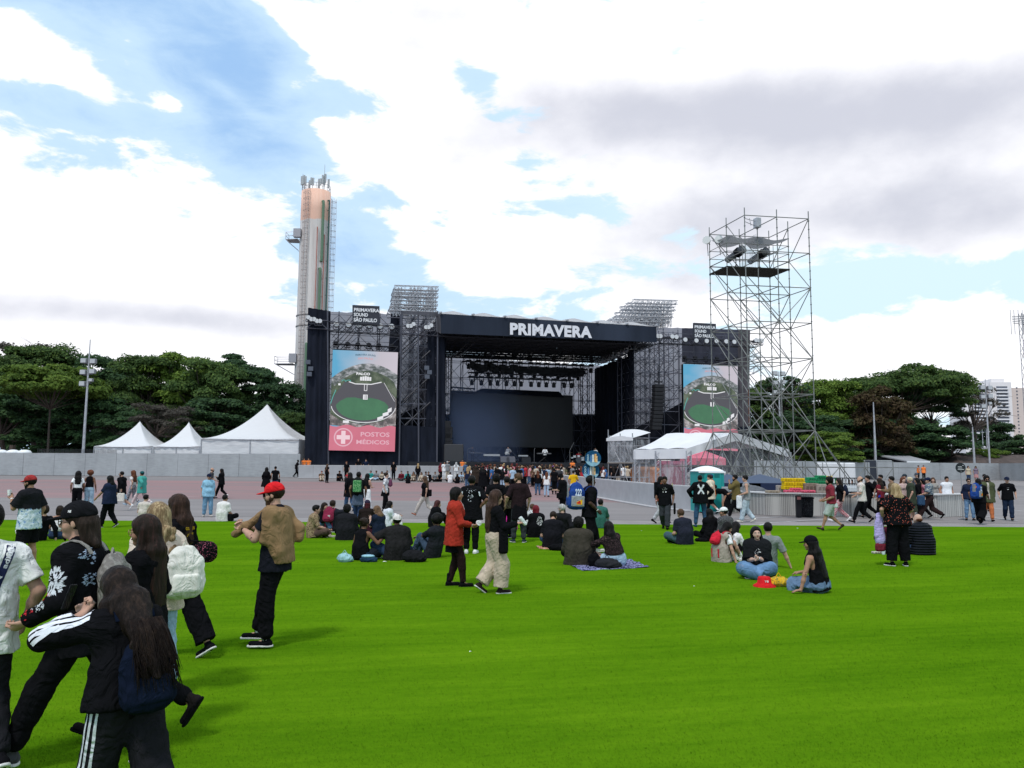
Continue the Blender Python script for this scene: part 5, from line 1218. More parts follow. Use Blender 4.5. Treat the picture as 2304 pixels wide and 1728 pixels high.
def solve(pose,f,over):
 P=dict(POSES[pose])if isinstance(pose,str)else dict(pose);P.update(over or{})
 J={'open':P.get('open')};p=A3(*P.get('p',(0,0,P.get('pz',.93))));l1=P.get('l1',1);l2=P.get('l2',2);tw=P.get('tw',0);sd=P.get('sd',0);ptw=P.get('ptw',0)
 r0,f0,s0=rotm(ptw,l1,sd*.5);r2,f2,s2=rotm(ptw+tw,l2,sd);hw=.092 if f else .088;sw=.158 if f else .182
 J['P']=p;J['fr0']=(r0,f0,s0);J['fr2']=(r2,f2,s2);J['hipL']=p-r0*hw-s0*.02;J['hipR']=p+r0*hw-s0*.02
 W_=p+s0*.17;N=W_+s2*.345;J['W']=W_;J['N']=N;J['C']=W_+s2*.20
 J['shL']=N-s2*.055-r2*sw;J['shR']=N-s2*.055+r2*sw
 hy,hp,hr=P.get('head',(0,4,0));hr3=rotm(ptw+tw+hy,hp,hr);J['hf']=hr3
 nk=nrm(s2*1.0+hr3[2]*.8);J['nk']=N+nk*.07;J['H']=J['nk']+hr3[2]*.095+hr3[1]*.015
 sgn={'L':-1,'R':1}
 for s in 'LR':
  g=sgn[s];h=P.get(s+'H',(g*.25,.04,.90));hint=P.get('E'+s,(g*.5,-1,-.25))
  el,wr=(A3(*P['X'+s]),A3(*h))if 'X'+s in P else ik(J['sh'+s],h,.285,.25,hint);J['el'+s]=el;J['wr'+s]=wr
  ft=P.get(s+'F',(g*.10,0,.085,-g*8,0));kn,an=ik(J['hip'+s],ft[:3],.425,.40,P.get('K'+s,(g*.12,1,0)))
  J['kn'+s]=kn;J['an'+s]=an;J['ff'+s]=rotm(ft[3],ft[4],0)
  J['hd'+s]=nrm(P['D'+s])if 'D'+s in P else nrm(wr-el);J['pn'+s]=P.get('N'+s)
  J['curl'+s]=P.get('C'+s,.5)
 return J
def prims_torso(J,f,w,e=0.0,shoulders=True,bust=True):
 r0,f0,s0=J['fr0'];r2,f2,s2=J['fr2'];W_,C,N,P=J['W'],J['C'],J['N'],J['P'];o=[]
 wx=(.128 if f else .135)*w
 o.append(cap(P+s0*.02,P+s0*.03,.105*w**.8+e,None,frameM(r0,f0,s0,(1.5 if f else 1.34,1.0,1.0))))
 o.append(cap(P+s0*.06,W_+s2*.04,.098*w+e,.092*w+e,frameM(r0,f0,s0,(1.36,1,1))))
 o.append(cap(W_,C+s2*.05,.094*w+e,.104*w**.8+e,frameM(r2,f2,s2,(1.36 if f else 1.5,1,1))))
 if w>1.12:o.append(ell(W_+f0*.03-s0*.05,(.15*w+e,.12*w+e,.14*w),(r0,f0,s0)))
 if f and bust:
  for g in(-1,1):o.append(ell(C+r2*.068*g*w+f2*.085*w**.7-s2*.005,(.062+e*.5,)*2+(.066+e*.5,),(r2,f2,s2),k=.05))
 if shoulders:
  o.append(cap(J['shL']+r2*.02,J['shR']-r2*.02,.056+e,None,frameM(r2,f2,s2,(1,1.1,1)),k=.06))
  o.append(cap(N-s2*.05,N+s2*.01,.075+e*.6,.055+e*.4,k=.06))
 return o
def hand_prims(J,s,hi):
 wr=J['wr'+s];d=J['hd'+s];g=-1 if s=='L' else 1;n_=J['pn'+s]
 if n_ is None:n_=nrm(np.cross(d,J['fr2'][1]))*(-g)if abs(d@J['fr2'][1])<.9 else-J['fr2'][2]
 n_=nrm(n_-d*(n_@d));w_=np.cross(d,n_)*g;c=J['curl'+s];o=[]
 o.append(cap(wr+d*.02,wr+d*.075,.026,.030,frameM(w_,d,n_,(1.35,1,.62)),k=.02))
 if hi:
  for i,(off,L)in enumerate(((.029,.066),(.010,.074),(-.009,.068),(-.027,.053))):
   b0=wr+d*.088+w_*off;a1=c*.9+.05*i;d1=d*math.cos(a1)+n_*math.sin(a1)+w_*off*2.2;m1=b0+nrm(d1)*L*.52;a2=a1+c*1.3;d2=d*math.cos(a2)+n_*math.sin(a2);m2=m1+d2*L*.5
   o.append(cap(b0-d*.02,m1,.0100,.0090,k=.006));o.append(cap(m1,m2,.0090,.0072,k=.006))
  t0=wr+d*.022+w_*.024;t1=t0+nrm(d*.75+w_*.75+n_*.2)*.038;t2=t1+nrm(d*.9+w_*.25+n_*(.3+c*.4))*.03;o.append(cap(t0,t1,.0125,.0105,k=.01));o.append(cap(t1,t2,.0105,.0085,k=.006))
 else:
  a1=c*.8;d1=d*math.cos(a1)+n_*math.sin(a1);k0=wr+d*.085;k1=k0+d1*.04;a2=a1+c;d2=d*math.cos(a2)+n_*math.sin(a2)
  for off in(.018,-.016):o.append(cap(k0+w_*off,k1+w_*off*1.1,.013,.011,k=.008));o.append(cap(k1+w_*off*1.1,k1+d2*.035+w_*off*1.2,.011,.008,k=.008))
  o.append(cap(wr+d*.025+w_*.022,wr+d*.065+w_*.052,.013,.010,k=.01))
 J['palm'+s]=wr+d*.07+n_*.03;J['hw'+s]=w_;J['hn'+s]=n_
 return o
def prims_body(J,f,w,hi):
 o=prims_torso(J,f,w);r2,f2,s2=J['fr2'];hx,hy,hz=J['hf'];Hc=J['H'];am=(.86 if f else 1.0)*(.6+.4*w)
 o.append(cap(J['N']-s2*.02,J['nk']+hz*.02,.056*(.88 if f else 1),.052*(.88 if f else 1),k=.03))
 for s in 'LR':
  sh,el,wr=J['sh'+s],J['el'+s],J['wr'+s]
  o.append(cap(sh,el,.054*am,.040*am));o.append(cap(el,el+(wr-el)*.4,.041*am,.040*am));o.append(cap(el+(wr-el)*.4,wr+nrm(wr-el)*.02,.038*am,.024))
  o+=hand_prims(J,s,hi)
  hp,kn,an=J['hip'+s],J['kn'+s],J['an'+s];lm=(1.05 if f else 1.0)*(.45+.55*w)
  o.append(cap(hp,kn,.086*lm,.056*lm));m_=kn+(an-kn)*.35-J['fr0'][1]*.008;o.append(cap(kn,m_,.053*lm,.054*lm));o.append(cap(m_,an,.052*lm,.033))
  ff=J['ff'+s];o.append(cap(an-ff[2]*.04-ff[1]*.03,an-ff[2]*.055+ff[1]*.14,.034,.024))
 F_=lambda x,y,z:Hc+hx*x+hy*y+hz*z;fr=(hx,hy,hz);q=.96
 o.append(ell(F_(0,-.012,.030),(.074*q,.094*q,.093*q),fr,k=.02));o.append(cap(F_(0,.035,-.01),F_(0,.052,-.078),.060,.034,frameM(hx,hy,hz,(1,1,1)),k=.03))
 for g in(-1,1):
  o.append(ell(F_(g*.040,.050,-.030),(.026,.026,.026),fr,k=.03));o.append(ell(F_(g*.076,-.005,-.008),(.010,.020,.030),fr,k=.008))
  o.append(cap(F_(g*.015,.083,.024),F_(g*.045,.072,.024),.012,.011,k=.014))
 o.append(cap(F_(0,.086,.015),F_(0,.108,-.022),.009,.014,k=.012));o.append(ell(F_(0,.092,-.028),(.020,.014,.010),fr,k=.01))
 o.append(ell(F_(0,.082,-.052),(.026,.016,.012),fr,k=.012));o.append(ell(F_(0,.073,-.083),(.022,.018,.016),fr,k=.014))
 if hi:
  for g in(-1,1):o.append(ell(F_(g*.031,.094,.006),(.019,.014,.012),fr,k=.012,sub=True))
 return o
def prims_hair(J,st,f):
 hx,hy,hz=J['hf'];Hc=J['H'];fr=(hx,hy,hz);F_=lambda x,y,z:Hc+hx*x+hy*y+hz*z;o=[];dn=A3(0,0,-1)
 face=[(F_(0,.024 if J.get('open')else .046,-.01),nrm(hy*1.0-hz*(.62 if J.get('open')else .48)))]
 L={'short':0,'buzz':0}.get(st,0)
 base=lambda e,z=.036:ell(F_(0,-.016,z),(.077+e,.097+e,.090+e),fr,cuts=([(F_(0,.030,-.01),nrm(hy-hz*.75)),(F_(0,0,-.045),-hz)]if st in('short','buzz','side')else face))
 N_=J['N'];r2,f2,s2=J['fr2'];bk=J['W']-f2*.10
 if st in('buzz',):return[base(.004)]
 if st=='bald':return[ell(F_(0,-.03,-.005),(.078,.085,.055),fr,cuts=[(F_(0,.01,0),hy),(F_(0,0,.02),hz)])]
 if st in('short','side'):
  o+=[base(.012,.042),ell(F_(.01,.045,.105),(.055,.045,.028),fr,k=.02)]
  return o
 if st=='afro':return[ell(F_(0,-.025,.045),(.135,.135,.125),fr,cuts=[(F_(0,.085,0),nrm(hy-hz*.3))])]
 if st=='curly':return[base(.028,.045),ell(F_(0,-.02,.09),(.085,.095,.06),fr,k=.03),ell(F_(0,-.08,.0),(.075,.045,.07),fr)]
 if st=='bun':return[base(.012),ell(F_(0,-.12,.07),(.045,)*3,fr)]
 if st=='bob':
  o+=[base(.016)];
  for g in(-1,1):o.append(cap(F_(g*.070,-.02,.02),F_(g*.078,-.012,-.10),.032,.026))
  o.append(cap(F_(0,-.06,.0),F_(0,-.070,-.11),.06,.05,frameM(hx,hy,hz,(1.4,1,1))));return o
 n={'long':.34,'vlong':.52,'med':.20,'wild':.34}[st]
 e=.018 if st!='wild' else .04
 o+=[base(e)]
 b0=F_(0,-.065,-.02);b1=N_-f2*.085+s2*.02;b2=N_-f2*.105-s2*(n-.12)
 o.append(cap(F_(0,-.05,.02),b1,.060+e*.5,.062,frameM(hx,hy,hz,(1.4,1,1))))
 o.append(cap(b1,b2,.050+e*.3,.034+e*.4,frameM(r2,f2,s2,(2.3 if st!='med' else 1.9,1,1))))
 for g in(-1,1):
  s0=F_(g*.074,-.030,.01);s1=N_+r2*g*.095-f2*.005+s2*.02
  o.append(cap(s0,s1,.026+e*.3,.028+e*.3));
  if st in('long','vlong','wild'):o.append(cap(s1,s1-s2*(n*.55)-f2*.05+r2*g*.02,.030+e*.3,.022))
 return o
def build(name,prims,vox,m,parent,**kw):
 V,Q=sdf_mesh(prims,vox,**kw)
 if len(V)==0:return None
 return mesh_obj(name,V,Q,m,parent,True)
def shirt_prims(J,f,w,t):
 """t: sleeve, len, fit, hood"""
 e=t.get('fit',.018);sl_=t.get('sleeve',.55);ln=t.get('len',.10);o=prims_torso(J,f,w,e,shoulders=sl_>-1,bust=True)
 r0,f0,s0=J['fr0'];r2,f2,s2=J['fr2'];P,W_=J['P'],J['W'];am=(.86 if f else 1.0)*(.6+.4*w);fl=t.get('flare',0)
 if ln>0:o.append(cap(W_,P-s0*max(ln-.02,0),.104*w+e,.122*w+e*1.25+fl,frameM(r0,f0,s0,(1.48 if f else 1.40,1,1)),cuts=[(P-s0*ln,-s0)]))
 for s in 'LR':
  if t.get('one')==s:continue
  sh,el,wr=J['sh'+s],J['el'+s],J['wr'+s];sf=t.get('sfit',.012)
  if sl_<=0:continue
  if sl_<=1:e1=sh+(el-sh)*sl_;o.append(cap(sh,e1,.058*am+sf,.052*am+sf*1.5,cuts=[(e1,nrm(el-sh))]))
  else:
   o.append(cap(sh,el,.058*am+sf,.046*am+sf));e1=el+(wr-el)*min(sl_-1,1);o.append(cap(el,e1,.046*am+sf,.036*am+sf*.9,cuts=[(e1+nrm(wr-el)*.005,nrm(wr-el))]))
 if t.get('hood'):
  for g in(-1,0,1):o.append(ell(J['N']+r2*g*.055-f2*(.085-.035*abs(g))+s2*.01,(.055,.042,.048),(r2,f2,s2),k=.03))
 if t.get('collar'):o.append(cap(J['N']-s2*.01,J['N']+s2*.035,.072,.066,k=.01))
 cuts=[]
 if ln<=0:cuts.append((P-s0*(ln-.09),-s0))
 if sl_<=0:
  for s,g in(('L',-1),('R',1)):o.append(cap(J['sh'+s]+r2*g*.015+s2*.02,J['sh'+s]+r2*g*.03-s2*.13,.078,.07,sub=True,k=.02))
  if sl_<0:cuts.append((J['C']+s2*.09,s2))
 nc=t.get('neck',.012)
 o.append(cap(J['N']+s2*(.05+nc)+f2*.02,J['N']+s2*.09+f2*.03,.058,.06,sub=True,k=.008))
 return o,cuts
def pant_prims(J,f,w,t):
 e=t.get('fit',.014);r0,f0,s0=J['fr0'];P=J['P'];lm=(1.05 if f else 1.0)*(.45+.55*w);kind=t.get('k','long');o=[]
 o.append(cap(P+s0*.02,P+s0*.03,.107*w**.8+e,None,frameM(r0,f0,s0,(1.5 if f else 1.34,1.0,1.0))));o.append(cap(P+s0*.03,P+s0*.13,.102*w+e*.5,.098*w+e*.4,frameM(r0,f0,s0,(1.38,1,1)),cuts=[(P+s0*.13,s0)]))
 fl=t.get('flare',.0);fr_=t.get('frac',1.0)
 for s in 'LR':
  hp,kn,an=J['hip'+s],J['kn'+s],J['an'+s];d2=nrm(an-kn)
  if kind=='shorts':
   e1=hp+(kn-hp)*fr_;o.append(cap(hp,e1,.092*lm+e,.075*lm+e+fl,cuts=[(e1,nrm(kn-hp))]));continue
  o.append(cap(hp,kn,.089*lm+e,.060*lm+e+fl*.4));end=kn+(an-kn)*t.get('to',.93)
  o.append(cap(kn,end,.058*lm+e+fl*.55,.042*lm+e+fl,cuts=[(end,d2)]))
  if t.get('to',.93)>.6:o.append(cap(kn,kn+(an-kn)*.42,.060*lm+e+fl*.5,.058*lm+e+fl*.7))
  if t.get('to',.93)>.85 and fl<.02 and not t.get('tight'):o.append(cap(end-d2*.07,end-d2*.035,.046*lm+e+fl*.95+.006,None,k=.02))
 return o
def skirt_prims(J,f,w,t):
 r0,f0,s0=J['fr0'];P=J['P'];L=t.get('L',.45);dn=A3(0,0,-1)if s0[2]>.5 and P[2]>.5 else nrm((J['knL']+J['knR'])/2-P);e=P+dn*L
 o=[cap(P+s0*.1,P,.105*w,.125*w,frameM(r0,f0,s0,(1.35,1,1)))];o.append(cap(P,e,.13*w,.15*w+t.get('flare',.06),frameM(r0,f0,s0,(1.25,1,1))if P[2]>.5 else None,cuts=[(e,dn)]))
 if P[2]<.5:
  for s in 'LR':o.append(cap(J['hip'+s],J['kn'+s],.12*w,.10))
  o.append(ell(P+A3(0,.16,-.04),(.30,.26,.07),(A3(1,0,0),A3(0,1,0),A3(0,0,1))))
 return o
def shoe_prims(J,s,big=1.0,boot=False):
 an=J['an'+s];r_,f_,u_=J['ff'+s];o=[];b0=an-u_*.050
 o.append(cap(b0-f_*.035,b0+f_*.15,.036*big,.032*big,frameM(r_,f_,u_,(1.15,1,.85)),cuts=[(b0-u_*.033,-u_)]));o.append(cap(b0-f_*.02,an+u_*(.02 if not boot else .12),.038*big,.036+.012*boot,k=.03,cuts=[(an+u_*(.015 if not boot else .13),u_)]))
 return o
def sole_prims(J,s,big=1.0):
 an=J['an'+s];r_,f_,u_=J['ff'+s];b0=an-u_*.078
 return[cap(b0-f_*.04,b0+f_*.158,.041*big,.038*big,frameM(r_,f_,u_,(1.12,1,1)),cuts=[(b0+u_*.012,u_),(b0-u_*.007,-u_)])]
PEOPLE={}
STATS=dict(n=0)
def person(px,py,H,yaw,pose,label,skin='light',hair=('short','black'),top=None,bot=None,shoe=BK,f=False,w=1.0,ov=None,ex=(),pos=None,group=None,cat='person',key=None,lod=None,hi=None,z=None,sit=None):
 """px, py: photo pixel of the ground contact; yaw 0 = facing away, 90 = facing left, -90 = right, 180 = camera"""
 loc=Vector(pos)if pos is not None else gnd(px,py)
 if z is not None:loc.z=z
 elif loc.y<edge_y(loc.x):loc.z+=.016
 d=loc.y;vox=lod or min(max(d/800*.62,.0085),.030);sc=H/1.72;hi=(vox<.0125)if hi is None else hi
 J=solve(pose,f,ov);root=empty('person',loc,R(yaw),label,cat,group);root.scale=(sc,)*3;STATS['n']+=1
 root.rotation_euler=(0,0,R(yaw))
 top=dict(dict(c=BK),**(top or{}));bot=dict(dict(c=BK),**(bot or{}));vx=vox/sc
 sd_=(px*.37)%5
 body=build('body',prims_body(J,f,w,hi),vx,dressm('skin',SK[skin]if isinstance(skin,str)else skin),root,k=.022)
 if hair and hair[0]!='none':
  hm=dressm('hair',HC[hair[1]]if isinstance(hair[1],str)else hair[1],hair[2]if len(hair)>2 else None);hp=prims_hair(J,hair[0],f)
  hc=[(J['H']+J['hf'][2]*.042,J['hf'][2])]if any((e if isinstance(e,str)else e[0])in('cap','beanie')for e in ex)else[]
  am_={'curly':.012,'afro':.008,'wild':.016}.get(hair[0],.003)
  if len(hair)>3:hp+=hair[3](J)
  build('hair',hp,vx,hm,root,k=.03,amp=am_,wl=.05 if hair[0]in('curly','afro','wild')else .05,an=(1,1,1 if hair[0]in('curly','afro','wild')else .15),seed=sd_,cuts=hc)
 def fabric(t):return dressm(t.get('m','plain'),t['c'],t.get('c2'))
 fa=.005 if vox<.02 else .004
 objs={'body':body}
 if top.get('k')!='none':
  pr,cuts=shirt_prims(J,f,w,top);objs['shirt']=build(top.get('name','shirt'),pr,vx,fabric(top),root,k=.03,cuts=cuts,amp=fa,wl=.15,seed=sd_)
 if top.get('in'):
  t2=dict(top['in']);t2.setdefault('fit',top.get('fit',.018)+.004);pr,_=shirt_prims(J,f,w,dict(t2,sleeve=0));r2,f2,s2=J['fr2']
  V,Q=sdf_mesh(pr,vx,k=.03,cuts=[(J['C']+f2*.02,-f2),(J['C']+r2*.05,r2),(J['C']-r2*.05,-r2)])
  if len(V):mesh_obj('inner_shirt',V,Q,fabric(t2),root,True)
 bk=bot.get('k','long')
 if bk=='skirt':objs['skirt']=build('skirt',skirt_prims(J,f,w,bot),vx,fabric(bot),root,k=.04,amp=.006,wl=.14,seed=sd_)
 elif bk!='none':objs['pants']=build('shorts' if bk=='shorts' else 'trousers',pant_prims(J,f,w,bot),vx,fabric(bot),root,k=.03,amp=fa,wl=.12,seed=sd_)
 if bot.get('tights'):build('tights',pant_prims(J,f,w,dict(fit=.009,to=1.0,tight=1)),vx,dressm('plain',bot['tights']),root,k=.02)
 if shoe is not None:
  for s in 'LR':
   big=1.0 if sc>.9 else .95
   sh=build('shoe',shoe_prims(J,s,big,boot='boot' in ex),max(vx*.9,.008),dressm('plain',shoe),root,k=.02)
   if vox<.020:build('sole',sole_prims(J,s,big),max(vx*.8,.007),dressm('plain',(.62,.61,.60)if 'boot' not in ex else BK),sh,k=.01)
   if 'socks' in ex:build('sock',[cap(J['an'+s],J['an'+s]+nrm(J['kn'+s]-J['an'+s])*.12,.040,.044)],vx,dressm('plain',WH),root)
 hx,hy,hz=J['hf'];Hc=J['H'];Fh=lambda x,y,z:Hc+hx*x+hy*y+hz*z;frh=(hx,hy,hz);r2,f2,s2=J['fr2'];r0,f0,s0=J['fr0']
 ctx=dict(root=root,J=J,sc=sc,vx=vx,M=Matrix.Translation(loc)@Matrix.Rotation(R(yaw),4,'Z')@Matrix.Scale(sc,4),objs=objs,Fh=Fh,f=f,w=w,yaw=yaw,label=label,d=d)
 for e in ex:
  if isinstance(e,str):nm,a=e,()
  else:nm,a=e[0],e[1:]
  if nm=='cap':
   c=a[0];back=len(a)>1 and a[1]=='back';g=-1 if back else 1
   pr=[ell(Fh(0,-.012,.048),(.096,.114,.096),frh,cuts=[(Fh(0,0,.030),-nrm(hz+hy*.10*g))])]
   co=build('cap',pr,vx,dressm('plain',c),root)
   pv=[cap(Fh(0,.06*g,.036),Fh(0,.142*g,.024),.072,.055,frameM(hx,hy,hz,(1,1,.16)),k=.01)]
   build('visor',pv,min(vx,.011),dressm('plain',a[2]if len(a)>2 else c),co)
  elif nm=='beanie':build('beanie',[ell(Fh(0,-.014,.055),(.094,.112,.098),frh,cuts=[(Fh(0,0,.025),-hz)])],vx,dressm('plain',a[0]),root)
  elif nm=='beard':
   c=a[0]if a else HC['black'];pr=[cap(Fh(0,.038,-.045),Fh(0,.058,-.092),.058,.040,k=.02,cuts=[(Fh(0,0,-.036),hz)]),cap(Fh(-.055,.01,-.04),Fh(-.06,.0,0),.024,.018),cap(Fh(.055,.01,-.04),Fh(.06,.0,0),.024,.018),ell(Fh(0,.092,-.047),(.034,.014,.010),frh),ell(Fh(0,.098,-.058),(.019,.02,.008),frh,sub=True,k=.003)]
   build('beard',pr,min(vx,.011),dressm('hair',c),root,k=.02)
  elif nm=='glasses':
   c=a[0]if a else BK;mb=MB()
   for g in(-1,1):
    pts_=[Fh(g*.034+.024*math.cos(q_*6.283/10),.104-.006*abs(math.cos(q_*6.283/10)),.005+.020*math.sin(q_*6.283/10))for q_ in range(11)]
    mb.tube(pts_,.0028 if len(a)<2 else .005,4);mb.bar(Fh(g*.058,.098,.008),Fh(g*.080,.0,.004),.003,4)
    if len(a)>1:mb.poly([tuple(p)for p in pts_[:-1]])
   mb.bar(Fh(-.010,.106,.008),Fh(.010,.106,.008),.003,4)
   mb.build('glasses',dressm('leather',c),root)
  elif nm=='tied':
   c=a[0];L=a[1]if len(a)>1 else .42;W_=J['P']+s0*.09;P=J['P']
   pr=[cap(W_-s0*.01,W_-s0*.015,.125*w,None,frameM(r0,f0,s0,(1.42,1.02,.32))),cap(P-f0*.06+s0*.02,P-f0*.10-s0*(L-.1),.10*w,.13*w,frameM(r0,f0,s0,(1.55,.75,1)),cuts=[(P-s0*(L-.06),-s0),(P-f0*.02,f0)]),cap(W_+f0*.14+r0*.04,W_+f0*.15-s0*.30+r0*.05,.035,.04),cap(W_+f0*.14-r0*.04,W_+f0*.15-s0*.26-r0*.05,.035,.04)]
   build('tied_garment',pr,vx,dressm('plain',c),root,k=.03,amp=.005,wl=.1)
  elif nm=='bracelet':
   s_=a[0];wr,el=J['wr'+s_],J['el'+s_];u_=nrm(wr-el);build('wristband',[cap(wr-u_*.03,wr-u_*.012,.031,.030,cuts=[(wr-u_*.008,u_),(wr-u_*.034,-u_)])],min(vx,.009),dressm('plain',a[1]if len(a)>1 else WH),root)
  elif nm=='print':
   side,items,c=a[0],a[1],a[2];put_print(ctx,side,items,c)
  elif nm=='face':face_parts(ctx)
  elif nm=='skirtover':build('overshirt_tail',[cap(J['P']+s0*.05,J['P']-s0*a[1],.12*w,.13*w+.03,frameM(r0,f0,s0,(1.4,1.05,1)),cuts=[(J['P']-s0*a[1],-s0)])],vx,dressm('plain',a[0]),root,amp=.006,wl=.12)
 if key:PEOPLE[key]=ctx
 return ctx
def wpt(ctx,p):return ctx['M']@Vector(p)
def face_parts(ctx):
 Fh=ctx['Fh'];root=ctx['root'];J=ctx['J'];fr=J['hf']
 for g in(-1,1):
  e=build('eye',[ell(Fh(g*.031,.076,.006),(.014,.012,.010),fr)],.0035,dressm('plain',(.55,.5,.48)),root)
  build('iris',[ell(Fh(g*.031,.087,.006),(.006,.003,.006),fr)],.002,dressm('leather',(.012,.008,.006)),e)
  build('eyebrow',[cap(Fh(g*.016,.092,.026),Fh(g*.048,.080,.029),.0045,.003,k=.002)],.003,dressm('hair',HC['black']),root)
 build('lips',[ell(Fh(0,.094,-.052),(.024,.008,.0085),fr)],.003,dressm('skin',(.34,.10,.09)),root)
def bvh_of(o):
 me=o.data;return BVHTree.FromPolygons([v.co for v in me.vertices],[p.vertices for p in me.polygons])
def put_print(ctx,side,items,c,o=None,name='print'):
 """items: (kind, x, z, w, h, arg...); projected on the garment from front, back, left or right"""
 J=ctx['J'];r2,f2,s2=J['fr2'];o=o or ctx['objs']['shirt'];bv=bvh_of(o);C=J['C']
 if o is ctx['objs'].get('pants'):r2,f2,s2=FR0;C=J['P']
 out,hx_={'front':(f2,r2),'back':(-f2,-r2),'left':(-r2,f2),'right':(r2,-f2)}[side]
 if side=='front':hx_=-r2
 elif side=='back':hx_=r2
 elif side=='left':hx_=-f2
 else:hx_=f2
 pol=[]
 for it in items:
  k,x,z,w_,h_=it[:5]
  if k=='text':
   V,Fs=fit_text(it[5],w_,h_,.03);a=it[6]if len(it)>6 else 0;ca,sa=math.cos(a),math.sin(a)
   pol.append((np.stack([V[:,0]*ca-V[:,1]*sa+x,V[:,0]*sa+V[:,1]*ca+z],1),Fs))
  elif k=='poly':pol.append((np.array([(x+a*w_,z+b*h_)for a,b in it[5]]),[tuple(range(len(it[5])))]))
  elif k=='band':
   n=14;dx,dz_=w_-x,h_-z;L=math.hypot(dx,dz_);nx_,nz_=-dz_/L*it[5]/2,dx/L*it[5]/2;vs=[]
   for i in range(n+1):px_,pz_=x+dx*i/n,z+dz_*i/n;vs+=[(px_-nx_,pz_-nz_),(px_+nx_,pz_+nz_)]
   pol.append((np.array(vs),[(2*i,2*i+2,2*i+3,2*i+1)for i in range(n)]))
  elif k=='scrawl':
   rr_=random.Random(it[5]);vs=[];fs=[]
   for q_ in range(it[6]if len(it)>6 else 60):
    a=rr_.random()*6.28;rad_=math.sqrt(rr_.random());cx,cz_=x+math.cos(a)*rad_*w_/2,z+math.sin(a)*rad_*h_/2;t_=rr_.gauss(it[7]if len(it)>7 else .5,.5);L=rr_.uniform(.10,.26)*min(w_,h_);tw_=rr_.uniform(.006,.016)*(.5+min(w_,h_)*3)
    if len(it)>8:t_=a+it[8];
    dx,dz_=math.cos(t_)*L/2,math.sin(t_)*L/2;nx_,nz_=-math.sin(t_)*tw_/2,math.cos(t_)*tw_/2;b_=len(vs);vs+=[(cx-dx,cz_-dz_),(cx+nx_,cz_+nz_),(cx+dx,cz_+dz_),(cx-nx_,cz_-nz_)];fs.append((b_,b_+1,b_+2,b_+3))
   pol.append((np.array(vs),fs))
  elif k=='rect':pol.append((np.array([(x-w_/2,z-h_/2),(x+w_/2,z-h_/2),(x+w_/2,z+h_/2),(x-w_/2,z+h_/2)]),[(0,1,2,3)]))
 VV=[];FF=[]
 for P2,Fs in pol:
  b_=len(VV);tmp=[]
  for(a,bb_)in P2[:,:2]:
   og=Vector(C+hx_*a+s2*bb_+out*.9);hit=bv.ray_cast(og,Vector(-out));tmp.append(hit[0]+Vector(out)*.0045 if hit[0]is not None else None)
  keep=[]
  for f_ in Fs:
   q_=[tmp[i]for i in f_]
   if any(v is None for v in q_):continue
   dep=[v.dot(Vector(out))for v in q_]
   if max(dep)-min(dep)>.09:continue
   keep.append(f_)
  tmp=[t_ if t_ is not None else Vector((0,0,0))for t_ in tmp];VV+=tmp;FF+=[tuple(i+b_ for i in f_)for f_ in keep]
 if FF:return mesh_obj(name,VV,FF,dressm('plain',c),o)
def thing_at(ctx,p,name,label,cat,yaw=None,group=None):
 """empty for an accessory at a person-local point; children are built in person-local metres minus that point"""
 r_=empty(name,wpt(ctx,p),R(ctx['yaw']),label,cat,group);r_.scale=(ctx['sc'],)*3;return r_
FR0=(A3(1,0,0),A3(0,1,0),A3(0,0,1))
def backpack(ctx,label,c,h=.44,w_=.30,d_=.16,m='plain',c2=None,off=(0,0,0),pocket=True,straps=True,front=False,strap_c=None,extra=None,drop=.0):
 J=ctx['J'];r2,f2,s2=J['fr2'];g=1 if front else-1;dep=.118*(ctx['w'])+.02+d_/2
 p=J['C']+f2*g*dep-s2*(.02+drop)+r2*off[0];root=thing_at(ctx,p,'backpack',label,'backpack');vx=max(ctx['vx']*.9,.008);Z=A3(0,0,0)
 pr=[rbox(-s2*h*.12,(w_/2,d_/2,h*.38),J['fr2'],min(d_*.48,.085)),ell(s2*h*.20,(w_*.45,d_*.44,h*.30),J['fr2'],k=.05),ell(-s2*h*.22-f2*g*0+f2*g*.01,(w_*.52,d_*.56,h*.28),J['fr2'],k=.05)]
 bdy=build('pack',pr,vx,dressm(m,c,c2),root,k=.03,amp=.006,wl=.14)
 if pocket:build('pocket',[rbox(f2*g*d_*.46-s2*h*.22,(w_*.36,.035,h*.19),J['fr2'],.034)],vx,dressm(m,tuple(x*1.15 for x in c),c2),root,k=.02)
 MB().tube([Vector(s2*h*.44+r2*.03),Vector(s2*(h*.44+.05)),Vector(s2*h*.44-r2*.03)],.008,5).build('handle',dressm('plain',strap_c or c),root)
 if straps and ctx['objs'].get('shirt'):
  bv=bvh_of(ctx['objs']['shirt'])
  for sd_ in(-1,1):
   pts_=[];cen=J['C']+s2*.02+r2*sd_*.105
   for k in range(15):
    a=R(150-k*19)if not front else R(30+k*19);dd=Vector(f2*math.cos(a)*1.0+s2*math.sin(a));og=Vector(cen)+dd*.55;hit=bv.ray_cast(og,-dd)
    if hit[0]is not None:pts_.append((hit[0]+dd*.006,dd))
   if len(pts_)<4:continue
   vs=[];fs=[];hw=.019;rr_=Vector(r2)
   for q_,(pp,dd)in enumerate(pts_):pp=pp-Vector(p);vs+=[pp-rr_*hw,pp+rr_*hw,pp+rr_*hw+dd*.008,pp-rr_*hw+dd*.008]
   for q_ in range(len(pts_)-1):
    for e_ in range(4):fs.append((q_*4+e_,q_*4+(e_+1)%4,q_*4+4+(e_+1)%4,q_*4+4+e_))
   mesh_obj('strap',vs,fs,dressm('plain',strap_c or c),root)
 if extra:extra(ctx,root,p,J['fr2'],h,w_,d_)
 return root
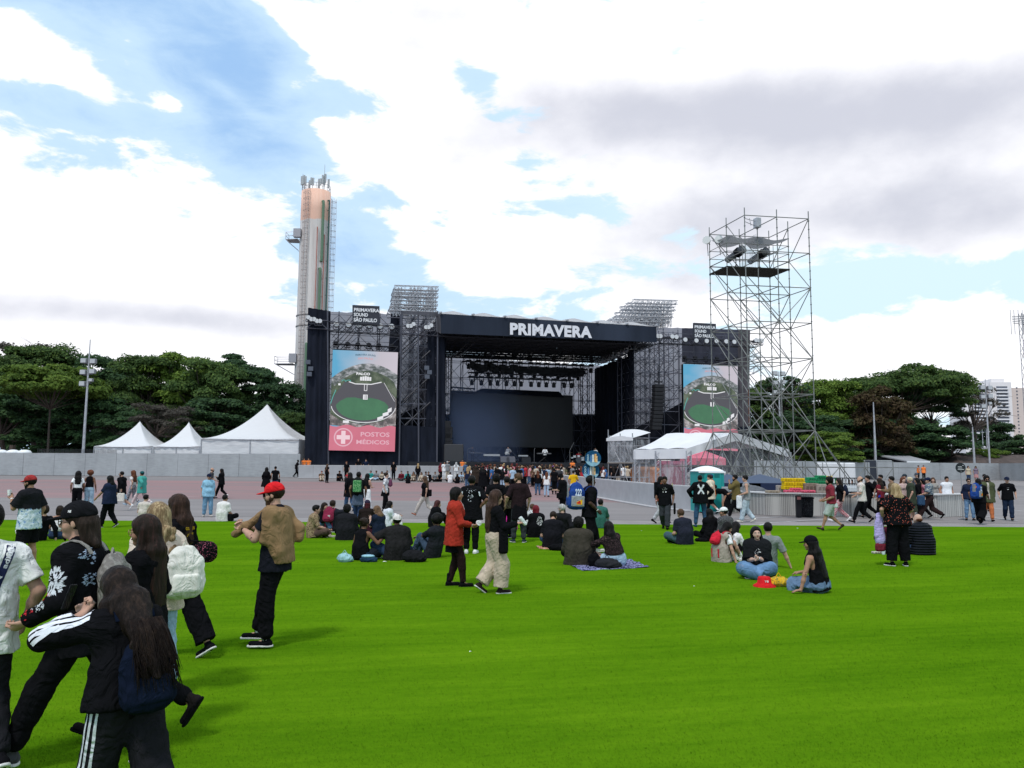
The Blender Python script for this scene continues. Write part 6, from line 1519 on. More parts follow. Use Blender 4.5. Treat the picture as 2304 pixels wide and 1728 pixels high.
def bag_on(ctx,p,label,c,size=(.13,.05,.10),name='shoulder_bag',cat='bag',strap_to=None,m='plain',c2=None,strap_c=None,fr=None,rnd=.03):
 root=thing_at(ctx,p,name,label,cat);vx=max(min(ctx['vx'],.016),.008);Z=A3(0,0,0)
 build('bag_body',[rbox(Z,size,fr or FR0,rnd)],vx,dressm(m,c,c2),root,k=.02,amp=.004,wl=.1)
 if strap_to:
  mb=MB();pp=[Vector(q_)-Vector(p)for q_ in strap_to];mb.tube(pp,.009,5);mb.build('strap',dressm('plain',strap_c or c),root)
 return root
def ground_bag(px,py,label,c,size=(.17,.12,.14),m='plain',c2=None,yaw=0,name='backpack',cat='bag',kind='slump',parts=None):
 loc=gnd(px,py);loc.z+=.016;root=empty(name,loc,R(yaw),label,cat);vx=max(loc.y/800*.6,.009);sx,sy,sz=size
 pr=[ell(A3(0,0,sz*.8),(sx,sy,sz),FR0),ell(A3(sx*.3,.02,sz*.5),(sx*.8,sy*.9,sz*.55),FR0)]if kind=='slump' else[rbox(A3(0,0,sz),(sx,sy,sz),FR0,min(size)*.5)]
 build('bag_body',pr,vx,dressm(m,c,c2),root,k=.05,amp=.010,wl=.14,cuts=[(A3(0,0,0),A3(0,0,-1))],seed=px)
 MB().tube([(-.05,0,sz*1.7),(0,0,sz*1.7+.07),(.05,0,sz*1.7)],.009,5).build('handle',dressm('plain',c),root)
 if parts:parts(root,vx)
 return root
def gpos(px,Y):return Vector((at(px,1300,Y).x,Y,.018))
c=person(0,0,1.71,48,'walk2','man in white T-shirt with navy lettered strap at the left frame edge','light',('short','black'),dict(c=(.78,.77,.76),sleeve=.72,len=.16,fit=.024),dict(c=BK2),pos=gpos(-32,5.3),w=1.05,ov=dict(RH=(.27,.06,.92),ER=(.6,-1,-.2),LH=(-.22,.2,.95),head=(10,6,0)))
put_print(c,'back',[('band',.13,.19,-.06,-.35,.055)],(.02,.025,.075),name='strap')
put_print(c,'back',[('text',.095,.09,.165,.034,'adidas',R(70.6)),('text',.005,-.165,.165,.034,'adidas',R(70.6)),('poly',.050,-.037,.018,.018,[(-1,-.6),(-.2,-1),(.6,-.5),(1,.5),(.3,.6),(0,1),(-.5,.4)])],(.70,.70,.74),name='strap_lettering')
put_print(c,'front',[('band',-.18,.17,.22,-.17,.05)],(.02,.025,.075),name='strap')
def f2hair(J):
 hx,hy,hz=J['hf'];H_=J['H'];F_=lambda x,y,z:H_+hx*x+hy*y+hz*z
 return[cap(F_(g*.062,-.060,-.02),F_(g*.070,-.085,-.13),.034,.028)for g in(-1,1)]+[cap(F_(0,-.08,-.02),F_(0,-.11,-.15),.06,.045,frameM(hx,hy,hz,(1.4,1,1))),cap(F_(-.05,-.10,-.11),F_(-.06,-.14,-.15),.03,.02)]
c=person(0,0,1.74,92,'walk','man in black cap and black printed sweatshirt walking left in the foreground','light',('short','dbrown',None,f2hair),dict(c=BK,sleeve=1.93,len=.17,fit=.028,collar=1,sfit=.020,k='shirt'),dict(c=BK,fit=.020),shoe=(.06,.06,.065),pos=gpos(196,5.5),w=1.0,ov=dict(l1=4,l2=8,pz=.88,LH=(-.26,.24,.95),RH=(.22,.05,.95),LF=(-.10,.38,.10,0,-14),RF=(.08,-.44,.14,0,34),head=(4,2,0),CL=.9,NL=(.2,-.3,1)),ex=(('cap',(.010,.010,.012)),'face',('glasses',(.05,.04,.03)),('bracelet','L',(.35,.5,.08))),hi=True)
J=c['J'];Fh=c['Fh']
build('goatee',[cap(Fh(0,.082,-.092),Fh(0,.076,-.118),.016,.008),cap(Fh(-.02,.088,-.043),Fh(.02,.088,-.043),.006,.006)],.006,dressm('hair',HC['black']),c['root'],k=.01)
capo=[o for o in c['root'].children if o.name.startswith('cap')][0]
V,Fs=fit_text('NE',.022,.016,.05);bv=bvh_of(capo);hx,hy,hz=J['hf'];P_=[]
for x,y,_ in V:
 o_=Vector(Fh(-.3,.015-x,.075+y));h_=bv.ray_cast(o_,Vector(hx));P_.append((h_[0]if h_[0]is not None else Vector(Fh(-.085,.015-x,.075+y)))-Vector(hx)*.003)
mesh_obj('emblem',P_,Fs,dressm('plain',WH),capo)
put_print(c,'left',[('scrawl',-.02,-.035,.13,.17,3,150,.6,.2),('scrawl',-.13,-.16,.14,.09,4,60,.7)],(.55,.57,.62))
put_print(c,'left',[('scrawl',-.10,-.12,.15,.08,9,26,.6),('scrawl',-.20,-.21,.10,.08,12,22,.6)],(.50,.03,.04))
put_print(c,'left',[('scrawl',.125,.11,.07,.10,5,70,1.4,.2),('scrawl',.14,.02,.05,.10,6,50,1.4),('scrawl',.12,-.07,.08,.09,7,70,1.4,.2)],(.30,.37,.50))
put_print(c,'left',[('poly',.125,.115,.013,.013,[(math.cos(a),math.sin(a))for a in np.linspace(0,5.9,9)]),('poly',.12,-.07,.013,.013,[(math.cos(a),math.sin(a))for a in np.linspace(0,5.9,9)])],(.60,.03,.06))
backpack(c,'crumpled grey see-through backpack worn by the man in the black cap',(.17,.155,.145),h=.40,w_=.30,d_=.15,drop=.10,m='floral',c2=(.24,.225,.21),strap_c=(.25,.235,.22))
c=person(0,0,1.60,84,'walk','woman in gold glasses and black clothes behind the man in the black cap','tan',('vlong','dbrown',(.05,.02,.018)),dict(c=BK,sleeve=1.9,len=.22,fit=.03),dict(c=BK),f=True,shoe=(.014,.012,.012),pos=gpos(330,6.0),ov=dict(RF=(.08,-.36,.28,0,58),head=(2,4,0),LH=(-.2,.2,.95)),ex=('boot','face',('glasses',(.35,.25,.12))),hi=True)
def curls(J):
 r2,f2,s2=J['fr2'];N_=J['N'];o=[];q=random.Random(4)
 for i in range(26):
  a=q.uniform(-.11,.11);z=q.uniform(-.16,.08);o.append(ell(N_+r2*a-f2*(.09+q.random()*.05)+s2*z,(.030,.028,.036),(r2,f2,s2),k=.008))
 return o
c=person(0,0,1.63,38,'walk2','woman with curly blonde hair in cream fleece jacket and pale jeans','light',('med',(.20,.13,.07),(.50,.38,.22),curls),dict(c=(.56,.46,.39),sleeve=1.95,len=.16,fit=.040,sfit=.022),dict(c=(.26,.38,.50),m='denim',fit=.02,flare=.01),f=True,shoe=WH,pos=gpos(352,7.1),ov=dict(head=(12,8,0),RH=(.25,.12,1.05)),hi=True)
backpack(c,'white canvas backpack with leather tab hanging off the blonde woman\'s right shoulder',(.66,.64,.59),h=.46,w_=.34,d_=.19,off=(.17,0),drop=.16,strap_c=(.62,.60,.52))
c=person(0,0,1.66,74,'walk','woman with straight brown hair in black T-shirt with gold lettering on its back','light',('long',(.030,.015,.011),(.07,.035,.025)),dict(c=BK,sleeve=.75,len=.16,fit=.035),dict(c=BK,flare=.045,fit=.02),f=True,shoe=BK,pos=gpos(398,8.5),ov=dict(LF=(-.08,.34,.10,0,-10),RF=(.08,-.36,.14,-5,30),LH=(-.1,.28,1.28),RH=(.15,.2,1.1)),hi=True)
put_print(c,'back',[('text',.02,.075,.16,.035,'GOLDEN'),('scrawl',.02,-.03,.15,.13,5,70,.9)],(.55,.34,.02))
put_print(c,'left',[('text',-.02,-.04,.05,.06,'V')],(.60,.36,.02))
J=c['J'];p=J['P']+A3(.06,-.30,.20)
bag_on(c,p,'round black bag with red and white speckles hanging behind the brown haired woman',BK,(.12,.10,.11),strap_to=[J['N']+A3(-.05,-.08,-.02),J['C']+A3(.0,-.16,-.05),p+A3(0,0,.11)],m='dots',c2=(.5,.12,.2),rnd=.08)
def f6hair(J):
 r2,f2,s2=J['fr2'];N_=J['N']
 return[cap(N_-f2*.08+s2*.08,N_-f2*.27-s2*.30,.085,.03,frameM(r2,f2,s2,(1.5,.9,1))),cap(N_-f2*.25-s2*.2+r2*.0,N_-f2*.34-s2*.40,.06,.014,frameM(r2,f2,s2,(1.9,.8,1))),cap(N_-r2*.10+s2*.06+f2*.0,N_-r2*.12-f2*.05-s2*.30,.05,.03),cap(N_+r2*.10+s2*.06,N_+r2*.08-f2*.10-s2*.30,.05,.03)]
c=person(0,0,1.44,54,'walk2','girl in black tracksuit with white stripes holding a phone, nearest the camera','light',('vlong',(.014,.009,.008),(.040,.024,.018),f6hair),dict(c=BK,sleeve=1.9,len=.02,fit=.045,sfit=.030,name='track_jacket'),dict(c=BK2,fit=.035,flare=.02),f=True,shoe=(.07,.075,.085),pos=gpos(300,4.25),w=1.02,ov=dict(l1=6,l2=12,head=(6,26,0),LH=(-.20,.22,1.42),XL=(-.37,.33,1.29),RH=(-.10,.30,1.38),ER=(1,.4,-.8),LF=(-.10,.18,.085,0,0),RF=(.10,-.42,.20,-12,48),CL=1.1,DL=(.6,-.2,.7),CR=1.0),hi=True)
J=c['J']
def ribbon(c,o,pts_,out,w_,col,n=26,name='stripe',lat=0.0):
 bv=bvh_of(o);out=Vector(out).normalized();P_=[Vector(p)for p in pts_];vs=[];prev=None
 for i in range(n+1):
  t_=i/n*(len(P_)-1);k=min(int(t_),len(P_)-2);p=P_[k].lerp(P_[k+1],t_-k);d=(P_[min(k+1,len(P_)-1)]-P_[k]).normalized();sd_=d.cross(out).normalized();row=[]
  for g in(-1,1):
   og=p+sd_*(lat+g*w_/2)+out*.6;h_=bv.ray_cast(og,-out);row.append((h_[0]if h_[0]is not None and(h_[0]-p).length<.2 else p+sd_*(lat+g*w_/2)+out*.07)+out*.004)
  vs+=row
 return mesh_obj(name,vs,[(2*i,2*i+2,2*i+3,2*i+1)for i in range(n)],dressm('plain',col),o)
jk=c['objs']['shirt'];pt_=c['objs']['pants']
upo=A3(-.55,.1,.85)
upo=A3(-.5,-.1,1)
for lat in(-.042,0,.042):
 ribbon(c,jk,[J['shL']+A3(-.0,.02,0),J['elL']],upo,.028,(.72,.73,.80),lat=lat);ribbon(c,jk,[J['elL'],J['elL']+(J['wrL']-J['elL'])*.8],A3(-1,-.1,.1),.024,(.72,.73,.80),lat=lat*.9)
for lat in(-.040,0,.040):ribbon(c,pt_,[J['hipL']+A3(0,0,.10),J['knL'],J['anL']+A3(0,0,.05)],A3(-1,-.35,0),.019,(.60,.62,.68),lat=lat)
ph=thing_at(c,J['palmL']+A3(-.07,.07,.04),'phone','dark phone held up by the girl in the striped tracksuit','phone')
build('phone_body',[rbox(A3(0,0,0),(.040,.006,.078),rotm(35,-15,8),.004)],.006,dressm('leather',(.012,.012,.014)),ph)
def f6x(ctx,root,p,fr,h,w_,d_):
 r2,f2,s2=fr;V,Fs=fit_text('M',.045,.030,.06);q0=-f2*(d_*.52+.03)+s2*.10-r2*.09
 bv=bvh_of(root.children[0]);P_=[]
 for x,y,_ in V:
  h_=bv.ray_cast(Vector(r2*(.10+x)+s2*(-.02+y+x*.25)-f2*.6),Vector(f2));P_.append((h_[0]if h_[0]is not None else Vector(q0))-Vector(f2)*.004)
 mesh_obj('emblem',P_,Fs,dressm('plain',(.7,.72,.78)),root)
backpack(c,'navy blue school backpack on the girl with the tracksuit',(.006,.0095,.022),h=.44,w_=.30,d_=.17,drop=.20,extra=f6x)
def strands(c,n,x0,back,z0,z1,w_,seed,dx=0.0,spread=.05):
 J=c['J'];r2,f2,s2=J['fr2'];N_=J['N'];q=random.Random(seed);h=[o for o in c['root'].children if o.name.startswith('hair')][0];mb=MB()
 for i in range(n):
  a=q.uniform(-w_,w_);e=q.uniform(z1,z1+.14);p0=N_+r2*(x0+a*.8)-f2*(back-.03)+s2*z0;p1=N_+r2*(x0+a+dx*.5)-f2*(back+.015+q.random()*.02)+s2*(z0-e)*.5;p2=N_+r2*(x0+a+dx+q.uniform(-spread,spread))-f2*(back+.03+q.random()*.05)-s2*e
  mb.tube([p0,(p0+p1)/2-f2*.012,p1,(p1+p2)/2-f2*.008,p2],.004,3,[.0025,.0026,.0024,.002,.0008])
 mb.build('strand',dressm('hair',(.014,.009,.008),(.035,.022,.016)),h,True)
strands(c,260,.0,.28,-.05,.36,.13,3,.02)
c=person(0,0,1.75,84,'stand2','man in red cap and sunglasses with tan jacket slung over his shoulders','light',('short','dbrown'),dict(c=(.010,.011,.016),sleeve=.62,len=.14,fit=.026),dict(c=BK,fit=.022),pos=gnd(608,1457)+Vector((.02,0,.018)),w=1.08,ov=dict(l1=-1,l2=3,LF=(-.13,.02,.085,10,0),RF=(.12,.22,.085,8,0),LH=(-.10,.34,1.24),EL=(-.7,-.6,-1),RH=(.04,.36,1.26),ER=(.8,-.5,-1),CL=1.2,CR=1.2,head=(4,6,0)),ex=(('cap',(.62,.015,.02)),('beard',(.05,.028,.018)),('glasses',BK,1),('bracelet','L',BK),'face'),hi=True)
J=c['J'];r2,f2,s2=J['fr2'];N_=J['N'];vx=c['vx'];tan=dressm('plain',(.235,.145,.075))
jr=thing_at(c,J['P'],'jacket','tan jacket slung over the shoulders of the man in the red cap','jacket');o_=J['P']
pj=[cap(J['shL']+A3(0,0,.02),J['shR']+A3(0,0,.02),.082,None,frameM(r2,f2,s2,(1,1.15,1)),cuts=[(N_+f2*.045,f2)]),cap(J['C']-f2*.06+s2*.05,J['P']-f2*.09-s2*.02,.125,.14,frameM(r2,f2,s2,(1.5,.75,1)),cuts=[(J['P']-s2*.06,-s2)]),cap(J['shL']+A3(-.02,.0,.02),J['shL']+A3(-.03,.03,-.26),.065,.06),cap(J['shL']+A3(-.02,.0,-.1),J['shL']+A3(.02,-.10,-.38),.07,.07),cap(N_+f2*.04+r2*-.07+s2*.02,J['wrL']+A3(.02,-.03,.02),.045,.042),cap(J['wrL']+A3(.02,-.02,.02),J['wrL']+A3(.03,.10,-.06),.042,.045),cap(J['shR']+A3(.0,-.06,.0),J['shR']+A3(.0,-.20,-.16),.06,.055),cap(J['shR']+A3(.0,-.20,-.16),J['shR']+A3(-.03,-.22,-.26),.055,.05)]
for p_ in pj:p_['a']=p_['a']-o_;p_['b']=p_['b']-o_;p_['cuts']=[(q_-o_,n_)for q_,n_ in p_['cuts']]
build('jacket_body',pj,vx,tan,jr,k=.05,amp=.006,wl=.2,cuts=[(N_-o_+s2*.055,s2)])
for s in 'LR':build('sock',[cap(J['an'+s],J['an'+s]+A3(0,0,.10),.042,.046)],.009,dressm('check',(.7,.7,.7),BK),c['root'])
put_print(c,'left',[('scrawl',-.18,-.13,.05,.07,5,16,.9)],(.10,.05,.04),o=c['objs']['body'],name='tattoo')
c=person(1020,1321,1.64,-80,'walk2','woman in orange-red hooded jacket, black skirt, sheer tights and ankle boots, walking right','tan',('bob','black'),dict(c=(.33,.030,.018),sleeve=1.85,len=.20,fit=.045,sfit=.024,hood=1,name='jacket',**{'in':dict(c=WH,len=.05)}),dict(k='skirt',L=.32,flare=.0,c=BK,tights=(.022,.012,.012)),f=True,shoe=BK,ov=dict(RH=(.10,.30,1.06),LH=(-.05,.30,1.04),ER=(.8,-.6,-.8),EL=(-.8,-.6,-.8),RF=(.09,.16,.085,0,0),LF=(-.08,-.06,.085,0,0),head=(-2,2,0)),ex=('boot','face',('bracelet','R')),hi=True)
J=c['J'];p=J['P']+A3(.05,.22,.02)
bag_on(c,p,'small black shoulder bag at the hip of the woman in the orange-red jacket',BK,(.06,.05,.12),strap_to=[J['N']+A3(-.06,.03,.02),J['C']+A3(0,.13,0),p+A3(0,0,.1)])
r_=thing_at(c,J['palmR']+A3(.02,.06,.02),'paper_roll','white rolled paper in the hand of the woman in the orange-red jacket','paper');MB().tube([(-.03,0,0),(.03,.01,0)],.045,12).build('roll',dressm('plain',WH),r_)
def lh(J):
 r2,f2,s2=J['fr2'];N_=J['N'];return[cap(N_-f2*.10,N_-f2*.12-s2*.32,.07,.05,frameM(r2,f2,s2,(1.6,.8,1)))]
c=person(1110,1337,1.62,-72,'walk2','woman with long straight brown hair, black top and wide beige trousers, stepping right','light',('vlong',(.035,.018,.013),(.07,.038,.028),lh),dict(c=BK,sleeve=1.95,len=-.02,fit=.025,sfit=.02),dict(c=(.46,.37,.29),flare=.055,fit=.024),f=True,shoe=(.03,.02,.02),w=1.08,ov=dict(RH=(.20,.34,1.16),ER=(.5,-.5,-1),LH=(-.22,.14,.86),RF=(.08,.10,.085,0,0),LF=(-.08,-.20,.15,4,36),head=(10,4,0)),hi=True)
J=c['J'];r_=thing_at(c,J['palmR']+A3(.0,.04,.06),'bottle','white drink can in the hand of the woman in wide beige trousers','can');MB().lathe((0,0,-.08),[(.03,0),(.036,.02),(.036,.14),(.03,.16)],12).build('can_body',dressm('leather',(.62,.66,.66)),r_);r_.rotation_euler=(R(40),0,c['root'].rotation_euler.z)
put_print(c,'right',[('band',-.02,-.62,-.01,-.2,.01)],(.3,.24,.19),o=c['objs']['pants'],name='seam')if False else None
bag=bag_on(c,J['P']+A3(.22,.10,-.02),'black cardigan hanging from the arm of the woman in wide beige trousers',BK,(.06,.08,.22),name='cardigan',cat='cardigan',rnd=.05)
c=person(2024,1276,1.68,8,'wide','woman with long blonde hair in black cherry print blouse, seen from behind','light',('long',(.28,.19,.10),(.50,.40,.24)),dict(c=BK,m='spots',c2=(.45,.10,.07),sleeve=.85,len=.06,fit=.045,sfit=.045),dict(c=BK,flare=.022,fit=.03),f=True,shoe=BK,w=1.24,ov=dict(LH=(-.26,.14,1.03),RH=(.26,.20,1.02),head=(-12,6,0),EL=(-1,-.5,-.2),ER=(1,-.5,-.2),LF=(-.15,.03,.085,20,0),RF=(.15,.0,.085,-24,0)),hi=True)
J=c['J'];p=J['wrL']+A3(-.06,.02,-.22)
r_=thing_at(c,p,'jacket','lilac jacket carried on the arm of the woman in the cherry print blouse','jacket');build('jacket_body',[cap(A3(0,0,.22),A3(-.01,-.02,-.26),.09,.13,frameM(*FR0,(.9,.6,1)),cuts=[(A3(0,0,-.36),A3(0,0,-1))]),cap(A3(-.05,0,.1),A3(-.09,-.03,-.18),.05,.05)],.012,dressm('plain',(.40,.34,.62)),r_,amp=.012,wl=.1)
r_=bag_on(c,p+A3(-.02,-.03,-.42),'dark red backpack dangling below the lilac jacket',(.16,.02,.035),(.11,.06,.09),rnd=.05)
r_=bag_on(c,J['P']+A3(.22,.02,.0),'small black bag at the right hip of the woman in the cherry print blouse',BK,(.06,.08,.10))
c=person(1705,1300,1.68,165,'cross','smiling woman with long black hair and ripped blue jeans facing the camera','pale',('vlong','black',None,lambda J:[cap(J['N']+J['fr2'][0]*g*.085+J['fr2'][1]*.04+J['fr2'][2]*.03,J['C']+J['fr2'][0]*g*.12+J['fr2'][1]*.16-J['fr2'][2]*.06,.04,.03)for g in(-1,1)]),dict(c=(.012,.013,.015),sleeve=.92,len=.12,fit=.05,sfit=.045,name='shirt',m='plain'),dict(c=(.11,.20,.34),m='denim',fit=.03,flare=.03),f=True,w=1.34,shoe=(.02,.025,.05),ov=dict(p=(0,-.02,.15),LH=(.0,.30,.38),RH=(.04,.33,.36),open=1,head=(10,-2,6),LF=(.16,.34,.08,60,10),RF=(-.10,.46,.07,30,0)),ex=('face',('bracelet','L')),hi=True)
put_print(c,'front',[('scrawl',.0,.03,.12,.12,5,26,1.0),('text',.01,-.08,.15,.04,'TRAVIL')],(.60,.60,.62))
put_print(c,'front',[('scrawl',-.30,.10,.10,.06,8,14,.2)],SK['light'],o=c['objs']['pants'],name='rip')
c=person(1842,1336,1.66,42,'side','woman in black cap, black tank top and denim skirt leaning on her tattooed arm','tan',('vlong','black'),dict(c=BK,sleeve=0,len=.10,fit=.014),dict(k='skirt',c=(.10,.16,.25),m='denim',L=.5),f=True,w=1.12,ov=dict(p=(.05,0,.14),l1=4,l2=10,sd=-10,LH=(-.36,.12,.07),EL=(-1,-.3,.1),RH=(.05,.35,.30),LF=(.38,.42,.06,-60,15),RF=(.50,.20,.06,-60,15),KL=(-.3,1,-.3),KR=(.6,1,-.3),head=(18,4,0),DL=(-.5,.7,-.2),CL=.15),ex=(('cap',(.008,.008,.01)),),hi=True)
put_print(c,'left',[('scrawl',-.02,-.12,.08,.09,4,20,.9),('scrawl',-.03,-.30,.07,.20,3,40,.9)],(.07,.035,.028),o=c['objs']['body'],name='tattoo')
g_=gnd(1720,1322);g_.z=.018;r_=empty('bucket_hat',g_,0,'red bucket hat lying on the turf','hat');rd=dressm('plain',(.58,.015,.02))
MB().lathe((0,0,0),[(.19,.0),(.185,.02),(.125,.055),(.12,.06),(.105,.145),(.09,.165),(.01,.17)],22,cap=False).build('crown',rd,r_,True);V,Fs=fit_text('Y·B',.07,.035,.05);mesh_obj('lettering',[(x,-.122-.0*y+.012*(y/.02)*.0-.0,.10+y)for x,y,_ in V],Fs,dressm('plain',WH),r_)
ground_bag(1752,1321,'yellow drawstring bag with striped pattern beside the red bucket hat',(.62,.38,.02),(.19,.13,.09),m='floral',c2=(.16,.16,.06))
HANDUP=dict(LH=(-.10,.34,1.30),EL=(-.6,-.4,-1))
LAP=dict(LH=(-.05,.30,.25),RH=(.05,.32,.25))
def P_(px,py,H,yaw,pose,label,**k):return person(px,py,H,yaw,pose,label,**k)
c=P_(58,1288,1.74,84,'stand2','bearded man in red cap, tie-dye T-shirt and black shorts at the left',skin='tan',hair=('short','black'),top=dict(c=BK2,m='tiedye',sleeve=.85,len=.16,fit=.035,sfit=.03),bot=dict(k='shorts',c=BK,frac=.92,fit=.03),shoe=(.6,.52,.48),w=1.12,ov=dict(LH=(-.10,.30,1.32),EL=(-.5,-.3,-1),CL=.9),ex=(('cap',(.30,.03,.03),'f',(.6,.05,.08)),('beard',),('glasses',),('bracelet','L')))
r_=thing_at(c,c['J']['palmL']+A3(.01,.03,.05),'cup','white cup in the raised hand of the man in the tie-dye T-shirt','cup');MB().lathe((0,0,-.06),[(.028,0),(.036,.1)],10).build('cup_body',WHITEP,r_)
P_(128,1214,1.64,8,'cross','woman in backless white halter top and denim skirt sitting with her back to the camera',skin='tan',hair=('bob','dbrown'),top=dict(c=WH,sleeve=-1,len=-.02,fit=.012,name='halter'),bot=dict(k='skirt',c=JD,m='denim'),f=True)
P_(88,1218,1.7,60,'back','person in black sitting mostly hidden behind the man in the tie-dye T-shirt',hair=('curly','dbrown'),top=dict(c=BK,sleeve=1.9),shoe=(.06,.05,.045),ov=dict(LF=(-.1,.75,.12,0,-60),RF=(.12,.78,.12,0,-60)))
P_(171,1152,1.68,30,'walk2','woman with big curly black hair, white cropped T-shirt and black trousers walking away',skin='brown',hair=('wild','black'),top=dict(c=WH,sleeve=.6,len=-.01),f=True,w=1.08,bot=dict(c=BK,flare=.02))
P_(198,1151,1.70,10,'stand','woman with brown bob, black sleeveless top and pale jeans beside the curly haired woman',skin='brown',hair=('afro','auburn'),top=dict(c=BK,sleeve=0,len=0),bot=dict(c=JL,m='denim'),f=True)
P_(243,1188,1.62,76,'walk2','stocky woman in navy T-shirt and black leggings walking left with one hand forward',skin='tan',hair=('med','black'),top=dict(c=NV,sleeve=.8,len=.14,fit=.035),f=True,w=1.25,ov=dict(LH=(-.2,.38,.95)))
c=P_(271,1148,1.74,82,'stride','man in black jacket and pale blue shorts striding left with a white tote bag',skin='light',hair=('buzz','black'),top=dict(c=BK,sleeve=1.9,len=.18,fit=.04),bot=dict(k='shorts',c=JL,frac=.95),shoe=WH,ex=(('beard',),('glasses',BK,1)))
bag_on(c,c['J']['wrL']+A3(0,.02,-.34),'white cotton tote bag carried by the man in pale blue shorts',(.62,.58,.53),(.04,.17,.18),strap_to=[c['J']['wrL']+A3(0,.06,0),c['J']['wrL']+A3(0,.05,-.18)],rnd=.02)
P_(297,1138,1.68,75,'walk','woman with curly reddish hair in white top and patterned leggings walking arm in arm',skin='light',hair=('wild','auburn'),top=dict(c=(.55,.5,.5),sleeve=.5,len=0),bot=dict(c=(.03,.03,.05),m='check',c2=(.45,.42,.45)),shoe=JL,f=True)
P_(317,1139,1.70,80,'stride','person with teal cap and loose teal jacket over pale pink trousers walking left',skin='tan',hair=('short','black'),top=dict(c=(.06,.30,.26),sleeve=1.9,len=.24,fit=.06,sfit=.03),bot=dict(c=(.62,.48,.48)),shoe=WH,ex=(('beanie',(.01,.08,.09)),))
P_(322,1172,1.74,-10,'cross','man in beige T-shirt sitting at the lawn edge beyond the blonde woman',skin='light',hair=('short','black'),top=dict(c=(.50,.44,.40)),ex=(('glasses',),))
P_(466,1163,1.63,-150,'stand2','woman in pale blue T-shirt, jeans and dark cap walking right',skin='tan',hair=('short','black'),top=dict(c=(.25,.45,.60),sleeve=.85,len=.12,fit=.04),bot=dict(c=(.14,.26,.38),m='denim'),shoe=(.5,.46,.42),f=True,w=1.15,ex=(('cap',NV),))
P_(473,1122,1.78,-80,'walk2','bald bearded man in dark grey T-shirt behind the woman in pale blue',skin='light',hair=('bald','black'),top=dict(c=DG,sleeve=.9,len=.14),bot=dict(c=BK),ov=dict(RH=(.1,.3,1.0)),ex=(('beard',),('glasses',BK,1)))
P_(497,1121,1.72,86,'walk','person with long black curls in black hoodie and black trousers looking at a phone',skin='tan',hair=('long','black'),top=dict(c=BK,sleeve=1.9,len=.12,fit=.04,hood=1),f=True,ov=dict(LH=(-.05,.30,1.22),EL=(-.6,-.4,-1)),shoe=WH)
c=P_(500,1173,1.76,-20,'cross','man in white T-shirt sitting with his back turned at the left edge of the lawn',skin='tan',hair=('short','black'),top=dict(c=(.64,.61,.60),sleeve=.85,fit=.04),w=1.12,ex=(('glasses',BK,1),))
bag_on(c,c['J']['P']+A3(.30,.05,.02),'small black crossbody bag beside the seated man in white',BK,(.10,.08,.12))
c=P_(598,1109,1.68,5,'walk2','woman with curly black hair in long black coat with a black backpack, walking away',skin='brown',hair=('wild','black'),top=dict(c=BK,sleeve=1.9,len=.50,fit=.03,flare=.08),f=True)
backpack(c,'small black backpack of the woman in the long black coat',BK,.3,.24,.12)
c=P_(618,1108,1.76,20,'walk2','man in black T-shirt and dark jeans walking away beside the long black coat',skin='tan',hair=('short','black'),top=dict(c=BK),bot=dict(c=JD,m='denim'))
bag_on(c,c['J']['wrR']+A3(.02,0,-.16),'black holdall in the hand of the man in dark jeans',BK,(.06,.18,.12))
P_(644,1070,1.75,-60,'stand2','man in navy top and cap standing at the grey hoarding wall',top=dict(c=NV,sleeve=1.5),bot=dict(c=NV),ov=dict(RH=(.3,.4,1.35)),ex=(('cap',NV),))
P_(666,1074,1.75,-70,'walk2','man in black leaning on the left end of the stage barrier',skin='dark',hair=('buzz','black'),top=dict(c=BK,sleeve=1.9),ov=dict(RH=(.2,.5,1.15),l2=18))
def staff(px,py,yaw,label,pose='stand2',z=None,pos=None,**k):return person(px,py,1.74,yaw,pose,label,hair=('buzz','black'),skin='tan',top=dict(c=(.85,.22,.05),sleeve=.3,len=.1,fit=.03,name='vest'),bot=dict(c=BK),group='staff in orange vests',pos=pos,**k)
staff(9,1067,80,'steward in orange vest walking along the wall at the far left','walk');staff(19,1067,70,'steward in orange vest just behind another at the far left','stand2')
staff(2067,1080,-95,'steward in orange vest facing a colleague by the right wall');staff(2079,1081,170,'long haired steward in full orange by the right wall','stand')
for px,dx,lb,yw in((684,2.4,'steward in orange leaning on the left end of the stage barrier',180),(694,2.2,'broad steward in orange at the left end of the stage barrier',170),(1040,2.0,'steward in orange behind the barrier before the stage centre',200),(1288,2.0,'steward in orange behind the barrier, right of the crowd',180)):
 y0=gnd(px,1074.5+max(0,(px-1000)*.022)).y+1.6;g_=Vector((at(px,1060,y0).x,y0,gz(y0)+.15));staff(0,0,yw,lb,pos=g_,ov=dict(LH=(-.2,.35,1.05),RH=(.2,.35,1.05)))
staff(1603,1156,70,'man with blue cap and orange vest walking behind the cream shirted man','walk2',ex=(('cap',(.02,.04,.12)),))
P_(786,1152,1.72,30,'walk','person in black blazer and blue jeans striding left beside the green backpack',skin='brown',hair=('med','black'),top=dict(c=BK,sleeve=1.9,len=.24,fit=.045),bot=dict(c=JB,m='denim'),f=True,w=1.08)
c=P_(804,1173,1.78,4,'walk2','man carrying the large black backpack with green circuit pattern',skin='brown',hair=('short','black'),top=dict(c=BK),bot=dict(c=JD,m='denim'),ex=(('tied',(.07,.09,.14),.42),),w=1.08)
backpack(c,'large black backpack with green circuit board pattern in the centre left',(.014,.016,.016),.56,.36,.2,extra=lambda ctx,root,p,fr,h,w_,d_:build('printed_panel',[rbox(-fr[1]*d_*.52-fr[2]*.04,(w_*.40,.03,h*.36),fr,.02)],.016,dressm('floral',(.02,.16,.05),(.22,.42,.20)),root))
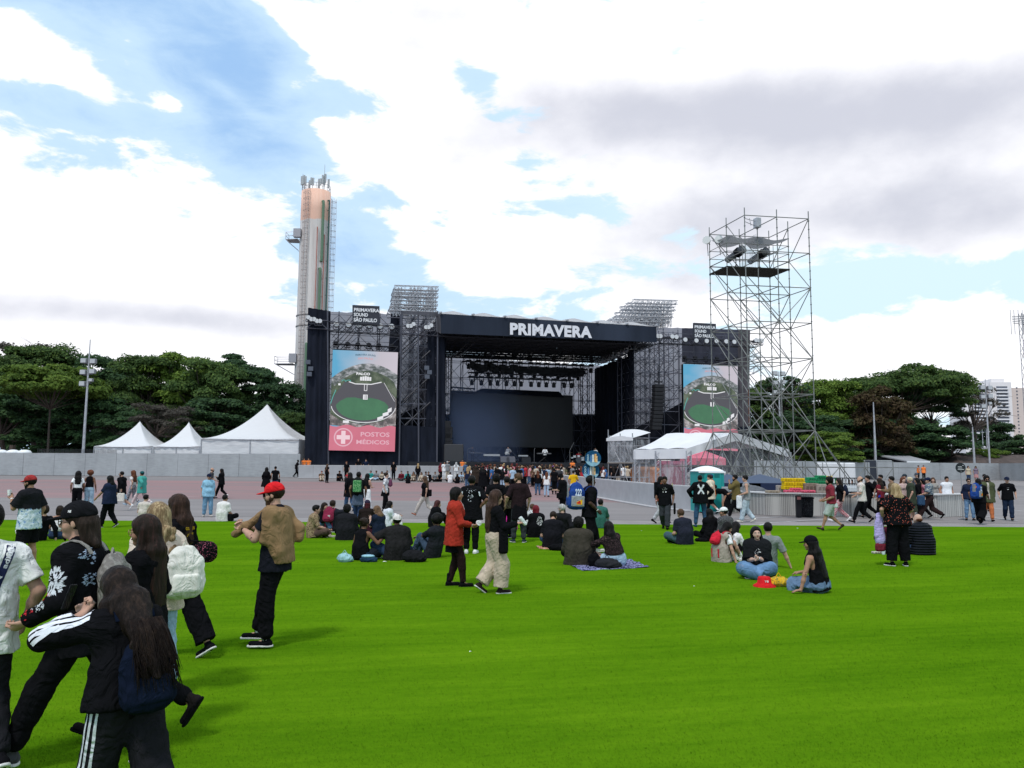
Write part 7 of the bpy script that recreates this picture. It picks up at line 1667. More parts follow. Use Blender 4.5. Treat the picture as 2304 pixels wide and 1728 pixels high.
P_(824,1152,1.68,-30,'walk','woman with black camisole and wide white trousers walking right',skin='light',hair=('long','black'),top=dict(c=BK,sleeve=0,len=0),bot=dict(c=WH,flare=.06,fit=.02),f=True,ov=dict(RH=(.1,.32,1.1)))
c=P_(866,1150,1.70,-88,'stand2','woman with pinned up hair, white printed T-shirt and black skirt facing right',skin='pale',hair=('bun','dbrown'),top=dict(c=WH,m='floral',c2=(.25,.27,.32),sleeve=.8),bot=dict(c=BK),f=True,ex=(('tied',BK,.32),))
backpack(c,'plum coloured backpack worn on the front of the woman in the printed T-shirt',(.13,.04,.08),.34,.26,.14,front=True)
c=P_(956,1162,1.66,70,'stride','woman with long brown hair, black blouse and beige trousers striding left',skin='light',hair=('vlong','brown'),top=dict(c=BK,sleeve=.9,len=.05),bot=dict(c=(.48,.42,.38)),shoe=(.3,.12,.08),f=True)
bag_on(c,c['J']['P']+A3(-.12,-.18,.12),'black shoulder bag of the woman striding left in beige trousers',BK,(.06,.16,.14),strap_to=[c['J']['N']+A3(.05,0,0),c['J']['P']+A3(-.12,-.18,.24)])
c=P_(1059,1247,1.76,-6,'stand','man in black patterned jacket with white sleeves standing with hands on his hips',skin='brown',hair=('short','black'),top=dict(c=BK,sleeve=.95,len=.18,fit=.05,m='plain'),bot=dict(c=BK),shoe=WH,w=1.08,ov=dict(LH=(-.20,-.05,1.02),RH=(.20,-.05,1.02),EL=(-1,-.6,0),ER=(1,-.6,0)),ex=(('bracelet','L'),))
put_print(c,'back',[('scrawl',0,-.02,.13,.26,5,34,1.2),('band',-.19,.08,-.21,-.02,.03),('band',.19,.08,.21,-.02,.03),('scrawl',0,.12,.3,.05,3,14,.1)],(.62,.64,.70))
P_(1115,1218,1.76,6,'stand','man in black T-shirt seen from behind, left of the man with the tied jacket',skin='tan',hair=('curly','black'),top=dict(c=BK,sleeve=.7),w=1.12)
P_(1167,1222,1.80,12,'stand2','man in dark T-shirt with glasses and a black jacket tied round his waist',skin='light',hair=('short','brown'),top=dict(c=(.02,.012,.014),sleeve=1.0,len=.08),bot=dict(c=(.03,.035,.04)),shoe=(.02,.03,.04),ov=dict(head=(55,8,0),LH=(-.32,.10,.96)),ex=(('tied',BK,.42),('glasses',),('beard',(.05,.03,.02))),w=1.08)
c=P_(1140,1212,1.70,20,'stand','person with rucksack half hidden between two men in black T-shirts',skin='tan',hair=('short','black'),top=dict(c=(.06,.04,.03),m='floral',c2=(.2,.16,.12)))
backpack(c,'rounded black rucksack between the two men in black T-shirts',BK,.40,.36,.16)
P_(1146,1192,1.60,30,'cross','person in hot pink sitting behind the standing men',skin='tan',hair=('med','brown'),top=dict(c=(.65,.03,.32),sleeve=1.8,len=.16,fit=.08),bot=dict(c=(.65,.03,.32),k='skirt'),f=True)
P_(1070,1108,1.80,-10,'stand','tall person in dark brown hood among the crowd at centre',skin='brown',hair=('wild','dbrown'),top=dict(c=(.035,.025,.02),sleeve=1.9,len=.3,fit=.06),w=1.1)
P_(1086,1112,1.74,20,'stand','person in long black coat beside the dark brown hood',hair=('long','black'),top=dict(c=BK,sleeve=1.9,len=.45,fit=.06,flare=.06),f=True)
c=P_(1267,1172,1.76,70,'stand','photographer in black with cap, looking at a camera in his hands',skin='light',hair=('short','black'),top=dict(c=BK,sleeve=.95,len=.16,fit=.035),w=1.12,ov=dict(LH=(-.08,.32,1.12),RH=(.05,.34,1.12),EL=(-.7,-.5,-1),ER=(.7,-.5,-1),head=(0,28,0)),ex=(('cap',BK),('beard',)))
r_=thing_at(c,c['J']['palmL']+A3(.04,.06,0),'camera','black camera in the photographer\'s hands','camera');MB().bbox(-.07,.07,-.03,.03,-.045,.045).build('camera_body',BLACKM,r_);MB().tube([(0,.02,0),(0,.12,-.02)],.035,12).build('lens',BLACKM,r_)
bag_on(c,c['J']['P']+A3(-.26,.05,.0),'black camera bag at the photographer\'s hip',BK,(.06,.12,.10))
P_(1290,1123,1.74,-12,'walk2','man in yellow T-shirt with a white shirt tied round his waist',skin='tan',hair=('short','black'),top=dict(c=(.62,.36,.01),sleeve=.8,len=.02),bot=dict(c=JD,m='denim'),ov=dict(RH=(.2,.35,1.1)),ex=(('tied',WH,.34),),shoe=WH)
c=P_(1326,1246,1.80,-78,'walk2','drinks vendor in black with a blue cooler backpack carrying round signs above his head',skin='dark',hair=('short','black'),top=dict(c=BK,sleeve=.9,len=.12,fit=.04),bot=dict(c=BK,flare=.02,fit=.03),shoe=(.5,.48,.46),ov=dict(RH=(.25,.12,.95)),ex=(('bracelet','R'),))
RBB=(.015,.05,.22)
def rbx(ctx,root,p,fr,h,w_,d_):
 r2,f2,s2=fr
 for(off,ww,hh,c_)in((-.12,.14,.13,(.28,.29,.30)),):build('grey_panel',[rbox(r2*(w_*.50)+s2*off,(.02,d_*.42,hh*.9),fr,.015)],.012,dressm('plain',c_),root)
 build('side_panel',[rbox(-f2*(d_*.50),(w_*.18,.02,h*.40),fr,.015)],.012,dressm('plain',(.20,.20,.22)),root)
 bv=bvh_of(root.children[0])
 def dec(pts_,c_,nm='emblem',lift=.03):
  mesh_obj(nm,[Vector(r2*(w_*.5+lift)+f2*y+s2*z)for y,z in pts_],[tuple(range(len(pts_)))],dressm('plain',c_),root)
 dec([(-.04,-.19),(.09,-.19),(.09,-.07),(.03,-.10),(-.04,-.13)],(.75,.42,.02),lift=.028);dec([(-.03,-.17),(.06,-.175),(.05,-.12),(.02,-.10),(.0,-.13),(-.035,-.14)],(.60,.03,.03),lift=.032)
 V,Fs=fit_text('222',.15,.15,.03);mesh_obj('lettering',[Vector(r2*(w_*.5+.02)+f2*(x+.0)+s2*(y+.08))for x,y,_ in V],Fs,dressm('plain',(.62,.68,.80)),root)
 mesh_obj('emblem',[Vector(-f2*(d_*.5+.01)+r2*(w_*.1+a)+s2*(.10+b_))for a,b_ in((-.05,0),(.05,0),(.06,.06),(0,.08),(-.06,.06))],[(0,1,2,3,4)],dressm('plain',(.65,.12,.05)),root)
backpack(c,'blue and grey drinks cooler backpack with red and yellow emblem on the vendor',RBB,.60,.34,.36,extra=rbx,strap_c=RBB)
def disc(ctx,lx,ly,z,r,label,Y=None):
 p=A3(lx,ly,z);o=thing_at(ctx,p,'round_sign',label,'sign',group='round signs carried by the vendor');o.rotation_euler=(0,0,R(ctx['yaw']+78));n=28
 MB().slab([(r*math.cos(6.283*k/n),0,r*math.sin(6.283*k/n))for k in range(n)],(0,.02,0)).build('disc',dressm('plain',(.012,.07,.16)),o)
 MB().slab([(r*.97*math.cos(a),-.004,r*.97*math.sin(a))for a in[math.pi*1.12+math.pi*.76*k/12 for k in range(13)]],(0,.003,0)).build('lower_band',dressm('plain',(.25,.42,.55)),o)
 for(x,z_,w_,h_,c_)in((-.25,-.05,.20,.85,(.10,.22,.45)),(.0,.0,.20,.95,(.65,.68,.72)),(.30,.05,.26,1.0,(.80,.42,.16)),(.46,-.1,.16,.8,(.85,.55,.32))):MB().bbox(r*(x-w_/2),r*(x+w_/2),-.010,-.002,r*(z_-h_/2),r*(z_+h_/2),.003).build('printed_can',dressm('plain',c_),o)
 for k,zz in enumerate((.35,.05,-.22)):MB().tube([(r*(-.62+.09*math.cos(a)),-.006,r*(zz+.12*math.sin(a)))for a in np.linspace(0,6.28,9)],r*.03,4).build('ring',dressm('plain',(.45,.6,.7)),o)
 MB().bar((0,.01,-r),(0,.01,-r-.45 if r<.5 else-r),.010,5).build('pole',STEELL,o)
s_=c['sc'];disc(c,.02,.03,(1.80+.135)/s_-.02,.205/s_,'lower round blue sign with cans printed on it, right above the vendor\'s head');disc(c,.10,.06,(1.80+.40)/s_,.19/s_,'upper round blue sign with cans printed on it, above the vendor')
c=P_(1497,1192,1.72,165,'walk2','man in black T-shirt with white print walking towards the camera',skin='brown',hair=('short','black'),top=dict(c=BK,sleeve=.85,len=.14,fit=.035),bot=dict(c=(.035,.038,.045),fit=.03),ov=dict(RH=(.28,.03,.90),LH=(-.26,.05,.9)),ex=(('bracelet','R',(.7,.4,.42)),'face'))
put_print(c,'front',[('scrawl',0,.04,.16,.09,5,20,.9),('rect',.0,-.06,.12,.035)],WH)
g_=c['J']['C']+A3(.26,-.16,-.02);bag_on(c,g_,'tall black equipment case on the shoulder of the man walking towards the camera',BK,(.10,.12,.27),cat='case',name='equipment_case')
bag_on(c,c['J']['wrL']+A3(-.05,.02,-.22),'flat black folder case in the left hand of the man walking towards the camera',BK,(.03,.16,.18),cat='case',name='folder_case')
c=P_(1486,1178,1.70,-120,'walk2','woman in rust coloured long sleeved top holding out a phone to the right',skin='tan',hair=('med','black'),top=dict(c=(.22,.05,.02),sleeve=1.9,fit=.04),bot=dict(c=(.45,.45,.47)),f=True,ov=dict(LH=(.15,.5,1.32)))
r_=thing_at(c,c['J']['palmL'],'phone','phone with yellow case held out by the woman in rust','phone');MB().bbox(-.04,.04,-.005,.005,-.02,.12).build('phone_body',mat('phone_yellow',(.5,.45,.1),.4),r_)
c=P_(1577,1187,1.75,-4,'wide','person in black sweatshirt with crossed white feathers on the back and blue jeans',skin='tan',hair=('buzz','black'),top=dict(c=BK,sleeve=1.9,len=.14,fit=.05,sfit=.025),bot=dict(c=(.03,.07,.14),m='denim'),shoe=(.03,.06,.12),ov=dict(LH=(-.28,.10,1.0),RH=(.28,.10,1.0),EL=(-1,-.5,-.2),ER=(1,-.5,-.2)),w=1.05)
put_print(c,'back',[('band',-.10,.10,.10,-.20,.05),('band',.10,.10,-.10,-.20,.05),('scrawl',-.08,.07,.08,.12,5,26,1.9),('scrawl',.08,.07,.08,.12,6,26,1.2),('scrawl',.02,-.19,.05,.04,6,8,1.2)],(.62,.64,.68))
P_(1600,1158,1.74,60,'walk','man in cream shirt and black shorts walking behind the feathered sweatshirt',skin='light',hair=('short','dbrown'),top=dict(c=(.60,.52,.40),sleeve=.9,len=.24,fit=.06),bot=dict(k='shorts',c=BK),shoe=BK,ex=('socks',))
P_(1630,1155,1.68,70,'bend','person in long black dress bending over by the bar',skin='tan',hair=('short','black'),top=dict(c=BK,sleeve=.5,len=.3),bot=dict(k='skirt',c=BK,L=.75),f=True)
P_(1658,1168,1.78,82,'walk','bearded man in olive jacket drinking from a cup, walking left',skin='tan',hair=('short','black'),top=dict(c=(.13,.10,.035),sleeve=1.6,len=.16,fit=.05,sfit=.03),bot=dict(c=BK),ov=dict(LH=(-.05,.26,1.42),EL=(-.5,.2,-1),CL=1),ex=(('beard',),))
c=P_(1681,1176,1.76,78,'walk2','man in grey sleeveless shirt and pale jeans with a white jacket in his hand',skin='light',hair=('short','black'),top=dict(c=(.26,.26,.27),sleeve=0,len=.10,fit=.03),bot=dict(c=(.42,.50,.56),m='denim',fit=.03),shoe=(.55,.52,.46),ov=dict(LH=(-.2,.22,1.02)))
bag_on(c,c['J']['palmL']+A3(0,.0,-.22),'white jacket hanging from the hand of the man in grey',(.66,.67,.70),(.06,.10,.24),name='jacket',cat='jacket',rnd=.05)
P_(1872,1196,1.75,78,'walk','man in maroon T-shirt and pale grey shorts with a black headband walking left',skin='tan',hair=('curly','black'),top=dict(c=(.20,.025,.04),sleeve=.95,len=.04,fit=.03),bot=dict(k='shorts',c=(.36,.40,.38),frac=.98,fit=.03),shoe=(.035,.025,.02),ov=dict(LH=(-.2,.2,.98)),ex=(('tied',(.40,.44,.42),.22),('beard',)),w=1.06)
c=P_(1892,1175,1.68,70,'walk','woman in red and white checked trousers with a navy backpack behind the maroon T-shirt',skin='light',hair=('med','dbrown'),top=dict(c=BK,sleeve=.8),bot=dict(c=(.40,.03,.06),m='check',c2=(.6,.5,.5)),shoe=WH,f=True)
backpack(c,'navy backpack of the woman in checked trousers',(.015,.02,.04),.42,.30,.16)
c=P_(1941,1178,1.78,70,'walk','bearded man in white shirt with red prints and black trousers walking left',skin='light',hair=('bald','black'),top=dict(c=(.58,.54,.50),m='spots',c2=(.42,.10,.12),sleeve=.85,len=.10,fit=.04),bot=dict(c=BK),ov=dict(LH=(-.15,.28,1.08)),ex=(('beard',),))
c=P_(1958,1166,1.78,80,'walk','man in black with backpack just behind the man in the white printed shirt',hair=('short','black'),top=dict(c=BK,sleeve=.9),bot=dict(c=BK));backpack(c,'black backpack behind the man in the white printed shirt',BK,.46,.3,.18)
c=P_(1983,1168,1.65,40,'stand2','woman in dark red top and long black skirt with a small blue bag',skin='light',hair=('long','dbrown'),top=dict(c=(.14,.015,.025),sleeve=1.8,len=.04),bot=dict(k='skirt',c=BK,L=.72,flare=.03),f=True)
bag_on(c,c['J']['P']+A3(-.18,-.04,.05),'small bright blue shoulder bag of the woman in dark red',(.03,.06,.42),(.08,.04,.06))
P_(2012,1175,1.76,70,'walk2','man in brown jacket with black moustache beside the blonde woman\'s head',skin='light',hair=('short','black'),top=dict(c=(.15,.10,.055),sleeve=1.9,len=.15,fit=.05),bot=dict(c=(.4,.4,.42)),ov=dict(LH=(-.1,.42,1.2)),ex=(('glasses',BK,1),))
P_(2034,1168,1.70,190,'stand','smiling woman with reddish hair right of the blonde woman\'s head',skin='pale',hair=('med','auburn'),top=dict(c=(.5,.36,.34),sleeve=.5),f=True)
P_(2053,1170,1.70,60,'stand2','blonde woman in dark green dress with a blue bag',skin='light',hair=('short',(.42,.35,.24)),top=dict(c=(.035,.045,.03),sleeve=.8,len=.3,fit=.05),bot=dict(k='skirt',c=(.035,.045,.03),L=.6),f=True,w=1.1)
P_(2040,1150,1.78,100,'stand','man with dark cap behind the smiling woman',top=dict(c=DG),ex=(('cap',(.03,.04,.05)),))
P_(2066,1140,1.80,120,'stand','man with grey cap far behind the blonde woman in green',top=dict(c=(.1,.1,.12)),ex=(('cap',(.06,.07,.09)),))
P_(2069,1166,1.66,60,'stand','woman with black curls behind the woman in dark green',skin='tan',hair=('long','black'),top=dict(c=BK,sleeve=1.5),f=True)
P_(2081,1166,1.66,70,'walk2','woman in pink top and black skirt walking left behind the patterned shirt',skin='light',hair=('med','black'),top=dict(c=(.42,.16,.20),sleeve=1.5,len=0),bot=dict(c=BK),f=True)
P_(2103,1158,1.66,150,'stand','woman with brown hair behind the man with the white plastic bag',skin='light',hair=('med','brown'),top=dict(c=(.3,.28,.26)),f=True)
c=P_(2094,1169,1.76,72,'stride','man in navy cap, patterned shirt and dark overalls striding left with bags',skin='light',hair=('short','black'),top=dict(c=(.05,.09,.16),m='floral',c2=(.42,.42,.36),sleeve=.95,len=-.02,fit=.05,sfit=.04),bot=dict(c=(.03,.018,.018),fit=.035),shoe=BK,ov=dict(LH=(-.2,.35,.98)),ex=(('cap',(.015,.02,.05)),))
bag_on(c,c['J']['wrL']+A3(0,.0,-.22),'denim jacket hanging from the hand of the man in the patterned shirt',(.03,.07,.14),(.10,.14,.20),name='denim_jacket',cat='jacket',rnd=.06)
bag_on(c,c['J']['wrR']+A3(.04,-.05,-.28),'white plastic bag in the hand of the man in the patterned shirt',(.66,.66,.68),(.10,.12,.16),name='plastic_bag',rnd=.09)
P_(2133,1161,1.72,176,'stand','man in white zip vest over navy T-shirt and black trousers facing the camera',skin='tan',hair=('short','black'),top=dict(c=(.70,.70,.73),sleeve=.15,len=.08,fit=.03,name='vest'),bot=dict(c=BK),ov=dict(LH=(-.24,.06,.92),RH=(.24,.06,.92)),w=1.08,ex=('face',))
P_(2183,1171,1.68,165,'stand2','woman with sunglasses and bare shoulders carrying a navy jacket',skin='light',hair=('bun','dbrown'),top=dict(c=NV,sleeve=1.2,len=.05,fit=.04),bot=dict(c=(.14,.24,.38),m='denim'),f=True,ex=(('glasses',BK,1),))
c=P_(2206,1180,1.72,-50,'walk','vendor in black with blue cooler backpack walking away right',skin='brown',hair=('med','black'),top=dict(c=BK,sleeve=.9,len=.1,fit=.05),bot=dict(c=BK,fit=.05,flare=.04));c2_=backpack(c,'blue and grey drinks cooler backpack on the right vendor',RBB,.58,.34,.30,extra=rbx,strap_c=RBB)
P_(2224,1173,1.80,168,'walk2','man in sunglasses with open olive jacket and orange trousers',skin='tan',hair=('curly','black'),top=dict(c=(.07,.08,.04),sleeve=1.9,len=.20,fit=.06,sfit=.03,name='jacket',**{'in':dict(c=(.40,.36,.33),len=.08)}),bot=dict(c=(.42,.13,.05)),shoe=BK,ex=(('beard',),('glasses',BK,1)),w=1.06)
P_(2219,1150,1.80,150,'stand','tall dark haired man behind the man in orange trousers',skin='light',hair=('short','black'),top=dict(c=(.05,.035,.03),sleeve=1.9))
c=P_(2270,1171,1.76,160,'walk2','man in black cap, black T-shirt and navy jeans walking alone at the far right',skin='light',hair=('short','black'),top=dict(c=BK,sleeve=.85,len=.10,fit=.035),bot=dict(c=(.015,.025,.05),m='denim',fit=.025),ov=dict(LH=(-.28,.06,.93),RH=(.28,.0,.93)),ex=(('cap',NV),('bracelet','R',(.6,.45,.5))))
put_print(c,'front',[('scrawl',0,.02,.12,.04,5,14,.2),('rect',0,-.05,.06,.015)],WH)
P_(2180,1087,1.66,170,'stand','woman in pale top and blue jeans by the far right wall',skin='light',hair=('med','dbrown'),top=dict(c=(.5,.42,.3),sleeve=.4),bot=dict(c=JD),f=True)
P_(2197,1085,1.62,160,'stand','woman with dark hair and reddish skirt by the far right wall',skin='tan',hair=('long','black'),top=dict(c=(.2,.15,.2),sleeve=.4),bot=dict(c=(.4,.2,.2),k='skirt'),f=True)
P_(702,1211,1.68,-75,'cross','young man in beige patterned shirt and brown trousers sitting at the left of the circle',skin='light',hair=('short','black'),top=dict(c=(.30,.22,.13),m='floral',c2=(.10,.06,.04),sleeve=.95,len=.1,fit=.045),bot=dict(c=(.085,.055,.045),fit=.03),shoe=(.4,.36,.32),ov=dict(LF=(-.1,.5,.07,0,0),RH=(.2,.4,.25)))
P_(722,1196,1.64,-120,'knees','woman with long brown hair in black and blue jeans beside the patterned shirt',skin='light',hair=('long','dbrown'),top=dict(c=BK,sleeve=1.8),bot=dict(c=JB,m='denim'),f=True)
c=P_(744,1197,1.76,-10,'cross','man in dark T-shirt with a crimson backpack sitting in the circle',skin='light',hair=('short','dbrown'),top=dict(c=(.02,.02,.028),sleeve=.9,fit=.04),bot=dict(c=JB,m='denim'),ov=dict(RH=(.42,.2,.40),ER=(1,0,.2)))
b_=backpack(c,'crimson backpack with a white label worn by the sitting man',(.20,.02,.05),.46,.30,.16);mesh_obj('label_patch',[Vector((.03+x,-.13,-.10+z))for x,z in((0,0),(.07,0),(.07,.08),(0,.08))],[(0,1,2,3)],dressm('plain',(.55,.52,.52)),b_)
P_(778,1216,1.74,4,'cross','person in black jacket sitting with back to the camera right of the crimson backpack',hair=('curly','black'),top=dict(c=BK2,sleeve=1.9,len=.12,fit=.06,sfit=.03),w=1.08)
P_(824,1192,1.70,0,'cross','person in dark beanie and brown-black top sitting with back to the camera',skin='light',hair=('bob',(.05,.01,.015)),top=dict(c=(.018,.013,.012),sleeve=1.9,fit=.03),ex=(('beanie',(.03,.022,.045)),))
P_(853,1212,1.66,55,'side','woman with long fair brown hair in navy T-shirt looking down',skin='pale',hair=('vlong',(.12,.07,.04),(.26,.16,.09)),top=dict(c=(.012,.018,.035),sleeve=.9,len=.12,fit=.04),bot=dict(c=(.03,.008,.014),k='skirt'),f=True,w=1.1,ov=dict(LH=(-.05,.32,.52),RH=(.05,.30,.50),head=(0,24,0)))
P_(868,1190,1.64,-60,'knees','black haired woman in white shirt sitting behind the fair haired woman',skin='light',hair=('med','black'),top=dict(c=(.60,.62,.68),sleeve=1.7,len=.14,fit=.05),bot=dict(c=WH),f=True)
P_(812,1262,1.66,-25,'cross','woman with bun in black tank top reaching towards the man in the white cap',skin='brown',hair=('bun','dbrown'),top=dict(c=BK,sleeve=0,len=.05),bot=dict(c=(.016,.02,.028),fit=.03),f=True,w=1.1,ov=dict(RH=(.38,.34,.50),ER=(.6,-.2,-1)),ex=(('bracelet','R'),))
P_(893,1261,1.78,18,'cross','man in white backwards cap and black jacket sitting with back to the camera',skin='brown',hair=('short','black'),top=dict(c=(.018,.017,.018),sleeve=1.0,len=.1,fit=.055,sfit=.03),bot=dict(c=JD,m='denim',fit=.03),w=1.18,ov=dict(LH=(-.36,.34,.40),EL=(-1,-.3,-.3),LF=(-.30,.50,.08,40,0),KL=(-1,.4,.6)),ex=(('cap',(.60,.56,.54),'back'),))
P_(974,1256,1.76,58,'back','man with afro in black T-shirt leaning back on one hand, knees up',skin='brown',hair=('afro','black'),top=dict(c=(.018,.019,.024),sleeve=.9,len=.1,fit=.04),bot=dict(c=(.05,.08,.13),m='denim'),ov=dict(RH=(.38,-.28,.06),l2=-6,LF=(-.12,.45,.085,0,0),RF=(.14,.50,.085,0,0)),ex=(('bracelet','R'),))
P_(976,1187,1.66,-70,'knees','woman with dark red hair wrapped in a black coat sitting near the lawn edge',skin='pale',hair=('med',(.05,.015,.015)),top=dict(c=BK,sleeve=1.9,len=.2,fit=.07),f=True)
ground_bag(775,1266,'pale blue plastic shopping bag left of the woman in the tank top',(.28,.46,.50),(.15,.12,.10),name='plastic_bag');ground_bag(828,1266,'navy cool bag with pale blue top behind the woman in the tank top',(.015,.04,.08),(.16,.10,.075),name='cool_bag',parts=lambda root,vx:build('lid',[ell(A3(0,-.01,.12),(.14,.09,.035),FR0)],vx,dressm('plain',(.28,.48,.58)),root))
ground_bag(930,1266,'large black backpack lying beside the man in the white cap',(.013,.013,.015),(.24,.15,.14));ground_bag(868,1217,'black bag at the foot of the beanie wearer',BK,(.14,.1,.09))if False else None
P_(1193,1196,1.60,-60,'cross','person with shaved head in white patterned jacket, half hidden by the standing man',skin='tan',hair=('buzz','brown'),top=dict(c=(.62,.62,.62),m='floral',c2=BK,sleeve=1.9,fit=.05))
c=P_(1208,1210,1.70,22,'cross','red haired person in black sweatshirt with a white drawing on the back',skin='pale',hair=('bob',(.14,.012,.02)),top=dict(c=BK,sleeve=1.9,len=.12,fit=.06),f=True,w=1.05)
put_print(c,'back',[('scrawl',.02,-.06,.20,.26,5,90,.4)],(.50,.50,.50))
c=P_(1243,1234,1.76,-8,'cross','man in black T-shirt with bowed head sitting on an orange patterned cloth',skin='light',hair=('short','dbrown'),top=dict(c=(.010,.010,.013),sleeve=.8,fit=.04),bot=dict(c=JD,m='denim'),w=1.1,ov=dict(head=(0,42,0),l2=22))
P_(1270,1208,1.76,-25,'back','grey haired man with glasses and black pullover looking left',skin='pale',hair=('short','grey'),top=dict(c=BK2,sleeve=1.8,fit=.035),ov=dict(head=(75,4,0),RH=(.32,-.15,.06)),ex=(('glasses',),('beard',(.3,.28,.27))))
P_(1348,1189,1.78,-30,'knees','man in bottle green T-shirt sitting behind the drinks vendor',skin='light',hair=('short','black'),top=dict(c=(.03,.11,.09),sleeve=.9,len=.1,fit=.045),bot=dict(c=JL,m='denim'),w=1.1)
c=P_(1302,1272,1.78,-4,'cross','person in olive jacket with grey hood sitting on the blanket, back to the camera',hair=('curly','black'),top=dict(c=(.042,.036,.028),sleeve=1.95,len=.14,fit=.07,sfit=.04,name='jacket'),bot=dict(c=BK),w=1.12,ov=dict(LH=(-.16,.34,.30),RH=(.16,.34,.30)))
build('hood',[ell(c['J']['N']+A3(g*.07,-.10+.04*abs(g),.0),(.075,.05,.06),FR0,k=.04)for g in(-1,0,1)],.016,dressm('plain',(.16,.18,.22)),c['root'])
c=P_(1384,1275,1.70,18,'cross','woman in black dotted top and pale denim shorts sitting on the right of the blanket',skin='pale',hair=('med','black'),top=dict(c=(.016,.012,.013),m='dots',c2=(.20,.12,.13),sleeve=1.8,len=-.06,fit=.02),bot=dict(k='shorts',c=(.33,.45,.57),m='denim',fit=.035,frac=.5),f=True,w=1.25,ov=dict(sd=-14,l2=14,LH=(-.20,.36,.48),RH=(-.05,.36,.45),EL=(-1,0,-.4)))
ground_bag(1337,1278,'small upright black backpack between the two on the blanket',BK,(.13,.09,.16));ground_bag(1366,1280,'slumped black rucksack left of the pale denim shorts',(.022,.022,.026),(.24,.15,.11));ground_bag(1258,1240,'black bag lying right of the man on the orange cloth',BK,(.26,.13,.09))
def rug(pts_,label,m,name='blanket'):
 W_=[gnd(*p)for p in pts_];o=W_[0].copy();P3=[]
 root=None;mb=MB();a,b_,c_,d_=[w-o for w in W_]
 mb.grid(lambda u,v:(a.lerp(b_,u)).lerp(d_.lerp(c_,u),v)+Vector((0,0,.030+.012*math.sin(u*13+v*5)*math.sin(v*9+2)+.006*math.sin(u*31))),26,14)
 ob=mb.build(name,m,None,True,loc=o);tag(ob,label,name);return ob
rugm=dressm('floral',(.010,.010,.045),(.36,.36,.60))
rug([(1266,1268),(1312,1287),(1462,1279),(1420,1262)],'dark blue blanket with pale violet pattern spread on the turf',rugm)
rug([(1206,1231),(1215,1237),(1250,1239),(1250,1229)],'orange patterned cloth under the man with bowed head',dressm('floral',(.35,.10,.05),(.5,.4,.3)),'cloth')
P_(1541,1226,1.76,22,'cross','man in navy T-shirt and jeans sitting alone with his back to the camera',skin='light',hair=('short','brown'),top=dict(c=(.018,.020,.032),sleeve=.8,len=.1,fit=.04),bot=dict(c=(.05,.09,.11),m='denim',fit=.03),w=1.1,ov=dict(l2=24,head=(0,16,0)))
ground_bag(1512,1222,'black bag left of the man in the navy T-shirt',BK,(.12,.1,.07));ground_bag(1578,1220,'black bag with white trim right of the man in the navy T-shirt',BK,(.16,.1,.06))
P_(1601,1219,1.66,20,'cross','woman with long black hair in black hooded top behind the red mini backpack',skin='tan',hair=('vlong','black'),top=dict(c=BK,sleeve=1.9,fit=.05),f=True)
P_(1636,1221,1.76,40,'cross','man in white cap and black jacket with grey back sitting beside the black hooded top',skin='tan',hair=('short','black'),top=dict(c=(.05,.05,.055),m='dots',c2=(.3,.3,.3),sleeve=1.9,fit=.05),ex=(('cap',WH),),ov=dict(head=(30,4,0)))
c=P_(1622,1265,1.64,-62,'knees','girl in beige vest over white T-shirt with a red mini backpack sitting sideways',skin='light',hair=('med','black'),top=dict(c=(.34,.29,.25),sleeve=0,len=.12,fit=.05,name='vest'),bot=dict(k='shorts',c=BK,frac=.8),shoe=WH,f=True,ov=dict(RH=(.34,.12,.05),head=(-20,26,0),l2=24,CR=.2),ex=('socks',))
build('sleeve',[cap(c['J']['sh'+s],c['J']['sh'+s]+(c['J']['el'+s]-c['J']['sh'+s])*.62,.062,.066,cuts=[(c['J']['sh'+s]+(c['J']['el'+s]-c['J']['sh'+s])*.62,nrm(c['J']['el'+s]-c['J']['sh'+s]))])for s in 'LR'],.014,dressm('plain',WH),c['root'])
backpack(c,'small bright red backpack on the girl in the beige vest',(.55,.02,.04),.30,.24,.12)
P_(1645,1262,1.62,-50,'knees','girl with black hair and white T-shirt just behind the girl in the beige vest',skin='tan',hair=('med','black'),top=dict(c=WH,sleeve=.8),bot=dict(k='shorts',c=BK),f=True,ov=dict(head=(0,30,0),l2=26))
P_(1728,1278,1.72,-10,'back','person in grey top half hidden behind the smiling woman in ripped jeans',skin='light',hair=('short','black'),top=dict(c=(.20,.22,.22),sleeve=.9),bot=dict(c=BK),ov=dict(RH=(.42,-.10,.05),CR=.2))
P_(2078,1249,1.80,28,'cross','bald man in black puffer jacket sitting right of the cherry print blouse',skin='pale',hair=('bald','auburn'),top=dict(c=(.014,.016,.022),m='puffer',sleeve=1.95,len=.1,fit=.075,sfit=.045,name='jacket'),bot=dict(c=JD,m='denim'),w=1.2,ov=dict(LH=(-.1,.40,.42),l2=18))
P_(2012,1249,1.68,-30,'legs','person in white trousers sitting on the turf behind the cherry print blouse',skin='light',hair=('short','black'),top=dict(c=(.06,.01,.02),sleeve=1.9),bot=dict(c=(.62,.66,.74),fit=.03),shoe=(.6,.55,.5),ov=dict(LH=(-.35,.3,.35)))
r_=empty('cup',gnd(1988,1249)+Vector((0,0,.018)),0,'clear plastic cup standing on the turf left of the cherry print blouse','cup');MB().lathe((0,0,0),[(.035,0),(.05,.17),(.048,.17)],14,cap=False).build('cup_body',mat('cup_clear',(.62,.68,.74),.3),r_)
r_=empty('paper_stack',gnd(1974,1247)+Vector((0,0,.018)),.2,'folded white papers on the turf beside the plastic cup','paper');MB().bbox(-.13,.13,-.05,.05,0,.05,.01).build('papers',dressm('floral',(.6,.56,.5),(.2,.17,.15)),r_)
g_=gnd(1302,1272)
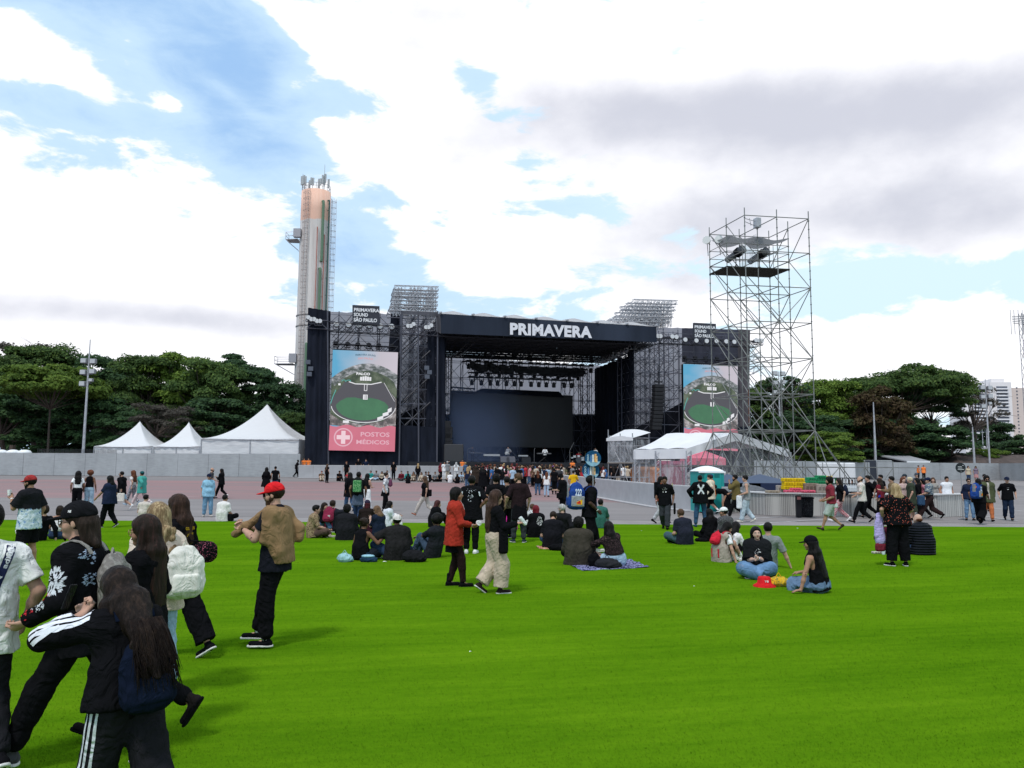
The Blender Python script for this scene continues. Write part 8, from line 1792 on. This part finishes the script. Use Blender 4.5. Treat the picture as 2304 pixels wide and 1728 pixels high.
perf=bpy.data.materials.new('perforated_metal');perf.use_nodes=True;t=NT(perf.node_tree);b=t.n['Principled BSDF']
c=t.new('ShaderNodeTexCoord').outputs['Object'];v=t.new('ShaderNodeTexVoronoi',ins={'Scale':13.0,'Randomness':0.0,'Vector':t.mapping(c,scale=(1,1,1.7))})
dm=t.mapr(v.outputs['Distance'],.36,.44);t.l.new(t.mix(dm,(.16,.155,.155),(.52,.50,.48)),b.inputs['Base Color']);b.inputs['Roughness'].default_value=.5;b.inputs['Metallic'].default_value=.3
p0,p1,p2,p3=gnd(1640,1151),gnd(1723,1159),gnd(2110,1164),gnd(2192,1160)
bar=empty('bar_counter',p1,0,'long festival bar counter clad in perforated grey metal','bar')
ctop=mat('counter_top',(.52,.51,.52),.5,noise=.1,nscale=3)
for a,b_ in((p0,p1),(p1,p2),(p2,p3)):
 a=a-p1;b_=b_-p1;n=max(1,round((b_-a).length/1.25));d=(b_-a)/n;nn=Vector((-(b_-a).y,(b_-a).x,0)).normalized()
 for i in range(n):MB().slab([a+d*(i+.01),a+d*(i+.99),a+d*(i+.99)+Vector((0,0,.93)),a+d*(i+.01)+Vector((0,0,.93))],nn*.05).build('front_panel',perf,bar)
 MB().slab([a-nn*.08-d*.02,b_-nn*.08+d*.02,b_+nn*.62,a+nn*.62],(0,0,.05)).build('counter_top',ctop,bar,loc=(0,0,.935))
V,Fs=fit_text('7',.10,.14,.03);w_=gnd(1902,1161)-p1
MB().bbox(w_.x-.15,w_.x+.15,w_.y-.03,w_.y-.01,.58,.88,.005).build('notice',mat('paper_grey',(.5,.5,.5),.8),bar)
def boxes(px,py,Y,w_,d_,h_,col,name,label,cat,group=None,nx=1,nz=1,rz=0.0,holes=False):
 p=at(px,py,Y);m_=dressm('plain',col);k=0
 for j in range(nz):
  for i in range(nx-(1 if holes and j==nz-1 and nx>2 else 0)):
   x=p.x+(w_+.012)*i+(.03 if j%2 else 0);z=p.z+j*(h_+.008);mb=MB();mb.bbox(-w_/2,w_/2,-d_/2,d_/2,0,h_,.015);r_=empty(name,(x,Y,z),rz,label[0]if isinstance(label,tuple)else label,cat,group)
   mb.build('box_body',m_,r_)
   mb=MB()
   for q_ in range(3):mb.bbox(-w_*.36+q_*w_*.26,-w_*.36+q_*w_*.26+w_*.18,-d_/2-.006,-d_/2-.002,h_*.3,h_*.7,.002)
   mb.build('printed_panel',dressm('plain',tuple(x*.6 for x in col)),r_)
YB_=33.6
boxes(1772,1101,YB_,.44,.35,.15,(.62,.42,.01),'carton','yellow carton in the stack on the bar left of the cardboard boxes','carton','yellow cartons stacked on the bar',2,3)
boxes(1776,1108,YB_-.6,.40,.3,.10,(.60,.10,.16),'carton','flat pink carton at the front of the bar top','carton','pink cartons on the bar',3,1)
boxes(1790,1103,YB_-.6,.40,.3,.09,(.58,.08,.14),'carton','pink carton on top of the flat pink ones','carton')
boxes(1824,1089,YB_+1.5,.42,.35,.14,(.02,.22,.09),'crate','green crate in the stack behind the cardboard boxes','crate','green crates stacked behind the bar',3,2)
boxes(1846,1077,YB_+1.5,.40,.35,.14,(.02,.22,.09),'crate','single green crate topmost on the green stack','crate');boxes(1862,1078,YB_+1.5,.34,.3,.14,(.60,.42,.08),'crate','small yellow crate beside the topmost green crate','crate')
boxes(1822,1109,YB_-.1,.60,.45,.40,(.20,.15,.12),'cardboard_box','open brown cardboard box on the bar left of the paler one','box');boxes(1850,1109,YB_-.2,.62,.45,.36,(.30,.25,.22),'cardboard_box','paler brown cardboard box on the bar','box')
boxes(1738,1109,YB_,.5,.4,.1,(.32,.26,.2),'cardboard_box','flat cardboard box on the bar beside the grey tarpaulin','box');boxes(1756,1108,YB_+.4,.3,.3,.3,(.33,.29,.27),'cardboard_box','small pale box left of the yellow cartons','box')
g_=gnd(1708,1155);r_=empty('tarpaulin_heap',Vector((g_.x,g_.y+1.2,0)),0,'grey tarpaulin draped over goods at the left end of the bar','tarpaulin');build('cover',[ell(A3(0,0,.75),(.85,.5,.48),FR0),ell(A3(.4,0,.6),(.6,.45,.5),FR0)],.03,dressm('plain',(.12,.125,.14)),r_,amp=.03,wl=.5,k=.1)
proto_b=empty('bottle',at(1890,1106,YB_),0,'clear plastic bottle in the crowded row on the bar','bottle','bottles on the bar');MB().lathe((0,0,0),[(.035,0),(.038,.02),(.038,.16),(.015,.22),(.014,.25)],8).build('bottle_body',mat('bottle_clear',(.50,.52,.55),.2),proto_b)
for k in range(22):
 o=copy_tree(proto_b);p=at(1892+(k%12)*3.6,1106-(k//12)*3,YB_-.3+.3*(k//12));o.location=p;o.rotation_euler[2]=k
rk=empty('bottle_rack',at(1900,1106,YB_+.7),0,'black and white bottle rack behind the bottles on the bar','rack');mb=MB()
for z in(.0,.3,.55):mb.bbox(-.6,.9,-.12,.12,z,z+.04,.01)
for k in range(7):mb.bar((-.6+.25*k,-.1,0),(-.6+.25*k,-.1,.57),.02,4)
mb.build('rack_frame',BLACKM,rk);mb=MB()
for k in range(20):mb.bbox(-.55+.07*k,-.51+.07*k,-.11,-.05,.05+.3*(k%2),.24+.3*(k%2),.01)
o=mb.build('cans',WHITEP,rk);o['kind']='stuff'
g_=gnd(1815,1163);r_=empty('litter_bin',g_,0,'round black mesh litter bin with a bag liner before the bar','bin');MB().lathe((0,0,0),[(.24,0),(.27,.1),(.30,.78),(.28,.8)],20).build('bin_body',dressm('floral',(.012,.012,.014),(.045,.045,.05)),r_,True);MB().lathe((0,0,.76),[(.31,0),(.33,.05),(.26,.09),(.2,.02)],20,cap=False).build('liner',dressm('leather',BK),r_)
g_=gnd(1797,1164);r_=empty('bin_post',g_,0,'narrow black dispenser post with red label beside the mesh bin','post');MB().bbox(-.1,.1,-.1,.1,0,.92).build('post',BLACKM,r_);MB().bbox(-.08,.08,-.11,-.102,.74,.86,.002).build('label_panel',mat('label_red',(.5,.2,.2),.6),r_)
g_=at(2166,1150,33.4);r_=empty('round_sign',(g_.x,33.4,0),0,'round black sign with white lettering on a tall thin stand by the bar','sign');zc=at(2166,1052.5,33.4).z
MB().slab([(.205*math.cos(6.283*k/28),-.02,zc+.205*math.sin(6.283*k/28))for k in range(28)],(0,.03,0)).build('disc',mat('sign_black',(.012,.016,.02),.6),r_)
mb=MB()
for k,(x,w2)in enumerate(((.09,.05),(-.04,.16),(-.03,.18),(0,.26))):mb.box(x-w2/2,x+w2/2,-.028,-.022,zc+.09-.055*k,zc+.105-.055*k)
mb.lathe((0,-.024,zc-.14),[(.02,0),(.02,.01)],8);mb.build('lettering',WHITEP,r_);MB().bar((0,0,0),(0,0,zc-.2),.014,6).bar((-.2,0,.01),(.2,0,.01),.02,4).bar((0,-.2,.01),(0,.2,.01),.02,4).build('stand',STEEL,r_)
p=at(1591,1100,37.6);r_=empty('portable_toilet',(p.x,37.6,gz(37.6)),R(8),'teal portable toilet with white domed roof behind the low barrier','toilet');tl=mat('teal_plastic',(.01,.26,.25),.45,noise=.06)
MB().bbox(-.6,.6,-.6,.6,0,1.88,.03).build('cabin',tl,r_);MB().bbox(-.32,.42,-.63,-.601,.12,1.82,.01).build('door',mat('teal_door',(.012,.30,.285),.45),r_)
mb=MB()
for k in range(3):mb.box(-.26,.0,-.645,-.632,1.6+k*.06,1.63+k*.06);mb.box(.1,.36,-.645,-.632,1.6+k*.06,1.63+k*.06)
mb.box(-.55,-.38,-.612,-.602,1.55,1.8);mb.build('vent',mat('teal_dark',(.005,.12,.12),.5),r_);MB().grid(lambda u,v:Vector((-.65+1.3*u,-.65+1.3*v,1.87+.25*math.sin(math.pi*u)**.6*math.sin(math.pi*v)**.5)),14,10).grid(lambda u,v:Vector((-.65+1.3*u,-.65,1.80+.075*v)),4,1).build('roof',WHITEP,r_,True)
for i,(px,w_,lb)in enumerate(((1652,2.7,'low dark blue canopy right of the teal toilet'),(1726,3.1,'low dark blue canopy with grey top left of the yellow cartons'))):
 p=at(px,1090,41.0);z1=at(px,1087,41).z;r_=empty('canopy',(p.x,41,gz(41)),0,lb,'canopy','dark blue canopies behind the bar');h_=z1-gz(41)
 MB().add([(-w_/2,0,h_),(w_/2,0,h_),(w_/2,2.4,h_),(-w_/2,2.4,h_),(0,1.2,h_+.45)],[(0,1,4),(1,2,4),(2,3,4),(3,0,4)]).build('roof',mat('canopy_grey',(.06,.08,.13),.6),r_);MB().slab([(-w_/2,0,h_-.7),(w_/2,0,h_-.7),(w_/2,0,h_),(-w_/2,0,h_)],(0,.02,0)).build('valance',mat('canopy_blue',(.010,.018,.055),.7),r_)
 MB().bar((-w_/2+.1,.05,0),(-w_/2+.1,.05,h_),.03,4).build('leg',STEEL,r_);MB().bar((w_/2-.1,.05,0),(w_/2-.1,.05,h_),.03,4).build('leg',STEEL,r_)
 V,Fs=fit_text('ELEV' if not i else 'FOZ',.7,.2,.03);mesh_obj('lettering',[(x+w_*.1*(3.4 if i else 1),-.012,y+h_-.35)for x,y,_ in V],Fs,mat('canopy_text',(.25,.3,.4),.7),r_)
p=at(2014,1046,100);r_=empty('food_truck_awning',(p.x,100,gz(90)),0,'grey sloping food truck awning standing above the right wall','awning');z0=at(2014,1026,100).z-gz(90);z1=at(2095,1040,100).z-gz(90);x1=at(2092,1040,100).x-p.x;x2=at(2040,1040,100).x-p.x
MB().slab([(0,4,z0),(x1-.5,4,z0-.05),(x1,0,z1),(x2,0,z1)],(0,0,.15)).build('roof',mat('awning_grey',(.30,.30,.32),.6),r_);MB().box(x2,x1,-.1,0,z1-.1,z1+.12).build('edge_trim',WHITEP,r_);MB().box(.2,x1-.8,4.1,6.5,0,z0-.1).build('truck_body',mat('truck_dark',(.02,.02,.035),.5),r_)
for(px0,px1,py,Y,c_,lb,nm)in((1924,2008,1035,101,(.25,.26,.27),'low grey cabin above the right wall left of the awning','cabin'),(1745,1925,1040,90,(.60,.60,.62),'long white tarpaulin roof behind the scaffold tower','tarp_roof')):
 a=at(px0,py,Y);b_=at(px1,py,Y);MBo=MB().bbox(0,b_.x-a.x,0,3,0,a.z-gz(90),.1).build(nm,mat(nm+'_mat',c_,.7,noise=.1,nscale=1),None,loc=(a.x,Y,gz(90)));tag(MBo,lb,'cabin' if nm=='cabin' else 'roof')
NM={'black':BK,'white':WH,'grey':GY,'beige':(.46,.38,.30),'red':(.45,.03,.04),'purple':(.16,.04,.26),'pink':(.60,.28,.32),'teal':(.03,.26,.24),'pale blue':(.34,.45,.58),'olive':(.12,.11,.06),'maroon':(.14,.015,.025),'blue':(.04,.12,.30),'orange':(.75,.20,.04),'brown':(.12,.07,.045),'navy':NV,'denim':JB,'dark':DG}
ARCH={};USED={}
def crowd(px,py,pose,yaw,tc,bc,hc,f=False,place='in the crowd before the stage',pos=None,st=None,H=None,skin=None,extra='',group='crowd before the stage',sl=None):
 st=st or('long' if f else 'short');sleeve=sl if sl is not None else(.6 if(px+len(tc))%3 else 1.9);k=(pose,f,st,sleeve>1,bc=='skirt');H=H or((1.62 if f else 1.74)+.05*math.sin(px));skin=skin or['light','tan','brown','light','tan'][int(px)%5]
 who={'cross':'seated person','knees':'seated person'}.get(pose,'woman' if f else 'man');bot='black skirt' if bc=='skirt' else('blue jeans' if bc=='denim' else bc+' trousers')
 hn=hc if isinstance(hc,str)else 'dark';hn={'dbrown':'dark brown'}.get(hn,hn)
 lab=f"{who}, {hn} hair, {tc} top, {bot}, {place}"
 if lab in USED:
  for alt in('near row','far row','middle row'):
   if lab+' '+alt not in USED:lab+=' '+alt;break
 USED[lab]=1;loc=Vector(pos)if pos is not None else gnd(px,py)
 cols={'shirt':dressm('plain',NM[tc]),'trousers':dressm('plain',NM.get(bc,BK)),'skirt':dressm('plain',BK),'hair':dressm('hair',HC.get(hc,HC['black'])),'body':dressm('skin',SK[skin])}
 if k not in ARCH:
  c=person(px,py,H,yaw,pose,lab,skin=skin,hair=(st,hc),top=dict(c=NM[tc],sleeve=sleeve,len=.1,fit=.03),bot=dict(c=NM.get(bc,BK))if bc!='skirt' else dict(k='skirt',c=BK,L=.7),f=f,lod=.030,pos=loc,group=group);ARCH[k]=c['root'];return c['root']
 o=copy_tree(ARCH[k]);o.location=loc;o.rotation_euler=(0,0,R(yaw));o.scale=(H/1.72,)*3;o['label']=lab;o['group']=group
 for ch in o.children:
  n_=ch.name.split('.')[0]
  if n_ in cols:ch.material_slots[0].link='OBJECT';ch.material_slots[0].material=cols[n_]
 return o
Q=random.Random(11);seat='along the stage barrier'
for(px,py,pose,yaw,tc,bc,hc,f)in((723,1081,'knees',200,'brown','beige','red',0),(735,1085,'stand',-30,'black','black','brown',1),(762,1081,'knees',-140,'black','black','black',0),(779,1080,'stand',170,'black','black','auburn',0),(783,1081,'knees',160,'red','dark','dbrown',1),(808,1080,'knees',190,'pink','pink','dbrown',1),(834,1079,'cross',180,'teal','white','black',0),(847,1079,'cross',170,'grey','pale blue','black',0),(859,1079,'cross',190,'beige','black','black',1),(871,1079,'cross',180,'white','navy','black',0),(885,1078,'stand',180,'black','black','dbrown',0),(903,1080,'cross',180,'maroon','dark','black',0),(917,1081,'cross',190,'teal','black','dbrown',0),(918,1086,'knees',10,'black','black','black',1),(931,1081,'knees',170,'brown','beige','black',1),(940,1080,'stand',0,'black','black','blonde',1),(949,1082,'knees',160,'beige','beige','brown',1),(957,1083,'knees',200,'grey','white','black',0),(964,1083,'cross',180,'black','black','black',0),(979,1082,'cross',180,'grey','black','dbrown',0),(990,1082,'cross',150,'black','black','black',1),(991,1078,'stand',0,'maroon','black','red',1),(999,1079,'stand',200,'white','white','black',0),(1006,1079,'stand',20,'grey','beige','grey',0),(1013,1085,'cross',10,'white','black','black',0),(1026,1078,'stand',0,'white','white','grey',1),(1029,1086,'cross',20,'black','black','dbrown',1),(1037,1083,'knees',200,'pale blue','grey','black',0),(1047,1080,'stand',30,'denim','olive','blonde',0)):
 crowd(px,py+1.5,pose,yaw,tc,bc,hc,bool(f),seat)
for(px,lb)in((806,'left'),(823,'right'),(1010,'centre')):
 y0=gnd(px,1075).y+1.5;g_=Vector((at(px,1060,y0).x,y0,gz(y0)+.1));crowd(px,0,'stand',180,['red','navy','black'][int(px)%3],'black','black',False,'behind the stage barrier',pos=g_)
tops=['black']*7+['white']*4+['grey','beige','purple','red','olive','navy','pale blue','maroon','brown','pink','black','blue'];bots=['black']*4+['denim']*4+['skirt','dark','beige','pale blue'];hairs=['black']*4+['dbrown']*3+['brown','red','auburn','blonde']
places=[(1075,'left in the crowd'),(1120,'left of crowd middle'),(1165,'in crowd middle'),(1210,'right of crowd middle'),(1262,'right in the crowd'),(1999,'crowd right end')]
x=1052.0
while x<1262:
 for row in range(4):
  px=x+Q.uniform(-4,4)+row*3;py=[1101,1095,1090,1087][row]+Q.uniform(-2,2)
  if row==0 and Q.random()<.35:continue
  f=Q.random()<.5;crowd(px,py,Q.choice(['stand','stand2','walk2'])if row else Q.choice(['stand','stand2']),Q.choice([0,10,-15,25,-30,70,-80]),Q.choice(tops),Q.choice(bots),Q.choice(hairs),f,[b_ for a,b_ in places if px<a][0])
 x+=7.6
for k in range(32):
 px=1262+k*5.8+Q.uniform(-3,3);g_=gnd(px,[1094,1090][k%2]);f=Q.random()<.45;crowd(px,0,Q.choice(['stand','stand2']),Q.choice([0,20,-30,60,-60]),Q.choice(tops),Q.choice(bots),Q.choice(hairs),f,('left of' if px<1360 else 'by')+' the camera platform',pos=g_)
crowd(1210,1114,'stand2',10,'black','denim','auburn',True,'at the front of the crowd');crowd(1230,1118,'stand2',-10,'white','pale blue','auburn',True,'at the front of the crowd');crowd(1247,1112,'stand',0,'black','black','black',False,'at the front of the crowd');crowd(1258,1106,'stand',10,'dark','navy','dbrown',False,'at the front of the crowd')
for(px,lab_,py)in((2209,'left of two figures',1078),(2217,'right of two figures',1078)):crowd(px,py,'stand',180,'black','black','black',False,'by the far right wall, '+lab_,group='people by the far right wall')
crowd(1915,1112,'stand2',150,'black','black','dbrown',True,'behind the bar',pos=Vector((at(1916,1100,35.2).x,35.2,0)),group='bar staff');crowd(1986,1100,'stand',90,'black','black','black',False,'behind the bar',pos=Vector((at(1984,1100,37.2).x,37.2,0)),group='bar staff')
def muso(px,v,yaw,label,**k):return person(px,0,1.76,yaw,k.pop('pose','stand'),label,pos=onstage(px,v),lod=.03,group='musicians on stage',**k)
muso(1063,5.4,170,'keyboard player in dark clothes at the left of the stage',top=dict(c=DG,sleeve=1.9),ov=dict(LH=(-.2,.4,1.1),RH=(.2,.4,1.1)))
c=muso(1143,3.4,180,'guitarist in grey shirt at the middle of the stage',top=dict(c=(.3,.3,.32),sleeve=1.9),bot=dict(c=(.1,.1,.12)),ov=dict(LH=(-.3,.25,1.1),RH=(.1,.25,1.0)))
r_=thing_at(c,A3(0,.22,1.02),'electric_guitar','pale electric guitar held by the guitarist','guitar');build('guitar_body',[ell(A3(.08,0,-.02),(.17,.03,.13),FR0),ell(A3(.22,0,-.06),(.14,.03,.15),FR0)],.02,dressm('leather',(.5,.5,.5)),r_);MB().bar((0,0,0),(-.62,.02,.22),.025,4).build('neck',BLACKM,r_)
muso(1226,4.2,180,'singer in white top behind a keyboard on stage',skin='dark',top=dict(c=WH,sleeve=1.5),ov=dict(LH=(-.2,.35,1.1),RH=(.2,.35,1.1),head=(0,20,0)))
c=muso(1302,6.2,180,'drummer in red T-shirt behind the drum kit',top=dict(c=(.5,.02,.03)),pose='crouch',ov=dict(p=(0,-.05,.55),l1=2,l2=6,LH=(-.3,.35,.85),RH=(.3,.35,.9)))
r_=thing_at(c,A3(0,-.05,0),'drum_stool','round black drum stool under the drummer','stool');MB().lathe((0,0,.38),[(.17,0),(.18,.03),(.16,.07)],12).bar((0,0,0),(0,0,.4),.03,5).build('seat',BLACKM,r_)
muso(1340,3.6,150,'man in white T-shirt standing at the right of the drums',top=dict(c=(.5,.5,.5)),skin='tan')
mb=MB();a=q(1000,1040,0);b_=q(1215,1040,0);mb.box(a.x+.3,b_.x,1.2,8.5,dz+.1,12.5)
o=mb.build('stage_smoke',smk,None,loc=A,rz=SRZ);tag(o,'thin bluish smoke hanging over the left half of the stage','smoke',kind='stuff')
